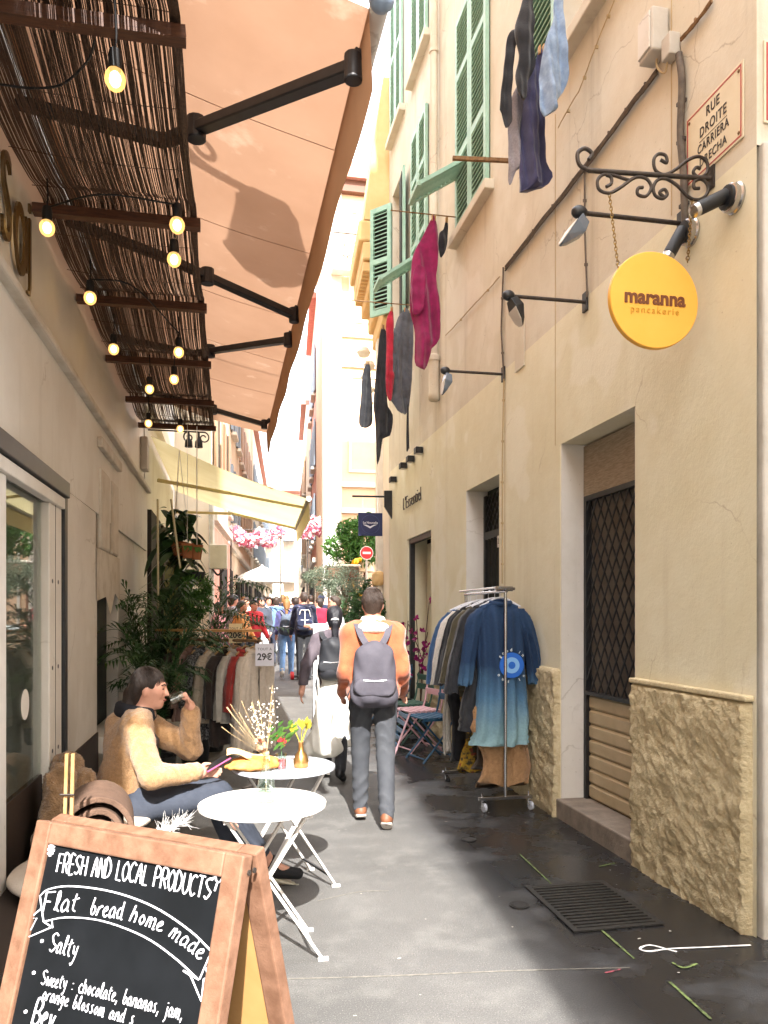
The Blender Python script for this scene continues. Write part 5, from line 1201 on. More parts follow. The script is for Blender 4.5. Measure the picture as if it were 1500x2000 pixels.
# ================================================================ chalkboard A-sign
m_frame = mat('orange_brown_wood', '#8a6752', .55, '#70503d', 8, stretch=(3, 3, 3), bump=.15, spec=.4); m_boardback = mat('tan_board', '#bd915c', .7, '#b0834e', 4)
m_chalkbd = mat('chalkboard_black', '#101214', .85, '#1b1d20', 5, (.4, .8), spec=.12); m_chalk = mat('white_chalk', '#e9e8ee', .9)
def aboard():
    TL = Vector((-.447, 2.0, 1.1)); TR = Vector((.04, 1.62, 1.1)); U = (TR-TL).normalized(); Wd = (TR-TL).length
    n = Vector((-U.y*-1, -U.x, 0)); n = Vector((U.y, -U.x, 0))
    if n.dot(-TL) < 0: n = -n
    t = thing('chalkboard_sign', 'wooden A-frame chalkboard listing fresh and local products at the lower left', 'chalkboard', ((TL+TR)/2).xy.to_3d())
    d = .3
    def panel(sg):
        Dn = (n*d*sg+Vector((0, 0, -1.1))); Ln = Dn.length; Dn.normalize(); N = U.cross(Dn)
        if N.dot(n*sg) < 0: N = -N
        return Dn, Ln, N
    Dn, Ln, N = panel(1)
    rot = Matrix((U, N, -Dn)).transposed()
    fw, ft = .05, .034
    org = TL+n*.004
    def P(s, tt, o=0): return org+U*s+Dn*tt+N*o
    fr = MB()
    fr.box(P(fw/2, Ln/2), (fw, ft, Ln), rot); fr.box(P(Wd-fw/2, Ln/2), (fw, ft, Ln), rot); fr.box(P(Wd/2, fw/2), (Wd-2*fw, ft-.002, fw), rot); fr.box(P(Wd/2, Ln-.14), (Wd-2*fw, ft-.002, fw), rot)
    fro = fr.build('front_frame', m_frame, t, bevel=.004)
    MB().box(P(Wd/2, (fw+Ln-.16)/2, .0), (Wd-2*fw+.004, .012, Ln-.16-fw+.02), rot).build('slate', m_chalkbd, t)
    Db, Lb, Nb = panel(-1); rb = Matrix((U, Nb, -Db)).transposed(); ob = TL-n*.036
    def Pb(s, tt, o=0): return ob+U*s+Db*tt+Nb*o
    bk = MB(); bk.box(Pb(fw/2, Lb/2), (fw, ft, Lb), rb); bk.box(Pb(Wd-fw/2, Lb/2), (fw, ft, Lb), rb); bk.box(Pb(Wd/2, fw/2), (Wd-2*fw, ft-.002, fw), rb); bk.box(Pb(Wd/2, Lb-.14), (Wd-2*fw, ft-.002, fw), rb); bk.build('rear_frame', m_frame, t, bevel=.004)
    MB().box(Pb(Wd/2, (fw+Lb-.16)/2), (Wd-2*fw+.004, .012, Lb-.16-fw+.02), rb).build('rear_panel', m_boardback, t)
    hs = MB()
    for o_ in (-.012, .006): hs.cyl(TR+U*.001+n*(.0+o_)+Vector((0, 0, -.035)), TR+U*.004+n*o_+Vector((0, 0, -.035)), .006, n=8)
    hs.build('hinge_screw', m_iron, t)
    # ---- chalk strokes
    pl = P(0, 0, .0085)
    def bp(px, py):
        r = ray(px, py); k = (pl-CAM).dot(N)/r.dot(N); return CAM+r*k
    G = {'F': (6, '0,0 0,10;0,10 6,10;0,5 4,5'), 'R': (6, '0,0 0,10 4,10 6,8 4,5 0,5;2,5 6,0'), 'E': (5, '5,10 0,10 0,0 5,0;0,5 4,5'), 'S': (6, '6,9 3,10 0,8 3,5 6,3 3,0 0,1'), 'H': (6, '0,0 0,10;6,0 6,10;0,5 6,5'), 'A': (6, '0,0 3,10 6,0;1,4 5,4'), 'N': (6, '0,0 0,10;0,10 6,0;6,0 6,10'), 'D': (6, '0,0 0,10 4,9 6,5 4,1 0,0'), 'L': (5, '0,10 0,0;0,0 5,0'), 'O': (6, '3,10 0,7 0,3 3,0 6,3 6,7 3,10'), 'C': (6, '6,9 3,10 0,7 0,3 3,0 6,1'), 'P': (6, '0,0 0,10 4,10 6,8 4,5 0,5'), 'U': (6, '0,10 0,3 3,0 6,3 6,10'), 'T': (6, '3,0 3,10;0,10 6,10'), 'B': (6, '0,0 0,10 4,10 5,8 3,5 0,5;3,5 6,3 4,0 0,0'),
         'l': (3, '0,1 2,6 2,10 1,9 1,2 3,0'), 'a': (5, '4,5 2,6 0,3 1,0 4,2 4,5;4,5 4,1 5,0'), 't': (4, '2,9 1,2 3,0;0,6 4,7'), 'b': (4, '1,10 0,2 2,0 4,3 2,5 0,3'), 'r': (4, '0,0 1,5;1,4 3,6 4,5'), 'e': (4, '0,2 3,4 2,6 0,4 0,1 2,0 4,1'), 'd': (5, '4,5 2,6 0,3 1,0 4,2;4,10 4,1 5,0'), 'h': (5, '0,0 1,10;0,3 2,6 4,4 4,0'), 'o': (4, '2,6 0,3 2,0 4,3 2,6'), 'm': (7, '0,0 1,6;1,4 2,6 3,5 3,0;3,4 5,6 6,4 6,0 7,0'), 'y': (5, '0,6 1,2 3,2;4,6 3,0 1,-4 0,-3'), 'w': (6, '0,6 1,0 3,4 4,0 6,6'), 'c': (4, '4,5 2,6 0,3 2,0 4,1'), 'n': (5, '0,0 1,6;1,4 3,6 4,4 4,0 5,0'), 's': (4, '3,6 1,5 3,2 2,0 0,1'), 'j': (3, '2,6 2,-2 0,-4;2,8 2,8.6'), 'g': (5, '4,5 2,6 0,3 2,1 4,4;4,6 3,-3 1,-4'), 'i': (2, '1,6 1,0;1,8 1,8.7'), 'v': (4, '0,6 2,0 4,6'), ',': (2, '1,1 0,-2'), ':': (3, '1,1 1,1.6;1,5 1,5.6'), ' ': (4, '')}
    def write(txt, path, hgt, caps=1.0, rad=.0024, slant=.15, part='chalk_lettering'):
        P_ = catmull([bp(*p) for p in path], 10) if len(path) > 2 else [bp(*path[0]).lerp(bp(*path[1]), i/20) for i in range(21)]
        Ls = [0]
        for a, b in zip(P_, P_[1:]): Ls.append(Ls[-1]+(b-a).length)
        tot = Ls[-1]; wsum = sum(G[ch][0]+2 for ch in txt); mb = MB(); cur = 0; rs = random.Random(len(txt))
        def at(l):
            l = max(0, min(tot-1e-6, l)); i = max(k for k in range(len(Ls)) if Ls[k] <= l+1e-9); i = min(i, len(P_)-2)
            return P_[i]+(P_[i+1]-P_[i])*((l-Ls[i])/max(1e-9, Ls[i+1]-Ls[i])), (P_[i+1]-P_[i]).normalized()
        for ch in txt:
            w, sdef = G[ch]
            for st in [s for s in sdef.split(';') if s]:
                pts = []
                for xy in st.split():
                    x, y = map(float, xy.split(',')); y += rs.uniform(-.25, .25); x += rs.uniform(-.2, .2)
                    b, tg = at((cur+x+slant*y)/wsum*tot); upv = N.cross(tg); upv = upv if upv.z > 0 else -upv
                    pts.append(b+upv*(y/10*hgt))
                mb.tube(catmull(pts, 4) if len(pts) > 2 else pts, rad, 5)
            cur += w+2
        mb.build(part, m_chalk, t, fix=False)
    write('FRESH AND LOCAL PRODUCTS', [(110, 1703), (250, 1722), (412, 1757)], .041, rad=.0019, slant=.05)
    write('Flat', [(84, 1780), (155, 1781)], .042, rad=.0019); write('bread', [(176, 1786), (242, 1796)], .036, rad=.0019); write('home', [(253, 1798), (320, 1822)], .034, rad=.0019); write('made', [(330, 1828), (396, 1878)], .034, rad=.0019)
    write('Salty', [(96, 1858), (152, 1872)], .04, rad=.0017); write('Sweety : chocolate, bananas, jam,', [(80, 1922), (200, 1950), (358, 1993)], .029, rad=.0014); write('orange blossom and s', [(82, 1952), (262, 2003)], .027, rad=.0014); write('Bev', [(62, 1998), (105, 2014)], .05)
    def curve(pts, rad=.0019, part='chalk_drawing', sm=True): MB().tube(catmull([bp(*p) for p in pts], 5) if sm and len(pts) > 2 else [bp(*p) for p in pts], rad, 5).build(part, m_chalk, t, fix=False)
    curve([(78, 1750), (95, 1737), (140, 1731), (220, 1742), (300, 1771), (370, 1817), (413, 1858)]); curve([(85, 1800), (130, 1792), (200, 1799), (280, 1829), (340, 1870), (388, 1914)])
    curve([(413, 1858), (390, 1912)]); curve([(78, 1750), (85, 1800)]); curve([(79, 1776), (58, 1794), (72, 1793), (52, 1832), (103, 1810), (101, 1797)], sm=False); curve([(85, 1800), (103, 1812)], sm=False)
    curve([(386, 1912), (358, 1896), (372, 1905), (393, 1955), (398, 1912), (406, 1908), (402, 1890)], sm=False)
    fl_ = MB(); c0 = bp(100, 1660)
    for k in range(8):
        a = k*math.pi/4; e = c0+U*(.009*math.cos(a))-Dn*(.014*math.sin(a)); fl_.tube([c0, e], [.0016, .0042], 5)
    fl_.build('chalk_flower', m_chalk, t, fix=False)
    su = MB(); c0 = bp(428, 1712); ringp = [c0+U*(.009*math.cos(k*math.pi/4))-Dn*(.012*math.sin(k*math.pi/4)) for k in range(8)]; su.tube(ringp, .002, 5, True)
    for k in range(6): a = k*math.pi/3+.3; su.tube([c0+U*(.011*math.cos(a))-Dn*(.014*math.sin(a)), c0+U*(.024*math.cos(a))-Dn*(.03*math.sin(a))], .0024, 5)
    su.build('chalk_sun', m_chalk, t, fix=False)
    ht = MB()
    for px, py in ((82, 1838), (66, 1900), (50, 1976)): ht.ball(bp(px, py), .0045, 6)
    ht.build('chalk_bullet', m_chalk, t, fix=False)
aboard()
# ================================================================ cafe tables and what stands on them
m_wtable = mat('white_powder_coat', '#dcd8d2', .45, spec=.4); m_tgrey = mat('pale_grey_table', '#b9bdc6', .4)
def bistro_table(cx, cy, label, mt, ml, r=.3, rz=0):
    t = thing('bistro_table', label, 'table', (cx, cy, 0), 'round folding bistro tables')
    MB().lathe((cx, cy, .69), [(r-.01, 0), (r, .004), (r, .018), (r-.012, .024), (r-.03, .021), (.001, .021)], 48).build('table_top', mt, t, smooth=40)
    ca, sa = math.cos(rz), math.sin(rz)
    def w(x, y, z): return Vector((cx+x*ca-y*sa, cy+x*sa+y*ca, z))
    for s, yy in ((1, .17), (-1, .15)):
        for q in (-1, 1):
            MB().beam(w(-.19*s, yy*q, .685), w(.25*s, yy*q, .012), .012, .028, w(0, 1, 0)-w(0, 0, 0)).build('leg', ml, t)
            MB().box(w(.255*s, yy*q, .008), (.05, .022, .016)).build('foot', ml, t, bevel=.004)
        m2 = MB(); m2.beam(w(.2*s, -yy, .085), w(.2*s, yy, .085), .012, .012); m2.build('stretcher', m_black if mt is m_tgrey else ml, t)
    for q in (-.19, .19): MB().beam(w(q, -.2, .68), w(q, .2, .68), .02, .018).build('rail', ml, t)
    return t
bistro_table(.15, 3.68, 'white round folding table in the sun, nearest the chalkboard', m_wtable, m_wtable, .3, .1)
bistro_table(.31, 4.55, 'pale grey round folding table behind the white one', m_tgrey, m_wtable, .3, .35)
ZTB = .711
m_clear = glass('clear_glass', (.7, .85, .78), .5, refl=.16); m_dry = mat('dried_straw', '#cdb48a', .9, '#b8986a', 20); m_drywht = mat('dried_white_flower', '#e9dfcf', .9)
v = Vector((.165, 3.66, ZTB)); t = thing('glass_bottle_vase', 'clear glass bottle with dried flowers on the white table', 'vase', v)
MB().lathe(v, [(.036, 0), (.042, .006), (.043, .07), (.036, .12), (.018, .17), (.014, .225), (.017, .235)], 24, cap=False).build('bottle', m_clear, t, smooth=50); MB().lathe(v, [(.035, .006), (.04, .01), (.041, .055), (.001, .056)], 20).build('water', glass('vase_water', (.6, .78, .7), .6, refl=.12), t, smooth=50)
st = MB(); hd = MB(); hw_ = MB(); rs = random.Random(5); lf = MB(); pk = MB()
for i in range(9):
    a = rs.uniform(2.4, 3.6); tip = v+Vector((.16*math.cos(a)*rs.uniform(.5, 1.1), .06*math.sin(a), .22+rs.uniform(.1, .22)))
    st.tube([v+Vector((0, 0, .03)), v+Vector((0, 0, .22)), tip], .0009, 4); hd.tube([tip, tip+(tip-v-Vector((0, 0, .2))).normalized()*.05], [.0009, .0017], 5)
for i in range(5):
    base = v+Vector((0, 0, .22)); tip = base+Vector((rs.uniform(-.07, .05), rs.uniform(-.03, .03), rs.uniform(.22, .36))); st.tube([v+Vector((0, 0, .03)), base, tip], .0015, 4)
    for k in range(26):
        p = base.lerp(tip, rs.uniform(.35, 1))+Vector((rs.gauss(0, .022), rs.gauss(0, .02), rs.gauss(0, .012))); hw_.ball(p, rs.uniform(.0022, .005), 6)
for k in range(16): lf.add([(p := v+Vector((.05+rs.gauss(0, .03), rs.gauss(0, .02), .3+rs.gauss(0, .03)))), p+Vector((.02, .004, .01)), p+Vector((.03, 0, .03)), p+Vector((.006, -.004, .02))], [(0, 1, 2, 3)])
for k in range(9): pk.ball(v+Vector((-.02+rs.gauss(0, .02), rs.gauss(0, .015), .29+rs.gauss(0, .025))), .012, 7)
st.build('stems', m_dry, t); tag(hd.build('grass_heads', m_dry, t), kind='stuff'); tag(hw_.build('white_sprigs', m_drywht, t), kind='stuff'); lf.build('leaves', m_leaf, t); pk.build('dried_blossoms', mat('dusty_pink', '#c98d74', .9), t)
v = ond(588, 1486, 4.46); v.z = ZTB; t = thing('gold_vase', 'small golden vase with yellow leaves on the grey table', 'vase', v)
MB().lathe(v, [(.034, 0), (.044, .01), (.046, .04), (.036, .07), (.016, .1), (.014, .14), (.018, .15), (.012, .15), (.001, .13)], 24).build('body', mat('brushed_gold', '#c99a5e', .3, metal=.9), t, smooth=50)
yl = MB(); ys_ = MB()
for k in range(7):
    a = rs.random()*6.3; tp = v+Vector((.05*math.cos(a), .03*math.sin(a), .19+rs.uniform(0, .07))); ys_.tube([v+Vector((0, 0, .13)), tp], .002, 4)
    for j in range(3): p = tp+Vector((rs.gauss(0, .01), rs.gauss(0, .01), -.01*j)); yl.add([p, p+Vector((.014, .006, .018)), p+Vector((.004, 0, .045)), p+Vector((-.012, -.005, .02))], [(0, 1, 2, 3)])
m_yl = mat('yellow_green_leaf', '#c9b53a', .6, '#a8a43a', 30, transl=.3); yl.build('leaves', m_yl, t); ys_.build('stems', m_yl, t)
v = ond(549, 1486, 4.42); v.z = ZTB; t = thing('red_glass', 'clear tumbler with red drink and flowers on the grey table', 'glass', v)
MB().lathe(v, [(.03, 0), (.034, .09), (.032, .09), (.028, .004), (.001, .004)], 20).build('tumbler', m_clear, t, smooth=50); MB().lathe(v, [(.026, .006), (.0285, .055), (.001, .055)], 18).build('red_drink', mat('red_liquid', '#c8303c', .15), t, smooth=50)
fl_ = MB(); gl_ = MB()
for k in range(9): fl_.ball(v+Vector((rs.gauss(0, .02), rs.gauss(0, .015), .17+rs.gauss(0, .035))), rs.uniform(.009, .016), 7)
for k in range(22): p = v+Vector((rs.gauss(.02, .035), rs.gauss(0, .03), .18+rs.gauss(0, .035))); gl_.add([p, p+Vector((.022, .008, .008)), p+Vector((.036, 0, .026)), p+Vector((.008, -.006, .022))], [(0, 1, 2, 3)])
MB().tube([v+Vector((0, 0, .01)), v+Vector((.005, 0, .2))], .002, 4).build('stem', m_leaf, t); fl_.build('blossoms', m_signred, t); gl_.build('leaves', m_leafl, t)
v = Vector((.12, 4.45, ZTB)); t = thing('bread_basket', 'folded flat breads in a paper wrap on the grey table', 'bread', v)
sd_ = SDF(); sd_.ell(v+Vector((.0, 0, .026)), (.15, .09, .026)).ell(v+Vector((.02, .02, .05)), (.13, .08, .022)); sd_.disp = folds(.004, 30, 60); sd_.build('bread', mat('toasted_bread', '#cf9a55', .8, '#a86f32', 18, bump=.3), t, .007)
mb = MB(); grid_mesh(mb, lambda a, b: (v.x-.14+.24*a, v.y-.06+.14*b, v.z+.075+.028*math.sin(5*a+1)+.02*b+.008*math.sin(11*b+4*a)), 16, 10); mb.build('paper_wrap', mat('kraft_paper', '#d9bd8e', .85, '#c9a874', 8), t, smooth=True)
# ================================================================ bench with cushions and throws
bn = thing('bench', 'dark brown bench along the shop front', 'bench', (-.72, 4, 0))
MB().box2((-.965, 2.7, .36), (-.5, 5.35, .42)).build('seat', m_dkbrown, bn, bevel=.01)
for y in (2.8, 4.05, 5.25): MB().box2((-.95, y-.03, 0), (-.55, y+.03, .36)).build('leg', m_dkbrown, bn)
m_throw = mat('beige_fleece', '#6f5646', .95, '#5f493b', 20, bump=.8, bsc=140); m_cush = mat('ivory_cushion', '#d5c8b8', .9, '#c8baa9', 6, bump=.3, bsc=120); m_fur = mat('brown_sherpa', '#9c7a55', .95, '#7d5f3f', 30, bump=1.2, bsc=110, sheen=.3)
def soft(name, label, cat, prims, mt, h=.012, disp=None, group=None):
    s_ = SDF()
    for p in prims: getattr(s_, p[0])(*p[1:])
    s_.disp = disp; o = s_.build(name, mt, None, h); tag(o, label, cat, group); return o
soft('seat_cushion', 'flat ivory seat cushion on the bench behind the chalkboard', 'cushion', [('ell', (-.7, 3.6, .47), (.24, .34, .05))], m_cush, .014, folds(.004))
soft('seat_cushion', 'flat ivory seat cushion under the seated woman', 'cushion', [('ell', (-.69, 4.55, .46), (.26, .5, .05))], m_cush, .014, folds(.004))
# rolled throw: a spiral sheet
rt = thing('rolled_throw', 'rolled dusty beige blanket standing on the bench', 'blanket', (-.55, 3.5, .5))
sp = []
for k in range(64):
    a = k/63*2.35*2*math.pi; r = .05+.0098*a/1.0*.72; sp.append((r*math.cos(a+.6), r*math.sin(a+.6)*1.12))
mb = MB(); ring = []
outr = [(x*1.0, z) for x, z in sp]
for (th, sgn) in ((0, 1),): pass
pts2 = []
for i, (x, z) in enumerate(sp): pts2.append(Vector((x, 0, z)))
rings = []
Rz = Matrix.Rotation(R(8), 3, 'Z')
for i, p in enumerate(pts2):
    d = (pts2[min(i+1, 63)]-pts2[max(i-1, 0)]).normalized(); nn = Vector((d.z, 0, -d.x)); q = []
    for (yy, s_) in ((-.16, -1), (.2, -1), (.2, 1), (-.16, 1)): q.append(Vector((-.56, 3.52, .665))+Rz @ (p+nn*(.012*s_)+Vector((0, yy+.008*math.sin(i*.7), 0))))
    rings.append(q)
mb.loft(rings).build('roll', m_throw, rt, smooth=60, bevel=.004)
fc_ = thing('sherpa_coat', 'light brown sherpa coat draped over the bench back', 'coat', (-.8, 4.2, .5))
s_ = SDF(); s_.cone((-.86, 4.05, .5), (-.85, 4.15, .78), .09, .07, .06).cone((-.86, 4.35, .5), (-.85, 4.38, .8), .09, .07, .06).cone((-.8, 4.1, .5), (-.76, 4.3, .72), .08, .06, .05); s_.disp = folds(.012, 14, 22); s_.build('coat', m_fur, fc_, .012, .0022)
soft('scatter_cushion', 'pale pink cushion leaning beside the rolled blanket', 'cushion', [('ell', (-.62, 3.98, .6), (.09, .19, .15))], mat('pale_pink_cushion', '#cdb5aa', .9, bump=.3, bsc=120), .014, folds(.004))
pm = thing('feather_plume', 'white fluffy feather plume lying on the cushion', 'feather', (-.4, 3.6, .55)); mb = MB(); c0 = ond(335, 1612, 3.42)
mb.tube([c0+Vector((-.08, .03, -.04)), c0+Vector((.05, -.01, .01))], .002, 4)
for k in range(170):
    f = rs.random(); p = c0+Vector((-.06+.12*f, .01, -.03+.04*f)); e = p+Vector((rs.gauss(.02, .03), rs.gauss(0, .03), rs.gauss(.02, .025))); mb.tube([p, e], [.0012, .0004], 3)
mb.build('barbs', mat('white_feather', '#f1eeea', .9), pm)
bsk = thing('bamboo_sticks', 'pair of tied split bamboo sticks upright behind the chalkboard', 'sticks', (-.6, 2.9, .42))
for o_, r_ in ((0, .011), (.024, .012)):
    p0 = ond(121+o_*600, 1600, 2.95); p1 = ond(131+o_*500, 1472, 2.95); p00 = Vector((p0.x-.0, p0.y, .42))
    MB().beam(p00, p1, .018, .012).build('stick', mat('bamboo', '#b99464', .6, '#a07c4c', 10), bsk)
MB().tube([ond(117+28*k/6, 1552, 2.93) for k in range(7)], .004, 5).build('tie', m_iron, bsk)
# ================================================================ clothes rails
c_den = None
def ombre():
    m = bpy.data.materials.new('ombre_denim'); m.use_nodes = True; n = m.node_tree.nodes; l = m.node_tree.links; p = n['Principled BSDF']; p.inputs['Roughness'].default_value = .9
    tc = n.new('ShaderNodeTexCoord'); sx = n.new('ShaderNodeSeparateXYZ'); l.new(tc.outputs['Object'], sx.inputs[0])
    no = n.new('ShaderNodeTexNoise'); no.inputs['Scale'].default_value = 5; l.new(tc.outputs['Object'], no.inputs['Vector'])
    ad = n.new('ShaderNodeMath'); ad.operation = 'MULTIPLY_ADD'; l.new(no.outputs[0], ad.inputs[0]); ad.inputs[1].default_value = .3; l.new(sx.outputs[2], ad.inputs[2])
    r = n.new('ShaderNodeValToRGB'); e = r.color_ramp.elements; e[0].position = .62; e[0].color = lin('#8fb0b6'); e[1].position = 1.0; e[1].color = lin('#5f86a4')
    x = e.new(1.0); x.position = .98; x.color = lin('#5b83a2'); e[-1].position = 1.0
    mr = n.new('ShaderNodeMapRange'); mr.inputs[1].default_value = .45; mr.inputs[2].default_value = 1.95; l.new(ad.outputs[0], mr.inputs[0])
    e[0].position = .18; e[0].color = lin('#8db0b8'); e[1].position = .42; e[1].color = lin('#4f7799'); e[2].position = .58; e[2].color = lin('#203c60')
    l.new(mr.outputs[0], r.inputs[0])
    q = n.new('ShaderNodeTexNoise'); q.inputs['Scale'].default_value = 60; l.new(tc.outputs['Object'], q.inputs['Vector']); mm = n.new('ShaderNodeMixRGB'); mm.blend_type = 'MULTIPLY'; mm.inputs[0].default_value = .35; l.new(r.outputs[0], mm.inputs[1]); l.new(q.outputs[0], mm.inputs[2])
    l.new(mm.outputs[0], p.inputs['Base Color'])
    b = n.new('ShaderNodeBump'); b.inputs['Strength'].default_value = .3; b.inputs['Distance'].default_value = .004; l.new(q.outputs[0], b.inputs['Height']); l.new(b.outputs[0], p.inputs['Normal'])
    return m
c_ombre = ombre()
RKX, RK0, RK1, RKZ = 2.2, 5.95, 7.02, 1.79
def clothes_rack():
    t = thing('clothes_rack', 'chrome rolling clothes rack by the right wall', 'clothes rack', (RKX, 6.5, 0))
    for y in (RK0, RK1):
        MB().cyl((RKX, y, .12), (RKX, y, RKZ+.02), .013, n=12).build('upright', m_steel, t, smooth=True)
        MB().box((RKX, y, .105), (.46, .035, .03)).build('base_bar', m_steel, t, bevel=.004)
        for s in (-1, 1):
            x = RKX+s*.2; w = MB().lathe((x+.012, y-.02, .036), [(.012, -.012), (.034, -.011), (.036, 0), (.034, .011), (.012, .012)], 16, (1, .2, 0)).build('castor', m_rubber if y > 6.5 else m_tgrey, t, smooth=50)
            mb = MB(); mb.cyl((x, y, .06), (x, y, .15), .008, n=8); mb.beam((x+.026, y-.02, .036), (x+.012, y, .075), .004, .024); mb.beam((x-.004, y-.02, .036), (x-.004, y, .075), .004, .024); mb.build('fork', m_steel, w)
    mb = MB(); mb.cyl((RKX, RK0-.03, RKZ), (RKX, RK1+.03, RKZ), .013, n=12); mb.build('rail', m_steel, t, smooth=True); MB().cyl((RKX-.05, RK0-.02, RKZ+.03), (RKX-.05, RK1+.03, RKZ+.03), .01, n=10).build('upper_rail', m_steel, t, smooth=True)
    mb = MB(); mb.cyl((RKX-.08, RK0, RKZ+.02), (RKX+.06, RK0, RKZ+.02), .02, n=12); mb.cyl((RKX+.05, RK0, RKZ+.02), (RKX+.08, RK0, RKZ+.02), .012, n=8); mb.build('clamp', m_steel, t)
clothes_rack()
m_hanger = mat('white_hanger', '#cfd0d8', .5); m_whanger = mat('wood_hanger', '#a8875c', .6)
def coat(label, mt, y, z_top, z_hem, half, sleeve_len, cx=RKX, dep=.07, hang=m_hanger, sleeve=True, ax=Vector((1, 0, 0)), name='coat', group='coats on the chrome rack', flare=1.05, collar=True, rail_z=None, low=None, sl_out=.11, nf=6):
    ax = ax.normalized(); dv = Vector((-ax.y, ax.x, 0)); c = Vector((cx, y, 0))
    def at(s, z, d=0): p = c+ax*s+dv*d; p.z = z; return p
    t = thing(name, label, 'clothing', at(0, z_hem), group); sd = hash(label) % 50
    mb = MB()
    hang_tube(mb, [at(0, z_top), at(0, z_top-.05), at(0, z_top-.16), at(0, (z_top+z_hem)/2), at(0, z_hem+.15), at(0, z_hem)], ax, [(.06, .05), (half*.72, dep*.7), (half*.88, dep), (half*.86, dep), (half*flare, dep*1.15), (half*flare*1.05, dep*1.2)], dv, nf, .2, sd, 56, wb=.25)
    mb.build('body', mt, t, smooth=80)
    if sleeve:
        for s in (-1, 1):
            mb = MB(); hang_tube(mb, [at(s*half*.68, z_top-.06), at(s*(half*.93), z_top-.17), at(s*(half*.98+sl_out*.6), z_top-.17-sleeve_len*.45), at(s*(half+sl_out), z_top-.17-sleeve_len)], ax, [(.045, .045), (.07, .055), (.062, .045), (.058, .04)], dv, 4, .3, sd+s, 28, wb=.4)
            mb.build('sleeve', mt, t, smooth=80)
    if collar:
        mb = MB(); mb.tube([at(.085*math.cos(a), z_top-.01+.015*math.sin(a), .055*math.sin(a)) for a in np.linspace(0, 6.28, 17)[:-1]], .02, 8, True); mb.build('collar', mt, t, smooth=True)
    rz_ = rail_z or RKZ
    mb = MB(); mb.tube(catmull([at(-half*.75, z_top-.045), at(0, z_top+.03), at(half*.75, z_top-.045)], 6), .008, 6); mb.tube(catmull([at(0, z_top+.03), at(0, rz_-.015), at(.016, rz_+.014), at(.0, rz_+.018)], 5), .003, 5); mb.build('hanger', hang, t)
    return t, at
dc, at_ = coat('long ombre denim coat with a blue roundel print, first on the chrome rack', c_ombre, RK0+.12, 1.71, .52, .235, .52, dep=.08, name='denim_coat', flare=1.0, nf=7, sl_out=.07)
# printed roundel and lettering on the coat back
def printed():
    m_b1, m_b2, m_b3 = mat('blue_print', '#2563c0', .8), mat('pale_blue_print', '#7fb0e0', .8), mat('print_white', '#cfd8dc', .8)
    ctr = ony(1003, 1300, RK0-.03); dc_ = ctr
    yb = RK0+.12-.08*1.02-.026
    # cloth front sits near y = yb; discs are thin patches on it
    for r, m, k in ((.105, m_b1, 0), (.066, m_b2, 1), (.03, m_b1, 2)):
        MB().lathe((dc_.x, yb-.002*k, dc_.z), [(r, -.004), (r, .004)], 32, (0, -1, 0)).build('printed_ring', m, dc)
    for s, a0, a1, rad in (('good in', 145, 40, .125), ('out in', 215, 320, .135)):
        n = len(s)
        for i, ch in enumerate(s):
            a = R(a0+(a1-a0)*i/(n-1)); p = Vector((dc_.x+rad*math.cos(a), yb-.004, dc_.z+rad*math.sin(a))); top = a0 < 180
            rx = Vector((math.sin(a), 0, -math.cos(a))) if top else Vector((-math.sin(a), 0, math.cos(a))); ry = Vector((math.cos(a), 0, math.sin(a))) if top else -Vector((math.cos(a), 0, math.sin(a)))
            if ch != ' ': link('printed_letter', text_mesh(ch, .035, m_b3, .001, .0006), dc, frame(p, rx, ry))
printed()
c_olive = cmat('olive_cloth', '#4f4a38', '#423d2e'); c_white = cmat('white_fleece', '#cfcac2', '#bdb8b0', bump=.8, sc=40); c_brown = cmat('brown_cloth', '#4b3d30', '#3d3126'); c_char = cmat('charcoal_cloth', '#32343a', '#26282c'); c_blue = cmat('mid_blue_denim', '#35567e', '#2a466a', sc=20); c_tan = cmat('camel_boucle', '#a8825c', '#92704d', bump=1.0, bsc=70, sc=30)
c_flor = mat('mustard_floral', '#3d3a2a', .9, '#a8862a', 16, (.45, .55), col3='#7a3a28', sc3=22, mixr3=(.6, .65)); c_patt = mat('black_white_flecked_knit', '#3a3c40', .95, '#9a9a98', 60, (.45, .6))
for lab, m, y, zt, zh, hf, sl in (('charcoal coat directly behind the denim coat', c_char, RK0+.26, 1.71, .62, .27, .6), ('olive jacket in the middle of the chrome rack', c_olive, RK0+.42, 1.7, .95, .27, .52), ('black jacket behind the olive jacket', c_black, RK0+.6, 1.7, .9, .27, .55), ('white fleece jacket towards the far end of the rack', c_white, RK0+.76, 1.69, 1.0, .27, .55), ('blue denim jacket at the far end of the chrome rack', c_blue, RK0+.93, 1.68, .95, .27, .55)):
    coat(lab, m, y, zt, zh, hf, sl, name='jacket', hang=m_hanger)
def hung(label, mt, y, x0, x1, z1, z0, name, dep=.05, nf=5, amp=.25):
    return garment(name, label, mt, [('cloth', [Vector(((x0+x1)/2, y, z1)), Vector(((x0+x1)/2, y, (z1+z0)/2)), Vector(((x0+x1)/2, y, z0))], Xv, [((x1-x0)/2*.8, dep*.7), ((x1-x0)/2*.95, dep), ((x1-x0)/2, dep)], Yv, nf, amp)], 'long garments under the coats on the chrome rack', 'clothing')
hung('camel boucle skirt showing below the denim coat', c_tan, RK0+.14, 1.99, 2.42, 1.0, .19, 'skirt', .04)
hung('mustard floral dress hanging low behind the olive jacket', c_flor, RK0+.5, 1.98, 2.3, 1.2, .24, 'dress')
hung('black trousers with a white side stripe at the far end of the rack', c_black, RK0+.75, 1.95, 2.12, 1.2, .28, 'trousers')
hung('white narrow trousers farthest on the rack', c_white, RK0+.93, 1.94, 2.02, 1.1, .32, 'trousers', .03)
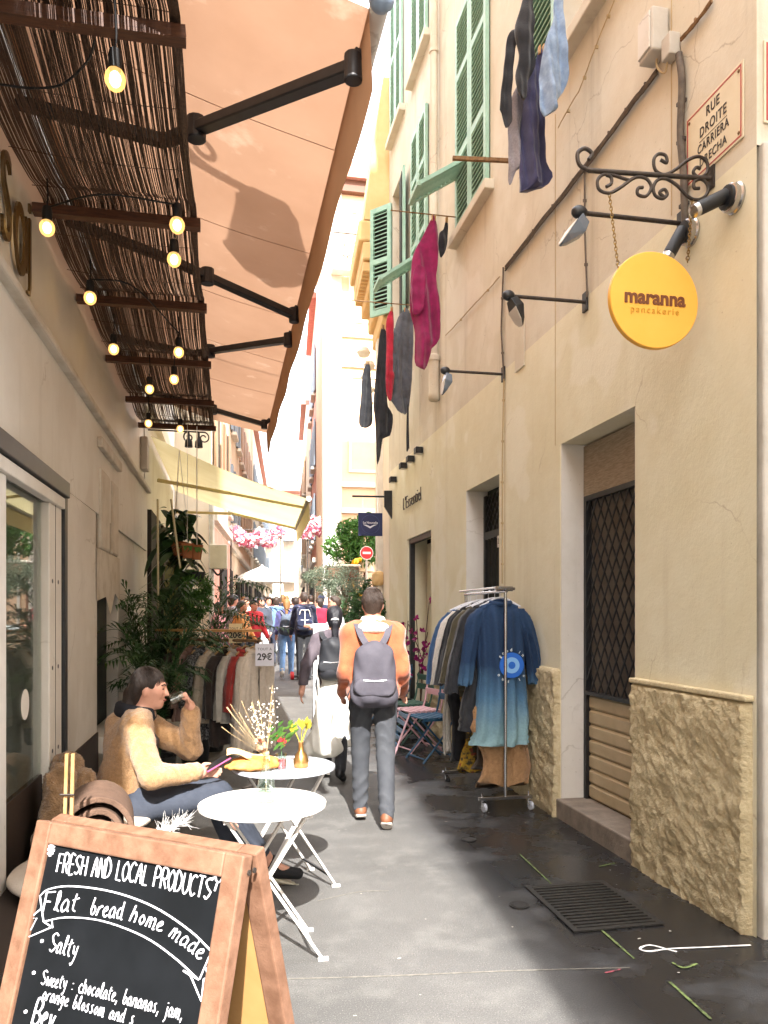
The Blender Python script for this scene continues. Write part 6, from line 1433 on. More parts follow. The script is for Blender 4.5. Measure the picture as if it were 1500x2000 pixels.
hung('dark brown long coat hem next to the floral dress', c_brown, RK0+.3, 2.0, 2.4, 1.1, .3, 'coat')
# left rail with knitwear, running diagonally
LA, LB = Vector((.27, 7.05, 1.36)), Vector((-.62, 7.75, 1.36)); LD = (LB-LA).normalized(); LP = Vector((-LD.y, LD.x, 0))
def left_rack():
    t = thing('clothes_rack', 'wooden topped rail of knitwear on the left side of the street', 'clothes rack', ((LA+LB)/2).xy.to_3d())
    MB().cyl(LA, LB, .014, n=10).build('rail', m_rust, t, smooth=True)
    for p in (LA+LD*.03, LB): MB().cyl((p.x, p.y, gz(p.y)), p, .014, n=10).build('upright', m_iron, t, smooth=True); MB().beam((p.x-.22*LP.x, p.y-.22*LP.y, gz(p.y)+.03), (p.x+.22*LP.x, p.y+.22*LP.y, gz(p.y)+.03), .03, .03).build('foot', m_iron, t)
    MB().beam(LA+LD*.1+Vector((0, 0, .09)), LB+Vector((0, 0, .09)), .3, .02).build('shelf', m_boardback, t); 
    for k in (0.15, .9): MB().cyl(LA+LD*k, LA+LD*k+Vector((0, 0, .085)), .01, n=6).build('bracket', m_iron, t)
left_rack()
def tag_card(p, label, l1, l2, w, h, mt, yaw):
    t = thing('price_tag', label, 'price tag', p, 'price tags on the left rail'); rx = Vector((math.cos(yaw), math.sin(yaw), 0)); m = Matrix((rx, Vector((-rx.y, rx.x, 0)), Vector((0, 0, 1)))).transposed()
    MB().box(p, (w, .004, h), m).build('card', mt, t); nrm = -Vector((-rx.y, rx.x, 0)); q = p+nrm*.003
    link('lettering', text_mesh(l1, h*.16, m_ink, .0005, 0, space=1.1), t, frame(q+Vector((0, 0, h*.25)), rx, (0, 0, 1))); link('lettering', text_mesh(l2, h*.42, m_ink, .0005, .002, sx=.95), t, frame(q+Vector((0, 0, -.02)), rx, (0, 0, 1)))
    MB().tube([p+Vector((0, 0, h/2)), p+Vector((0, .01, h/2+.05))], .002, 4).build('string', m_iron, t)
tag_card(ond(517, 1279, 6.83), 'white price card TOUT A 29 euro hanging at the end of the rail', 'TOUT À', '29€', .165, .2, m_whitecard if 'm_whitecard' in globals() else mat('white_card', '#d6d4dc', .7), -.1)
tag_card(ond(460, 1237, 7.1), 'cream price card 20 euro standing on the wooden rail', 'TOUT À', '20€', .12, .18, mat('cream_card', '#d9c79a', .7), -.1)
c_knit = cmat('oatmeal_knit', '#cdc0b0', '#beb09f', bump=.6, bsc=140, sc=40); c_beige = cmat('beige_knit', '#bfb19d', '#afa08b', bump=.6, bsc=140, sc=40); c_dbr = cmat('dark_brown_knit', '#352a25', '#2a211d', bump=.5); c_redk = cmat('red_knit', '#9c2f28', '#842720', bump=.5); c_gk = cmat('grey_knit', '#b3ada2', '#a19a8e', bump=.6, bsc=140); c_rose = cmat('rose_knit', '#b08f84', '#9c7c72', bump=.5)
KN = [('long oatmeal V-neck knit dress at the front of the left rail', c_knit, .07, .36, .2, 1.0), ('red knit hem behind the oatmeal dress', c_redk, .17, .52, .19, .5), ('pale beige cardigan behind the red knit', c_gk, .27, .62, .2, .62), ('dark brown knit in the middle of the left rail', c_dbr, .4, .4, .2, .6), ('pale grey cardigan beyond the dark brown knit', c_beige, .53, .6, .2, .62), ('black and white flecked cardigan on the left rail', c_patt, .68, .42, .2, .5), ('dusty rose knit towards the wall end of the left rail', c_rose, .82, .6, .2, .5), ('brown knit nearest the plants on the left rail', c_brown, .95, .62, .2, .45)]
for lab, m, s, zh, hf, sl in KN:
    p = LA+LD*s
    t_, at2 = coat(lab, m, p.y, 1.28, zh, hf, sl*.75, cx=p.x, dep=.05, hang=m_whanger, ax=LP*-1 if LP.x < 0 else LP, name='knit_garment', group='knitwear on the left rail', rail_z=1.36, sl_out=.04)
    if s < .1:
        mb = MB(); a = at2(-.05, 1.245, -.062); 
        sgn = -1 if (at2(0, 1, -1)-CAM).length < (at2(0, 1, 1)-CAM).length else 1
        mb.tube([at2(-.055, 1.25, sgn*.05), at2(0, 1.09, sgn*.068), at2(.055, 1.25, sgn*.05)], .006, 6); mb.build('neckband', c_beige, t_)
# ================================================================ bistro chairs by the right wall
def bistro_chair(ox, oy, ang, label, mt, ms, oz=None):
    oz = gz(oy) if oz is None else oz
    t = thing('bistro_chair', label, 'chair', (ox, oy, oz), 'slatted bistro chairs by the right wall'); Mx = Matrix.Translation((ox, oy, oz)) @ Matrix.Rotation(ang, 4, 'Z')
    def w(x, y, z): return Mx @ Vector((x, y, z))
    # local: faces +y; seat 0.42 wide
    for s in (-1, 1):
        MB().tube(catmull([w(.19*s, .2, .01), w(.19*s, -.02, .25), w(.19*s, -.17, .46), w(.19*s, -.22, .65), w(.19*s, -.24, .82)], 5), .011, 6).build('side_rail', mt, t, smooth=True)
        MB().tube([w(.17*s, -.22, .01), w(.17*s, .2, .45)], .011, 6).build('leg', mt, t)
        MB().beam(w(.2*s, .2, .455), w(.2*s, -.18, .455), .015, .025).build('seat_rail', mt, t)
    rot = (Mx.to_3x3()).to_4x4(); sl = MB().box((0, 0, 0), (.42, .045, .012)).mesh('slat', ms)
    for k in range(6): link('slat', sl, t, Matrix.Translation(w(0, -.16+.07*k, .474)) @ rot)
    for z in (.66, .77): link('slat', sl, t, Matrix.Translation(w(0, -.225-.01*(z > .7), z)) @ rot @ Matrix.Rotation(R(80), 4, 'X') @ Matrix.Diagonal((1, 1.5, 1, 1)))
    for y, z in ((.18, .05), (-.2, .05)): MB().cyl(w(-.18, y, z), w(.18, y, z), .009, n=6).build('stretcher', mt, t)
    return t
m_cblue = mat('petrol_blue_paint', '#2c5775', .5); m_cpink = mat('pale_pink_paint', '#d3a9b0', .5); m_cgreen = mat('bottle_green_paint', '#35594c', .5)
A_ = R(105)
bistro_chair(2.1, 7.95, A_, 'petrol blue slatted chair nearest the clothes rack', m_cblue, m_cblue)
bistro_chair(2.08, 8.45, A_, 'pale pink slatted chair in the row by the wall', m_cpink, m_cpink)
bistro_chair(2.1, 8.98, A_, 'bottle green slatted chair behind the pink one', m_cgreen, m_cgreen)
bistro_chair(2.15, 10.35, A_+.3, 'petrol blue slatted chair beside the small blue table', m_cblue, m_cblue)
# folded chair leaning on the row
t = thing('bistro_chair', 'folded petrol blue and pink chair leaning against the row of chairs', 'chair', (1.9, 8.3, gz(8.3)), 'slatted bistro chairs by the right wall')
p0, p1 = Vector((1.68, 7.95, gz(8)+.01)), Vector((1.87, 7.95, .55)); q0, q1 = Vector((1.68, 8.4, gz(8.4)+.01)), Vector((1.87, 8.4, .55))
for a, b in ((p0, p1), (q0, q1)): MB().tube([a, b], .011, 6).build('side_rail', m_cpink, t)
sl = MB().box((0, 0, 0), (.012, .44, .045)).mesh('slat', m_cblue)
for k in range(6): f = .15+.15*k; link('slat', sl, t, Matrix.Translation((p0.lerp(p1, f)+q0.lerp(q1, f))/2))
t = thing('bistro_table', 'small round blue bistro table between the chairs', 'table', (2.05, 9.75, gz(9.75)))
zz = gz(9.75)
MB().lathe((2.05, 9.75, zz+.7), [(.26, 0), (.27, .01), (.26, .02), (.001, .02)], 28).build('table_top', mat('sky_blue_paint', '#5a8aa0', .45), t, smooth=40); MB().cyl((2.05, 9.75, zz+.02), (2.05, 9.75, zz+.7), .02, n=8).build('leg', m_cblue, t); MB().lathe((2.05, 9.75, zz), [(.2, 0), (.2, .012), (.03, .03)], 20).build('foot', m_cblue, t)
v = Vector((2.0, 9.72, zz+.72)); o = MB().lathe(v, [(.05, 0), (.075, .03), (.07, .03), (.045, .006), (.001, .006)], 18).build('bowl', m_white, None, smooth=50); tag(o, 'small white bowl on the blue bistro table', 'bowl')
# orchids in the shop opening
for (x, y, h, sd, lab) in ((2.3, 10.15, 1.45, 3, 'magenta orchid in front of the dark shop frame'), (2.45, 9.8, 1.75, 4, 'taller magenta orchid inside the shop opening')):
    r_ = random.Random(sd); z0 = gz(y); t = thing('orchid', lab, 'plant', (x, y, z0), 'orchids at the shop opening')
    MB().lathe((x, y, z0), [(.1, 0), (.14, .35), (.15, .36), (.12, .36), (.11, .3), (.001, .3)], 16).build('pot', m_planter, t, smooth=40)
    stm = MB(); fls = MB()
    for k in range(4):
        tip = Vector((x+r_.uniform(-.16, .12), y+r_.uniform(-.2, .2), z0+h*r_.uniform(.72, 1))); P = catmull([Vector((x, y, z0+.3)), Vector((x, y, z0+h*.5))+Vector((r_.uniform(-.04, .04), r_.uniform(-.04, .04), 0)), tip], 8); stm.tube(P, .006, 5)
        for p in P[7:]:
            if r_.random() < .55: leafcloud(fls, [(p+Vector((r_.gauss(0, .04), r_.gauss(0, .04), r_.gauss(0, .03))), .03)], 6, .028, r_, 1.3)
    stm.build('stems', m_bark, t); fls.build('blossoms', m_magfl, t, fix=False)
# ================================================================ plants on the left
def palm(base, pot_h, label, n, L_, sd, spread=.5, up_=1.0, ml=None):
    r_ = random.Random(sd); t = thing('potted_palm', label, 'plant', base, 'potted palms beside the shop'); b = Vector(base)
    MB().lathe(b, [(.12, 0), (.17, pot_h), (.18, pot_h+.01), (.15, pot_h+.01), (.14, pot_h-.05), (.001, pot_h-.05)], 18).build('pot', m_planter, t, smooth=40)
    stm = MB(); lf = MB(); top = b+Vector((0, 0, pot_h-.05))
    for k in range(n):
        a = k*2.4+r_.random()*.6; out = Vector((math.cos(a), math.sin(a), 0)); LL = L_*r_.uniform(.6, 1.1); h = LL*up_*r_.uniform(.7, 1.0)
        P = catmull([top+out*.03, top+out*(LL*.16*spread)+Vector((0, 0, h*.55)), top+out*(LL*.42*spread)+Vector((0, 0, h*.92)), top+out*(LL*.85*spread)+Vector((0, 0, h*.9))], 8)
        stm.tube(P, [.007*(1-.7*i/len(P)) for i in range(len(P))], 4)
        for i in range(5, len(P)):
            d = (P[i]-P[i-1]).normalized(); sd_ = d.cross(Vector((0, 0, 1))).normalized()
            for s in (-1, 1):
                l_ = .2*(1-abs(i/len(P)-.65)*.9)*r_.uniform(.8, 1.2); e = (sd_*s*.8+d*.65+Vector((0, 0, -.15+.3*r_.random()))).normalized()
                q = e.cross(Vector((0, 0, 1))).normalized()*.011; p = P[i]
                lf.add([p, p+e*l_*.5+q+Vector((0, 0, .012)), p+e*l_+Vector((0, 0, -.03)), p+e*l_*.5-q+Vector((0, 0, .012))], [(0, 1, 2, 3)])
    stm.build('fronds', m_dkleaf, t); lf.build('leaflets', ml or m_dkleaf, t, fix=False)
palm((-.62, 6.75, gz(6.7)), .38, 'dark feathery palm just behind the seated woman', 30, 1.25, 1, .5)
palm((-.35, 7.95, gz(8)), .4, 'tall palm beside the rail of knitwear', 34, 1.7, 2, .55)
palm((-.75, 7.6, gz(7.6)), .4, 'palm against the shop pier on the left', 30, 1.6, 3, .35)
palm((-.2, 8.9, gz(8.9)), .4, 'farther palm with fronds over the street', 14, 1.6, 4, .75)
def bigleaf(mb, p, d, L_, w, droop):
    up_ = Vector((0, 0, 1)); s = d.cross(up_).normalized(); P = []
    for i in range(7):
        f = i/6; c = p+d*(L_*f)+up_*(-droop*f*f*L_); ww = w*math.sin(math.pi*min(1, f*.92+.08))**.7*(1-.25*f); P.append((c+s*ww+up_*.03*ww, c, c-s*ww+up_*.03*ww))
    k = []
    for a, b, c in P: k += [a, b, c]
    fs = []
    for i in range(6): o_ = i*3; fs += [(o_, o_+1, o_+4, o_+3), (o_+1, o_+2, o_+5, o_+4)]
    mb.add(k, fs)
m_hleaf = mat('glossy_green_leaf', '#35512f', .35, '#28431f', 5, spec=.5)
c = ony(350, 1050, 8.6); t = thing('hanging_plant', 'big leaved hanging plant under the yellow awning', 'plant', c+Vector((0, 0, -.1)))
mb = MB(); r_ = random.Random(9)
for k in range(120):
    a = r_.random()*6.3; d = Vector((math.cos(a), math.sin(a), r_.uniform(-.5, .5))).normalized(); bigleaf(mb, c+Vector((r_.gauss(0, .09), r_.gauss(0, .09), r_.uniform(-.62, .34))), d, r_.uniform(.12, .24), r_.uniform(.045, .08), r_.uniform(.4, 1.1))
mb.build('leaves', m_hleaf, t, smooth=True, fix=False)
MB().lathe(c+Vector((0, 0, -.2)), [(.06, 0), (.09, .14), (.1, .15), (.08, .15), (.001, .12)], 16).build('pot', m_terra, t, smooth=40)
for k in range(3): MB().tube([c+Vector((.1*math.cos(k*2.1), .1*math.sin(k*2.1), 0)), c+Vector((0, 0, .95))], .004, 4).build('cord', m_white, t)
for px, py, lab in ((366, 1075, 'small terracotta pot hanging by the leafy plant, left one'), (384, 1078, 'small terracotta pot hanging by the leafy plant, right one')):
    p = ony(px, py, 8.2); t = thing('hanging_pot', lab, 'pot', p, 'small hanging terracotta pots')
    MB().lathe(p, [(.045, -.08), (.065, .06), (.07, .07), (.055, .07), (.001, .04)], 16).build('pot', m_terra, t, smooth=40); mb = MB()
    for k in range(14): a = r_.random()*6.3; bigleaf(mb, p+Vector((0, 0, .05)), Vector((math.cos(a), math.sin(a), .4)).normalized(), .13, .03, .9)
    mb.build('leaves', m_leaf, t, fix=False); MB().tube([p+Vector((0, 0, .06)), p+Vector((0, 0, 1.3))], .003, 4).build('cord', m_white, t)
c = ony(385, 1145, 8.4); t = thing('fern', 'trailing fern hanging below the terracotta pots', 'plant', c+Vector((0, 0, .1))); mb = MB()
leafcloud(mb, [(c, .17), (c+Vector((0, 0, -.2)), .16), (c+Vector((-.08, 0, -.35)), .12)], 900, .05, r_, .3); mb.build('fronds', m_leaf, t, fix=False); MB().tube([c, c+Vector((0, 0, 1.7))], .004, 4).build('cord', m_white, t); MB().lathe(c+Vector((0, 0, .05)), [(.06, 0), (.09, .1), (.001, .1)], 14).build('pot', m_planter, t)
o = MB().prism([ony(px, py, 8.75) for px, py in ((322, 1110), (336, 1078), (352, 1084), (357, 1150), (356, 1300), (318, 1300))], (0, .025, 0)).build('cream_banner', mat('cream_fabric', '#c9bd86', .8, '#b8ab74', 4)); tag(o, 'tall cream fabric panel hanging among the plants', 'board')  # stiff panel standing in for hanging cream fabric
for px0, px1, py1, lab in ((308, 309, 1190, 'straight cream rope hanging by the shop pier'), (334, 352, 1110, 'slanting cream rope hanging in front of the big leaves')):
    a = ony(px0, 975, 8.0); b = ony(px1, py1, 8.0); o = MB().tube([a, b], .011, 6).build('rope', mat('cream_rope', '#bdb291', .9)); tag(o, lab, 'rope', 'ropes under the yellow awning')
# scrolled bracket with little lamps beyond the reed shade
c = ony(385, 850, 9.7); t = thing('scroll_lamp', 'scrolled iron bracket with two small black lamps beyond the reed shade', 'lamp', (XLW, 9.7, c.z))
mb = MB(); mb.tube([(XLW, 9.7, c.z+.04), c+Vector((.1, 0, .04))], .01, 6); mb.tube(spiral(c+Vector((.08, 0, -.03)), .07, .02, 1.5, -1.2, Vector((1, 0, 0)), Vector((0, 0, 1))), .009, 6); mb.tube(spiral(c+Vector((-.1, 0, -.03)), .07, .02, 1.5, 1.2, Vector((1, 0, 0)), Vector((0, 0, 1))), .009, 6); mb.build('bracket', m_iron, t)
for dx in (-.1, .02): MB().lathe(c+Vector((dx, 0, -.02)), [(.05, -.13), (.045, -.06), (.015, -.02), (.012, .06)], 12).build('shade', m_spot, t, smooth=40)
bx_ = ony(303, 890, 9.4); t = thing('wall_cabinet', 'small pale panel with black stickers on the wall by the yellow awning', 'panel', bx_); MB().box((XLW+.0, 9.35, bx_.z), (.08, .22, .38)).build('case', m_crack, t, bevel=.01)
# white A-board in the street
t = thing('menu_board', 'plain white standing board behind the dark haired woman', 'board', (.95, 9.0, gz(9)))
a, b = ony(612, 1218, 9.0), ony(688, 1218, 9.0); MB().box2((a.x, 9.0, gz(9)+.05), (b.x, 9.04, a.z)).build('panel', mat('white_board', '#d9d6d6', .6), t, bevel=.005)
for x in (a.x+.04, b.x-.04): MB().beam((x, 9.05, a.z-.05), (x, 9.4, gz(9.3)), .03, .03).build('leg', m_white, t)
MB().box2((a.x, 8.94, gz(9)), (b.x, 9.1, gz(9)+.05)).build('base', m_white, t)
# ================================================================ people
m_skin = mat('skin', '#c98f78', .55, '#bd8068', 12, sheen=.1); m_skinl = mat('fair_skin', '#d3a08a', .55, '#c6907a', 12)
h_brown = mat('brown_hair', '#42332a', .42, '#241a14', 40, (.3, .7), stretch=(6, 6, 1), bump=.6, bsc=60); h_black = mat('black_hair', '#17161a', .35, '#232228', 40, stretch=(6, 6, 1), bump=.5, bsc=60); h_blond = mat('blond_hair', '#8a6338', .5, '#6b4a28', 40, stretch=(6, 6, 1), bump=.5, bsc=60); h_dkbr = mat('dark_brown_hair', '#33261f', .42, '#1f1713', 50, stretch=(6, 6, 1), bump=.6, bsc=60); h_grey = mat('grey_hair', '#8a8582', .5, '#6d6866', 40)
m_lips = mat('lips', '#a85a54', .5); m_eye = mat('eye_dark', '#1c1512', .3); m_brow = mat('eyebrow', '#2b1f19', .8)
def V(*a): return np.array(a, float)
class Fig:
    """joints in world space: dict J; head frame (right, forward, up)"""
    def __init__(s, J, hr, hf, hu, tr, s_=1.0): s.J = {k: np.array(v, float) for k, v in J.items()}; s.hr, s.hf, s.hu, s.tr, s.s = map(lambda x: np.array(x, float) if not isinstance(x, float) else x, (hr, hf, hu, tr, float(s_)))
def hand(sd, wr, d, side, s=1.0, curl=.5, up=None, res=1):
    """palm and five fingers. d forearm direction, side: thumb direction"""
    d = d/np.linalg.norm(d); side = side-d*(side@d); side = side/np.linalg.norm(side); pn = np.cross(d, side)
    sd.cone(wr, wr+d*.045*s, .026*s, .03*s, .02); pal = wr+d*.05*s; sd.cone(pal+side*.02*s, pal-side*.022*s, .022*s, .02*s, .02)
    kn = wr+d*.09*s
    for i, L_ in enumerate((.07, .078, .072, .058)):
        b = kn+side*(.027-.018*i)*s; c1 = math.cos(curl*.7); s1 = math.sin(curl*.7); m = b+(d*c1+pn*s1)*L_*.5*s; c2 = math.cos(curl*1.7); s2 = math.sin(curl*1.7); e = m+(d*c2+pn*s2)*L_*.5*s
        sd.cone(b-d*.02*s, m, .0105*s, .0092*s, .006); sd.cone(m, e, .0092*s, .0075*s, .006)
    tb = wr+d*.03*s+side*.025*s; tm = tb+(d*.6+side*.7+pn*.25)*.04*s; sd.cone(tb, tm, .013*s, .0105*s, .012); sd.cone(tm, tm+(d*.85+side*.2+pn*.35)*.032*s, .0105*s, .0085*s, .006)
def head_sdf(sd, f, s):
    c = f.J['head']; r, fw, u = f.hr, f.hf, f.hu; Rm = np.stack([r, fw, u], 1)
    P = lambda x, y, z: c+(r*x+fw*y+u*z)*s
    sd.ell(P(0, -.012, .03), V(.074, .092, .088)*s, Rm, .03); sd.ell(P(0, .022, -.03), V(.06, .066, .082)*s, Rm, .04); sd.ell(P(0, .06, -.088), V(.03, .026, .022)*s, Rm, .03)
    sd.cone(P(0, .088, .018), P(0, .106, -.022), .009*s, .0125*s, .014); sd.cone(P(-.03, .078, .03), P(.03, .078, .03), .012*s, .012*s, .015)
    sd.ell(P(0, .088, -.056), V(.022, .012, .009)*s, Rm, .01)
    for q in (-1, 1): sd.ell(P(.074*q, -.008, -.005), V(.01, .02, .032)*s, Rm, .01); sd.ell(P(.035*q, .065, -.02), V(.022, .02, .022)*s, Rm, .02)
    sd.cone(f.J['neck'], P(0, -.02, -.06), .056*s, .054*s, .035)
def body_sdf(f, o=0., arms=True, legs=True, torso=True, headp=True, hands=True, female=False, wr_cut=0, curl=.45):
    sd = SDF(); J = f.J; s = f.s; tr = f.tr
    if torso:
        for q in (-1, 1):
            sd.cone(J['pelvis']+tr*.062*q*s, J['waist']+tr*.055*q*s, (.108 if not female else .112)*s+o, (.1 if not female else .085)*s+o, .05)
            sd.cone(J['waist']+tr*.055*q*s, J['chest']+tr*.078*q*s, (.1 if not female else .085)*s+o, (.112 if not female else .1)*s+o, .05)
            sh = J['shR'] if q > 0 else J['shL']
            sd.cone(J['chest']+tr*.05*q*s, sh-tr*.03*q*s, .095*s+o, .062*s+o, .05); sd.cone(J['neck'], sh, .05*s+o, .052*s+o, .05)
    if arms:
        for a in 'LR':
            sd.cone(J['sh'+a], J['el'+a], .056*s+o, .043*s+o, .03); sd.cone(J['el'+a], J['wr'+a], .043*s+o, .028*s+o, .02)
    if legs:
        for a in 'LR':
            sd.cone(J['hip'+a], J['kn'+a], .09*s+o, .058*s+o, .03); sd.cone(J['kn'+a], J['kn'+a]+(J['an'+a]-J['kn'+a])*.35, .058*s+o, .057*s+o, .02); sd.cone(J['kn'+a]+(J['an'+a]-J['kn'+a])*.35, J['an'+a], .057*s+o, .038*s+o, .02)
            sd.cone(J['an'+a], J['to'+a], .034*s+o, .024*s+o, .02)
    if headp: head_sdf(sd, f, s)
    if hands:
        for a, q in (('L', -1), ('R', 1)):
            d = J['wr'+a]-J['el'+a]; hand(sd, J['wr'+a], d, J.get('th'+a, f.hf), s, J.get('cu'+a, V(curl))[0] if 'cu'+a in J else curl)
    return sd
def shoe(sd_name, an, to, mt, parent, s, sole=None, h=.012):
    sd = SDF(); an = np.array(an); to = np.array(to); d = to-an; fd = d.copy(); fd[2] = 0; fd = fd/np.linalg.norm(fd)
    g_ = min(an[2]-.075*s, to[2]-.03*s); heel = an-fd*.035*s
    sd.cone(V(heel[0], heel[1], heel[2]-.035*s), to+V(0, 0, .006), .04*s, .036*s, .03); sd.cone(an+V(0, 0, .02), an-V(0, 0, .03), .048*s, .045*s, .03)
    o = sd.build(sd_name, mt, parent, h)
    if sole is not None:
        s2 = SDF(); s2.cone(V(heel[0], heel[1], heel[2]-.066*s), V(to[0], to[1], to[2]-.026*s)+fd*.015, .043*s, .04*s, .02)
        lo = V(heel[0], heel[1], heel[2]-.06*s); up_ = np.cross(np.cross(d, V(0, 0, 1)), d); up_ = up_/np.linalg.norm(up_)
        s2.plane(lo+up_*.012, up_); s2.plane(lo-up_*.018, -up_); s2.build('sole', sole, o, h)
    return o
def hair_short(f, mt, parent, h, s, thick=.012):
    sd = SDF(); c = f.J['head']; r, fw, u = f.hr, f.hf, f.hu; Rm = np.stack([r, fw, u], 1); P = lambda x, y, z: c+(r*x+fw*y+u*z)*s
    sd.ell(P(0, -.018, .042), V(.083, .098, .092)*s, Rm, .02); sd.ell(P(0, -.055, -.01), V(.068, .052, .07)*s, Rm, .03); sd.ell(P(0, .02, .1), V(.06, .07, .04)*s, Rm, .03)
    sd.ell(P(0, .1, -.02), V(.1, .085, .08)*s, Rm, .015, True); sd.ell(P(0, .02, -.09), V(.12, .09, .075)*s, Rm, .015, True)
    sd.disp = lambda X, Y, Z: .0035*np.sin(95*X+30*Z)*np.sin(80*Y+20*Z)
    return sd.build('hair', mt, parent, h)
def hair_long(f, mt, parent, h, s, tail=None):
    sd = SDF(); c = f.J['head']; r, fw, u = f.hr, f.hf, f.hu; Rm = np.stack([r, fw, u], 1); P = lambda x, y, z: c+(r*x+fw*y+u*z)*s
    sd.ell(P(0, -.022, .036), V(.086, .102, .098)*s, Rm, .02); sd.ell(P(0, -.055, -.035), V(.074, .062, .085)*s, Rm, .03)
    sd.ell(P(0, .098, -.035), V(.1, .07, .105)*s, Rm, .012, True); sd.ell(P(0, .03, -.125), V(.13, .085, .07)*s, Rm, .015, True)
    if tail:
        for a, b, ra, rb in tail: sd.cone(a, b, ra, rb, .02)
    sd.disp = lambda X, Y, Z: .003*np.sin(110*X+25*Z)*np.sin(100*Y+15*Z)
    return sd.build('hair', mt, parent, h)
def strands(f, mt, parent, s, n, long=False, seed=1):
    """loose hair strands laid over the hair shape"""
    rs = random.Random(seed); c = Vector(f.J['head']); r_, fw, u = Vector(f.hr), Vector(f.hf), Vector(f.hu); mb = MB()
    def P(v, k=1.0):
        e = Vector((.083, .099, .094))*s*k; o = Vector((0, -.019, .04))*s; x = Vector((v.x*e.x+o.x, v.y*e.y+o.y, v.z*e.z+o.z)); return c+r_*x.x+fw*x.y+u*x.z
    for _ in range(n):
        v = Vector((rs.gauss(0, 1), rs.gauss(0, 1), rs.gauss(0, 1))).normalized()
        if v.z < (-.55 if v.y < -.2 else -.05) or (v.y > .35 and v.z < .55) or (long and v.y > .05 and v.z < .6): continue
        a = Vector((0, -.25, 1)).normalized(); d = -(a-v*v.dot(a)); d = d.normalized() if d.length > .05 else Vector((0, -1, 0)); d = (d+Vector((rs.gauss(0, .3), rs.gauss(0, .3), rs.gauss(0, .3)))*(.35 if long else 1)).normalized()
        m = 7 if long else 3; st = .16 if long else .11; pts = []; w = v.copy()
        for i in range(m):
            pts.append(P(w, 1.012+(.012 if long else .035)*(i/(m-1))*rs.uniform(.3, 1))); w = (w+d*st); w.normalize() if w.z > -.9 else None; d = (d-w*d.dot(w)).normalized()
        mb.tube(pts, [.0016*s*(1-.6*i/(m-1)) for i in range(m)], 3)
    tag(mb.build('hair_strands', mt, parent, fix=False), kind='stuff')
def walker(loc, heading, H, armL=(10, 8, 20), armR=(-10, 8, 20), legL=(15, 8), legR=(-15, 20), lean=2, headturn=0):
    """standing or walking figure: heading = direction faced (degrees from +Y, clockwise)"""
    s = H/1.75; J = {}
    for a, q, lg in (('L', -1, legL), ('R', 1, legR)):
        hip = V(.092*q, 0, .93); t = R(lg[0]); kn = hip+.43*V(.0, math.sin(t), -math.cos(t)); t2 = R(lg[0]-lg[1]); an = kn+.43*V(0, math.sin(t2), -math.cos(t2)); J['hip'+a] = hip; J['kn'+a] = kn; J['an'+a] = an
        pitch = R(min(0, (lg[0]-lg[1])*.9)) if lg[0]-lg[1] < -12 else 0
        J['to'+a] = an+V(.02*q, .15*math.cos(pitch)+.05*math.sin(pitch), -.05*math.cos(pitch)+.15*math.sin(pitch))
    low = min(min(J['anL'][2]-.08, J['toL'][2]-.03), min(J['anR'][2]-.08, J['toR'][2]-.03))
    ln_ = math.tan(R(lean))
    J.update(pelvis=V(0, 0, .98), waist=V(0, ln_*.1, 1.1), chest=V(0, ln_*.3+.005, 1.3), neck=V(0, ln_*.5-.01, 1.475), head=V(0, ln_*.62+.025, 1.63))
    for a, q, ar in (('L', -1, armL), ('R', 1, armR)):
        sh = V(.168*q, ln_*.42, 1.41); p, ab, eb = map(R, ar); d = V(q*math.sin(ab), math.sin(p)*math.cos(ab), -math.cos(p)*math.cos(ab)); el = sh+.285*d; p2 = p+eb; d2 = V(q*math.sin(ab)*.4, math.sin(p2), -math.cos(p2)); d2 = d2/np.linalg.norm(d2)
        J['sh'+a] = sh; J['el'+a] = el; J['wr'+a] = el+.25*d2
    a = -R(heading); Rz_ = np.array([[math.cos(a), -math.sin(a), 0], [math.sin(a), math.cos(a), 0], [0, 0, 1]])
    L0 = np.array(loc, float)
    J = {k: Rz_ @ ((v-V(0, 0, low))*s)+L0 for k, v in J.items()}
    ht = a-R(headturn); Rh = np.array([[math.cos(ht), -math.sin(ht), 0], [math.sin(ht), math.cos(ht), 0], [0, 0, 1]])
    f = Fig(J, Rh @ V(1, 0, 0), Rh @ V(0, 1, 0), V(0, 0, 1), Rz_ @ V(1, 0, 0), s); f.fwd = Rz_ @ V(0, 1, 0); f.loc = L0
    return f
def face(f, parent, s):
    c = f.J['head']; P = lambda x, y, z: Vector(c+(f.hr*x+f.hf*y+f.hu*z)*s)
    for q in (-1, 1):
        MB().ball(P(.031*q, .082, .012), .0085*s, 8, (1, 1, .6)).build('eye', m_eye, parent, smooth=True); MB().tube([P(.016*q, .094, .034), P(.034*q, .09, .04), P(.05*q, .077, .034)], .0036*s, 5).build('eyebrow', m_brow, parent)
    MB().tube([P(-.02, .092, -.056), P(0, .1, -.054), P(.02, .092, -.056)], .0045*s, 6).build('mouth', m_lips, parent)
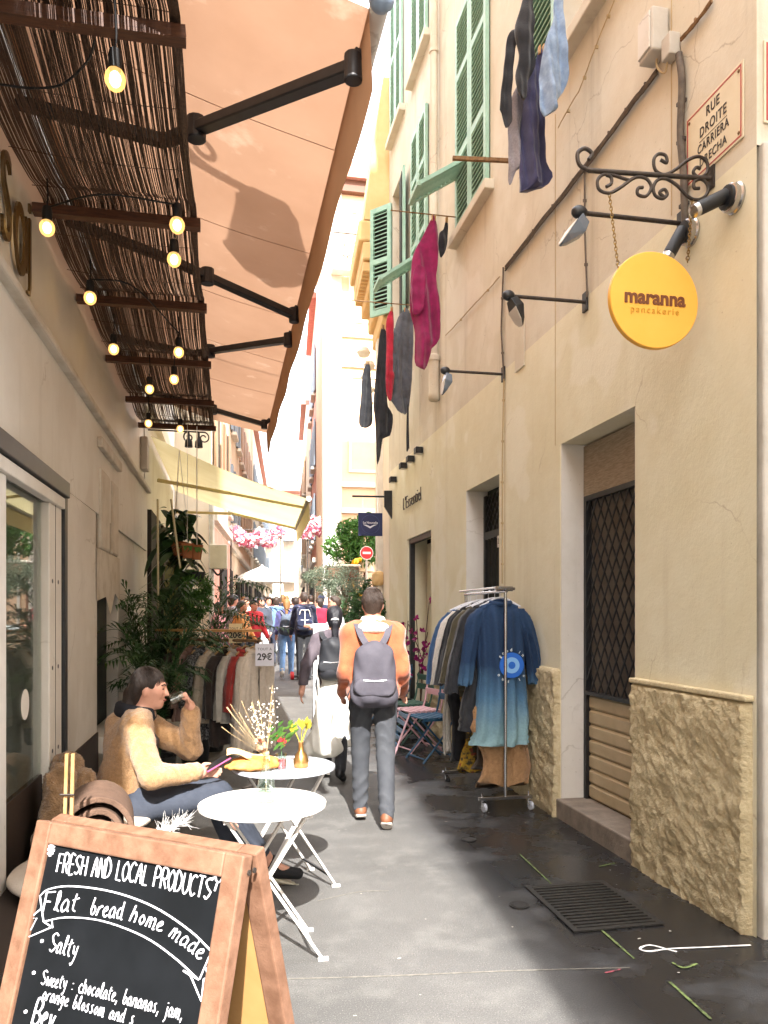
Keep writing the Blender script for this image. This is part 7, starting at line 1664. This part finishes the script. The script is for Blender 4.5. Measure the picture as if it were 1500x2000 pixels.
def dress(f, label, top, bottom, hairm, shoem, skin=m_skin, style='short', h=.026, top_o=.018, hem=.9, skirt=None, female=False, sole=None, fold=.004, group='people in the street', cat='person', facep=False, hat=None, arm_o=.014, tail=None):
    t = thing('person', label, cat, f.loc, group); s = f.s; J = f.J; L0 = f.loc
    body_sdf(f, female=female).build('body', skin, t, h)
    sd = body_sdf(f, top_o*s, arms=False, legs=False, headp=False, hands=False, female=female)
    for a in 'LR': sd.cone(J['sh'+a], J['el'+a], (.056+arm_o)*s, (.046+arm_o)*s, .03); sd.cone(J['el'+a], J['wr'+a], (.046+arm_o)*s, (.034+arm_o)*s, .02)
    sd.plane(J['neck']+V(0, 0, .045*s), V(0, 0, 1)); sd.plane(L0+V(0, 0, hem*s), V(0, 0, -1))
    fa, ra = folds(fold, 11, 30, 1.3), ridges(fold*.9, 26, .7); sd.disp = lambda X, Y, Z: fa(X, Y, Z)+ra(X, Y, Z); sd.build('jacket', top, t, h)
    if skirt:
        k = SDF(); k.cone(J['waist'], J['pelvis'], .12*s, .15*s, .05); k.cone(J['pelvis'], V(J['pelvis'][0], J['pelvis'][1], L0[2]+skirt[1]), .15*s, skirt[2], .05); k.plane(V(0, 0, L0[2]+skirt[1]), V(0, 0, -1)); k.disp = lambda X, Y, Z: .014*np.sin(9*np.arctan2(Y-J['pelvis'][1], X-J['pelvis'][0]))*np.clip((J['pelvis'][2]-Z)*1.5, 0, 1)
        k.build('skirt', skirt[0], t, h)
    k = SDF()
    for a in 'LR': k.cone(J['hip'+a], J['kn'+a], .098*s, .07*s, .03); k.cone(J['kn'+a], J['an'+a], .07*s, .058*s, .02)
    for q in (-1, 1): k.cone(J['pelvis']+f.tr*.062*q*s, J['waist']+f.tr*.055*q*s, .118*s, .108*s, .05)
    k.plane(J['waist']+V(0, 0, .0), V(0, 0, 1)); k.disp = ridges(fold*2.4, 30, .4)
    k.build('trousers', bottom, t, h)
    for a in 'LR': shoe('shoe', J['an'+a], J['to'+a], shoem, t, s, sole, max(.01, h*.7))
    if style == 'short': hair_short(f, hairm, t, min(h, .016), s)
    else: hair_long(f, hairm, t, min(h, .016), s, tail)
    if hat is not None:
        k = SDF(); c = J['head']; k.ell(c+(f.hu*.055-f.hf*.012)*s, V(.092, .105, .075)*s, np.stack([f.hr, f.hf, f.hu], 1)); k.plane(c+f.hu*.03*s, -f.hu); k.cone(c+(f.hu*.045+f.hf*.08)*s, c+(f.hu*.035+f.hf*.13)*s, .02*s, .01*s, .02); k.build('cap', hat, t, .014)
    if facep: face(f, t, s)
    return t
def backpack(f, label, mt, w, hh, d, zc, strapm, h=.016, pocket=True, extra=None):
    """worn on the back of figure f"""
    s = f.s; c = f.J['chest']+(-f.fwd)*(.125*s+d*.55)+V(0, 0, zc); t = thing('backpack', label, 'backpack', Vector(c)-Vector((0, 0, hh/2)), 'backpacks worn in the street')
    Rm = np.stack([f.tr, f.fwd, V(0, 0, 1)], 1); sd = SDF()
    for q in (-1, 1): sd.cone(c+f.tr*q*(w*.5-.07)+V(0, 0, -hh*.36), c+f.tr*q*(w*.36-.05)+V(0, 0, hh*.28), d*.55, d*.5, .07)
    sd.cone(c+V(0, 0, -hh*.34), c+V(0, 0, hh*.36), d*.56, d*.4, .08)
    sd.disp = folds(.005, 12, 30, 2.2); sd.build('bag', mt, t, h)
    if pocket:
        p = SDF(); q0 = c-f.fwd*d*.42+V(0, 0, -hh*.22)
        p.cone(q0-f.tr*w*.27, q0+f.tr*w*.27, hh*.16, hh*.16, .03); p.plane(q0+V(0, 0, hh*.14), V(0, 0, 1)); p.plane(q0+f.fwd*.03, f.fwd); p.plane(q0-f.fwd*d*.28, -f.fwd); p.disp = folds(.003, 14, 34, 3); po = p.build('pocket', mt, t, h)
        zl = Vector(q0-f.fwd*d*.31+V(0, 0, hh*.12)); MB().tube([zl-Vector(f.tr)*w*.26, zl-Vector((0, 0, .006)), zl+Vector(f.tr)*w*.26], .004, 5).build('zip', m_steel, t)
    for q in (-1, 1):
        a = c+V(0, 0, hh*.4)+f.tr*q*.035; b = f.J['neck']+f.tr*q*.125*s-f.fwd*.055*s+V(0, 0, .012); cc = f.J['chest']+f.tr*q*.125*s+f.fwd*.13*s; m1 = (a+b)/2-f.fwd*.03*s+f.tr*q*.012
        b2 = f.J['neck']+f.tr*q*.13*s+f.fwd*.06*s+V(0, 0, .0)
        P = catmull([Vector(x) for x in (a, m1, b, b2, cc)], 6); K = []
        for i, p in enumerate(P):
            dd = (P[min(i+1, len(P)-1)]-P[max(0, i-1)]).normalized(); sv = Vector(f.tr)-dd*Vector(f.tr).dot(dd); sv.normalize(); nn = dd.cross(sv); K.append([p+sv*.024+nn*.004, p-sv*.024+nn*.004, p-sv*.024-nn*.004, p+sv*.024-nn*.004])
        MB().loft(K).build('strap', strapm, t, smooth=60)
    MB().tube(catmull([Vector(c+V(0, 0, hh*.42)+f.tr*.03), Vector(c+V(0, 0, hh*.5)-f.fwd*.01), Vector(c+V(0, 0, hh*.42)-f.tr*.03)], 5), .007, 6).build('grab_loop', strapm, t)
    return t, c
c_orange = mat('orange_corduroy', '#ad5f3c', .9, '#994f30', 10, bump=.35, bsc=110, sheen=.3); c_sherpa = mat('white_sherpa', '#e2d9cb', .95, '#d3c8b8', 30, bump=.9, bsc=120); c_jeans = mat('grey_jeans', '#47494d', .9, '#393b40', 7, (.35, .7), bump=.3, bsc=120); c_bag = mat('charcoal_bag', '#4d4a52', .8, '#423f47', 8, bump=.15); c_tanl = mat('tan_leather', '#7d5038', .55, '#6c432e', 8); m_sole = mat('grey_rubber_sole', '#b3aaa0', .8)
HD = math.degrees(math.atan2(.17, 1))
# --- man in the orange jacket
f = walker((1.07, 5.78, 0), HD-2, 1.765, (-14, 9, 62), (-14, 10, 62), (11, 6), (-7, 12), 2, 4)
t = dress(f, 'man in an orange corduroy jacket with white collar walking away in the sun', c_orange, c_jeans, h_brown, c_tanl, m_skin, 'short', .0115, .03, .92, sole=m_sole, fold=.006)
s = f.s; k = SDF(); nk = f.J['neck']
for a in np.linspace(0, 2*math.pi, 15)[:-1]: k.cone(nk+(f.tr*.078*math.cos(a)+f.fwd*.068*math.sin(a))*s+V(0, 0, .0), nk+(f.tr*.068*math.cos(a)+f.fwd*.058*math.sin(a))*s+V(0, 0, .045), .03*s, .024*s, .03)
k.cone(nk-f.fwd*.075*s+f.tr*.09*s-V(0, 0, .02), nk-f.fwd*.075*s-f.tr*.09*s-V(0, 0, .02), .034*s, .034*s, .04); k.build('collar', c_sherpa, t, .011)
k = SDF(); pv = f.J['pelvis']
for a in np.linspace(0, 2*math.pi, 17)[:-1]: k.cone(pv+(f.tr*.165*math.cos(a)+f.fwd*.115*math.sin(a))*s-V(0, 0, .02), pv+(f.tr*.165*math.cos(a)+f.fwd*.115*math.sin(a))*s-V(0, 0, .04), .02, .02, .03)
k.build('fleece_hem', c_sherpa, t, .012)
strands(f, h_brown, t, f.s, 2200)
backpack(f, 'charcoal grey backpack on the man in the orange jacket', c_bag, .32, .45, .16, -.17, c_bag, .0115)
# --- dark haired woman beside him
c_mauve = mat('mauve_grey_knit', '#5f565c', .9, '#544b52', 12, bump=.3, bsc=120); c_wskirt = mat('white_tulle', '#e9e6dc', .9, '#dcd9cf', 4, transl=.2)
f = walker((.98, 7.35, gz(7.35)), HD+4, 1.64, (-14, 24, 16), (10, 8, 20), (10, 6), (-12, 18), 2, -8)
s = f.s; hb = f.J['head']-f.hf*.1*s
tail = [(hb, hb-f.hf*.03*s-V(0, 0, .05), .035*s, .04*s), (hb-f.hf*.03*s-V(0, 0, .05), hb-f.hf*.045*s-V(0, 0, .24), .04*s, .03*s), (hb-f.hf*.045*s-V(0, 0, .24), hb-f.hf*.04*s-V(0, 0, .38), .03*s, .012*s)]
t = dress(f, 'dark haired woman with a ponytail in a grey mauve sweater and white skirt', c_mauve, c_black, h_black, mat('black_leather', '#17171a', .4), m_skinl, 'long', .0125, .014, .95, (c_wskirt, .32, .24), True, fold=.003, tail=tail)
MB().lathe(Vector(hb-f.hf*.012*s-V(0, 0, .02)), [(.036, -.012), (.042, 0), (.036, .012)], 14, Vector(-f.hf*.4-V(0, 0, 1))).build('hair_tie', m_white, t, smooth=True)
strands(f, h_black, t, f.s, 900, True)
backpack(f, 'small black backpack on the dark haired woman', mat('black_nylon', '#2a2b30', .6, '#1f2024', 8), .27, .36, .13, -.06, c_black, .014)
tb = thing('tote_bag', 'white fabric tote bag hanging beside the dark haired woman', 'bag', (float(f.J['hipL'][0])-.12, 7.2, .3)); cx, cy = float(f.J['hipL'][0])-.06, 7.12
k = SDF(); k.cone((cx, cy, .42), (cx+.02, cy, .78), .11, .08, .06).cone((cx-.08, cy+.02, .36), (cx+.1, cy, .36), .09, .1, .06); k.disp = folds(.012, 16, 20, 1); k.build('bag', c_wskirt, tb, .014)
MB().tube(catmull([Vector((cx-.03, cy, .82)), Vector(f.J['shL'])+Vector((-.01, -.09, -.2)), Vector(f.J['shL'])+Vector((.03, -.02, .06))], 8), .008, 6).build('strap', m_white, tb)
# --- group ahead
def at_px(px, D): p = ond(px, 1200, D); return (p.x, p.y, gz(p.y))
c_purple = cmat('blue_purple_jacket', '#4a4a78', '#3c3c66'); c_ljean = cmat('light_blue_jeans', '#7fa3cf', '#6a8fbd'); c_nvj = cmat('navy_jacket', '#1e2440', '#171c33'); c_rdj = cmat('crimson_coat', '#b01d38', '#941730'); c_wsh = cmat('white_shirt', '#d5d8da', '#c5c9cc'); c_dj = cmat('dark_jeans', '#1e2436', '#171c2b')
m_wsole = mat('white_sole', '#cfcfcf', .7)
f = walker(at_px(560, 16.6), 5, 1.7, (8, 10, 15), (-8, 10, 15), (-16, 24), (14, 6)); s = f.s
t = dress(f, 'woman in a purple blue jacket and pale jeans carrying a grey backpack', c_purple, c_ljean, h_blond, m_white, m_skinl, 'long', .02, .02, .95, female=True, sole=m_wsole, tail=[(f.J['head']-f.hf*.09, f.J['head']-f.hf*.12-V(0, 0, .2), .04, .03)])
backpack(f, 'grey backpack on the woman in pale jeans', mat('slate_bag', '#4b5563', .7), .28, .42, .15, -.1, c_dgry, .02)
f = walker(at_px(594, 16.2), 3, 1.82, (5, 14, 20), (5, 12, 20), (4, 4), (-4, 6), 0)
t = dress(f, 'tall man in navy with a navy backpack riding a red wheeled board', c_nvj, c_black, h_brown, c_black, m_skin, 'short', .02, .03, .9)
t2, c = backpack(f, 'navy backpack with a white T shaped trim on the tall man', c_nvj, .33, .5, .17, -.05, c_navy, .02)
P0 = Vector(c-f.fwd*.125); tv = Vector(f.tr)
mb = MB(); mb.tube(catmull([P0-tv*.11+Vector((0, 0, .06)), P0-tv*.08+Vector((0, -.015, .15)), P0+Vector((0, -.02, .15)), P0+tv*.08+Vector((0, -.015, .15)), P0+tv*.12+Vector((0, 0, .02))], 5), .009, 5); mb.tube([P0+Vector((0, -.02, .15)), P0+Vector((0, -.03, -.16))], .009, 5); mb.build('white_trim', m_white, t2)
hb_ = thing('balance_board', 'red wheeled balance board under the tall man in navy', 'balance board', Vector(f.loc)); L0 = Vector(f.loc)
MB().box(L0+Vector((0, .04, .07)), (.5, .16, .05)).build('deck', m_black, hb_, bevel=.02)
for q in (-1, 1): MB().lathe(L0+Vector((.25*q, .04, .085)), [(.03, -.04), (.082, -.035), (.085, 0), (.082, .035), (.03, .04)], 18, (1, 0, 0)).build('wheel', m_signred, hb_, smooth=50)
f = walker(at_px(578, 18.4), 0, 1.72, (8, 8, 15), (-8, 8, 15), (12, 5), (-12, 18)); dress(f, 'person in dark jeans walking just beyond the couple with backpacks', c_nvj, c_dj, h_dkbr, c_black, h=.024)
f = walker(at_px(622, 17.6), 10, 1.7, (12, 8, 20), (-8, 8, 15), (8, 5), (-10, 14), 1, -60); dress(f, 'woman in a crimson coat looking sideways beside the navy backpack', c_rdj, c_black, h_dkbr, c_black, m_skinl, 'long', .022, .024, .75, female=True, facep=True)
f = walker(at_px(628, 19), 5, 1.78, (8, 8, 15), (-8, 8, 15), (8, 5), (-10, 14)); dress(f, 'person in a dark knitted cap behind the crimson coat', c_nvj, c_dj, h_black, c_black, h=.026, hat=c_nvj)
f = walker(at_px(660, 13.6), -80, 1.72, (38, 6, 60), (25, 6, 65), (4, 4), (-6, 8), 3, 0); dress(f, 'man in a white shirt seen in profile facing left by the olive tree', c_wsh, c_dj, h_brown, c_black, m_skin, 'short', .018, .02, .92, facep=True)
# --- crowd farther along
rs = random.Random(21)
cols = {'orange': cmat('apricot_top', '#cf8a4a'), 'red': cmat('bright_red_top', '#c22a34'), 'white': c_wsh, 'grey': cmat('grey_top', '#878a92'), 'blue': cmat('denim_blue_top', '#5a76a6'), 'navy': c_nvj, 'cream': cmat('cream_top', '#d8cbb2'), 'black': c_black, 'pink': cmat('pink_top', '#cf8f95'), 'stripe': cmat('dark_striped_top', '#3a3f4a')}
crowd = [(452, 15.5, 'grey', 1.76, 'man with a grey cap at the left of the crowd by the pink wall', c_dgry, 60), (470, 14.6, 'orange', 1.66, 'woman in an apricot top at the left of the crowd', None, 120), (494, 16.0, 'red', 1.68, 'person in a bright red top in the crowd', None, 150), (425, 14.2, 'pink', 1.62, 'person in pale pink behind the palm fronds', None, 90), (482, 19.0, 'cream', 1.7, 'person in a cream top behind the apricot one', None, 180), (512, 18.5, 'stripe', 1.7, 'person in a dark striped top mid crowd', None, 170), (524, 20.5, 'white', 1.72, 'person in white near the middle of the crowd', None, 180),
         (540, 19.5, 'blue', 1.74, 'person in denim blue left of the couple with backpacks', None, 10), (552, 23, 'navy', 1.78, 'tall person in navy behind the couple', None, 0), (506, 24, 'pink', 1.68, 'person in pink under the white parasol', None, 180), (533, 25, 'red', 1.7, 'person in red far down the street', None, 0), (475, 23, 'white', 1.72, 'person in white by the far left wall', None, 170), (560, 27, 'black', 1.76, 'person in black far down the street', None, 0), (518, 29, 'blue', 1.72, 'person in blue at the far end', None, 180), (545, 31, 'cream', 1.7, 'person in cream at the far end', None, 0), (574, 22.5, 'cream', 1.72, 'person in cream beyond the tall man in navy', None, 0), (586, 25, 'navy', 1.74, 'person in navy far right in the crowd', None, 180), (608, 23, 'black', 1.76, 'person in black beyond the crimson coat', None, 0), (500, 27, 'orange', 1.7, 'person in apricot under the far garland', None, 180)]
for i, (px, D, col, H, lab, cap, hd) in enumerate(crowd):
    sw = rs.uniform(5, 16); f = walker(at_px(px, D), hd+rs.uniform(-20, 20), H, (sw, 9, 20), (-sw, 9, 20), (-sw, 16), (sw, 5))
    dress(f, lab, cols[col], rs.choice([c_dj, c_black, c_ljean, c_wsh]), rs.choice([h_brown, h_black, h_blond, h_dkbr]), c_black, rs.choice([m_skin, m_skinl]), rs.choice(['short', 'long']), .03, .02, .9, hat=cap, group='crowd down the street', facep=hd > 60)
# --- seated woman drinking
def seated():
    J = dict(pelvis=(-.62, 4.6, .54), waist=(-.61, 4.6, .68), chest=(-.56, 4.6, .87), neck=(-.51, 4.6, 1.035), head=(-.455, 4.59, 1.17), shL=(-.53, 4.755, .97), shR=(-.51, 4.44, .975), hipL=(-.58, 4.69, .51), hipR=(-.56, 4.51, .51), knL=(-.1, 4.72, .54), knR=(-.06, 4.5, .57), anL=(.02, 4.86, .11), anR=(.24, 4.58, .115), toL=(.16, 4.84, .055), toR=(.39, 4.56, .06),
             elR=(-.42, 4.33, .72), wrR=(-.2, 4.42, .715), elL=(-.235, 4.72, .80), wrL=(-.232, 4.63, 1.025))
    yaw = R(-6); hf = V(math.cos(yaw), math.sin(yaw), -.1); hf /= np.linalg.norm(hf); hr = np.cross(hf, V(0, 0, 1)); hr /= np.linalg.norm(hr); hu = np.cross(hr, hf)
    f = Fig(J, hr, hf, hu, V(.05, -1, 0), .97); f.loc = V(-.5, 4.6, 0); f.fwd = V(1, 0, 0)
    f.J['thR'] = V(0, -.3, 1); f.J['thL'] = V(-.2, .94, .33); f.J['cuR'] = V(.5); f.J['cuL'] = V(.95)
    t = thing('person', 'seated woman in a tan teddy jacket drinking from a glass', 'person', Vector((-.5, 4.6, .45))); s = f.s; h = .0085
    body_sdf(f, female=True).build('body', m_skinl, t, h)
    c_teddy = mat('tan_teddy_fleece', '#b98f62', .95, '#a27a50', 60, bump=1.0, bsc=160, sheen=.4); c_hood = mat('black_hood_lining', '#1a1b22', .9)
    sd = body_sdf(f, .027, legs=False, headp=False, hands=False, female=True)
    sd.ell(f.J['neck']+V(.02, 0, .1), V(.14, .13, .1), None, .02, True)
    sd.plane(f.J['wrR']-V(.02, 0, 0), V(1, .2, 0)/np.linalg.norm(V(1, .2, 0))) if False else None
    sd.cone((-.6, 4.6, .9), (-.63, 4.6, .98), .1, .07, .06)
    fa, ra = folds(.004, 13, 30, .8), ridges(.008, 24, 2.1); sd.disp = lambda X, Y, Z: fa(X, Y, Z)+ra(X, Y, Z); sd.build('jacket', c_teddy, t, .009, .001)
    k = SDF()
    for a in np.linspace(.5, 2*math.pi-.5, 13): p = f.J['neck']+V(-.02-.085*math.cos(math.pi-a)*-1*0-.09*math.cos(a-math.pi), .085*math.sin(a), -.005+.02*math.cos(a-math.pi)); k.cone(p, p+V(0, 0, .03), .032, .026, .03)
    k.build('hood', c_hood, t, .01)
    k = SDF()
    for a in 'LR': k.cone(f.J['hip'+a], f.J['kn'+a], .102, .074, .03); k.cone(f.J['kn'+a], f.J['kn'+a]+(f.J['an'+a]-f.J['kn'+a])*.8, .07, .05, .02)
    k.cone(f.J['hipL'], f.J['hipR'], .12, .12, .05); k.disp = folds(.004, 14, 40, .2); k.build('trousers', mat('charcoal_jeans', '#3d424d', .9, '#343944', 10, bump=.3, bsc=120), t, .01)
    m_sh = mat('black_suede', '#1d1d20', .8)
    for a in 'LR': shoe('shoe', f.J['an'+a], f.J['to'+a], m_sh, t, .95, mat('pale_sole', '#b8b2a0', .8), .009)
    hb = f.J['head']; P = lambda x, y, z: hb+(hr*x+hf*y+hu*z)
    tail_old = [(P(.07, -.02, -.02), P(.075, .0, -.12), .03, .032), (P(.075, .0, -.12), P(.08, .06, -.24), .032, .034), (P(.08, .06, -.24), P(.075, .1, -.36), .034, .02), (P(-.07, -.02, -.02), P(-.075, 0, -.14), .03, .03), (P(-.075, 0, -.14), P(-.06, .08, -.3), .03, .02), (P(.0, -.09, -.02), P(.0, -.1, -.13), .05, .04)]
    k = SDF(); Rm = np.stack([hr, hf, hu], 1)
    k.ell(P(0, -.02, .036), V(.082, .097, .092), Rm, .02); k.ell(P(0, -.062, -.03), V(.066, .055, .075), Rm, .03); k.cone(P(.0, -.1, -.04), P(.04, -.1, -.13), .045, .04, .03); k.cone(P(.04, -.1, -.13), P(.085, -.02, -.2), .04, .035, .03); k.cone(P(.085, -.02, -.2), P(.1, .06, -.28), .035, .036, .03); k.cone(P(.1, .06, -.28), P(.1, .09, -.36), .036, .018, .03)
    k.ell(P(0, .1, -.03), V(.11, .088, .112), Rm, .012, True); k.ell(P(0, .02, -.115), V(.07, .075, .06), Rm, .015, True)
    k.disp = lambda X, Y, Z: .003*np.sin(110*X+25*Z)*np.sin(100*Y+15*Z); k.build('hair', h_dkbr, t, .008); face(f, t, s); strands(f, h_dkbr, t, s, 1600, True)
    # glass at the lips, held by the left hand
    lip = Vector(P(0, .1, -.058)); g0 = lip+Vector((.028, 0, .004)); ax = Vector((.86, -.05, .42)).normalized()
    tg = thing('drinking_glass', 'clear drinking glass held at the seated womans lips', 'glass', g0)
    MB().lathe(g0+ax*.075, [(.024, 0), (.03, -.075), (.028, -.075), (.022, -.004), (.001, -.004)], 18, ax).build('glass', m_clear, tg, smooth=50)
    ph = thing('phone', 'phone in a pink case held on the seated womans lap', 'phone', Vector(f.J['wrR'])+Vector((.11, .02, .03))); pc = Vector(f.J['wrR'])+Vector((.13, .02, .045)); rot = Euler((R(10), R(-28), R(10))).to_matrix()
    MB().box(pc, (.15, .072, .009), rot).build('case', mat('pink_case', '#c2557f', .5), ph, bevel=.003); MB().box(pc+rot @ Vector((0, 0, .005)), (.143, .066, .002), rot).build('screen', m_black, ph)
seated()
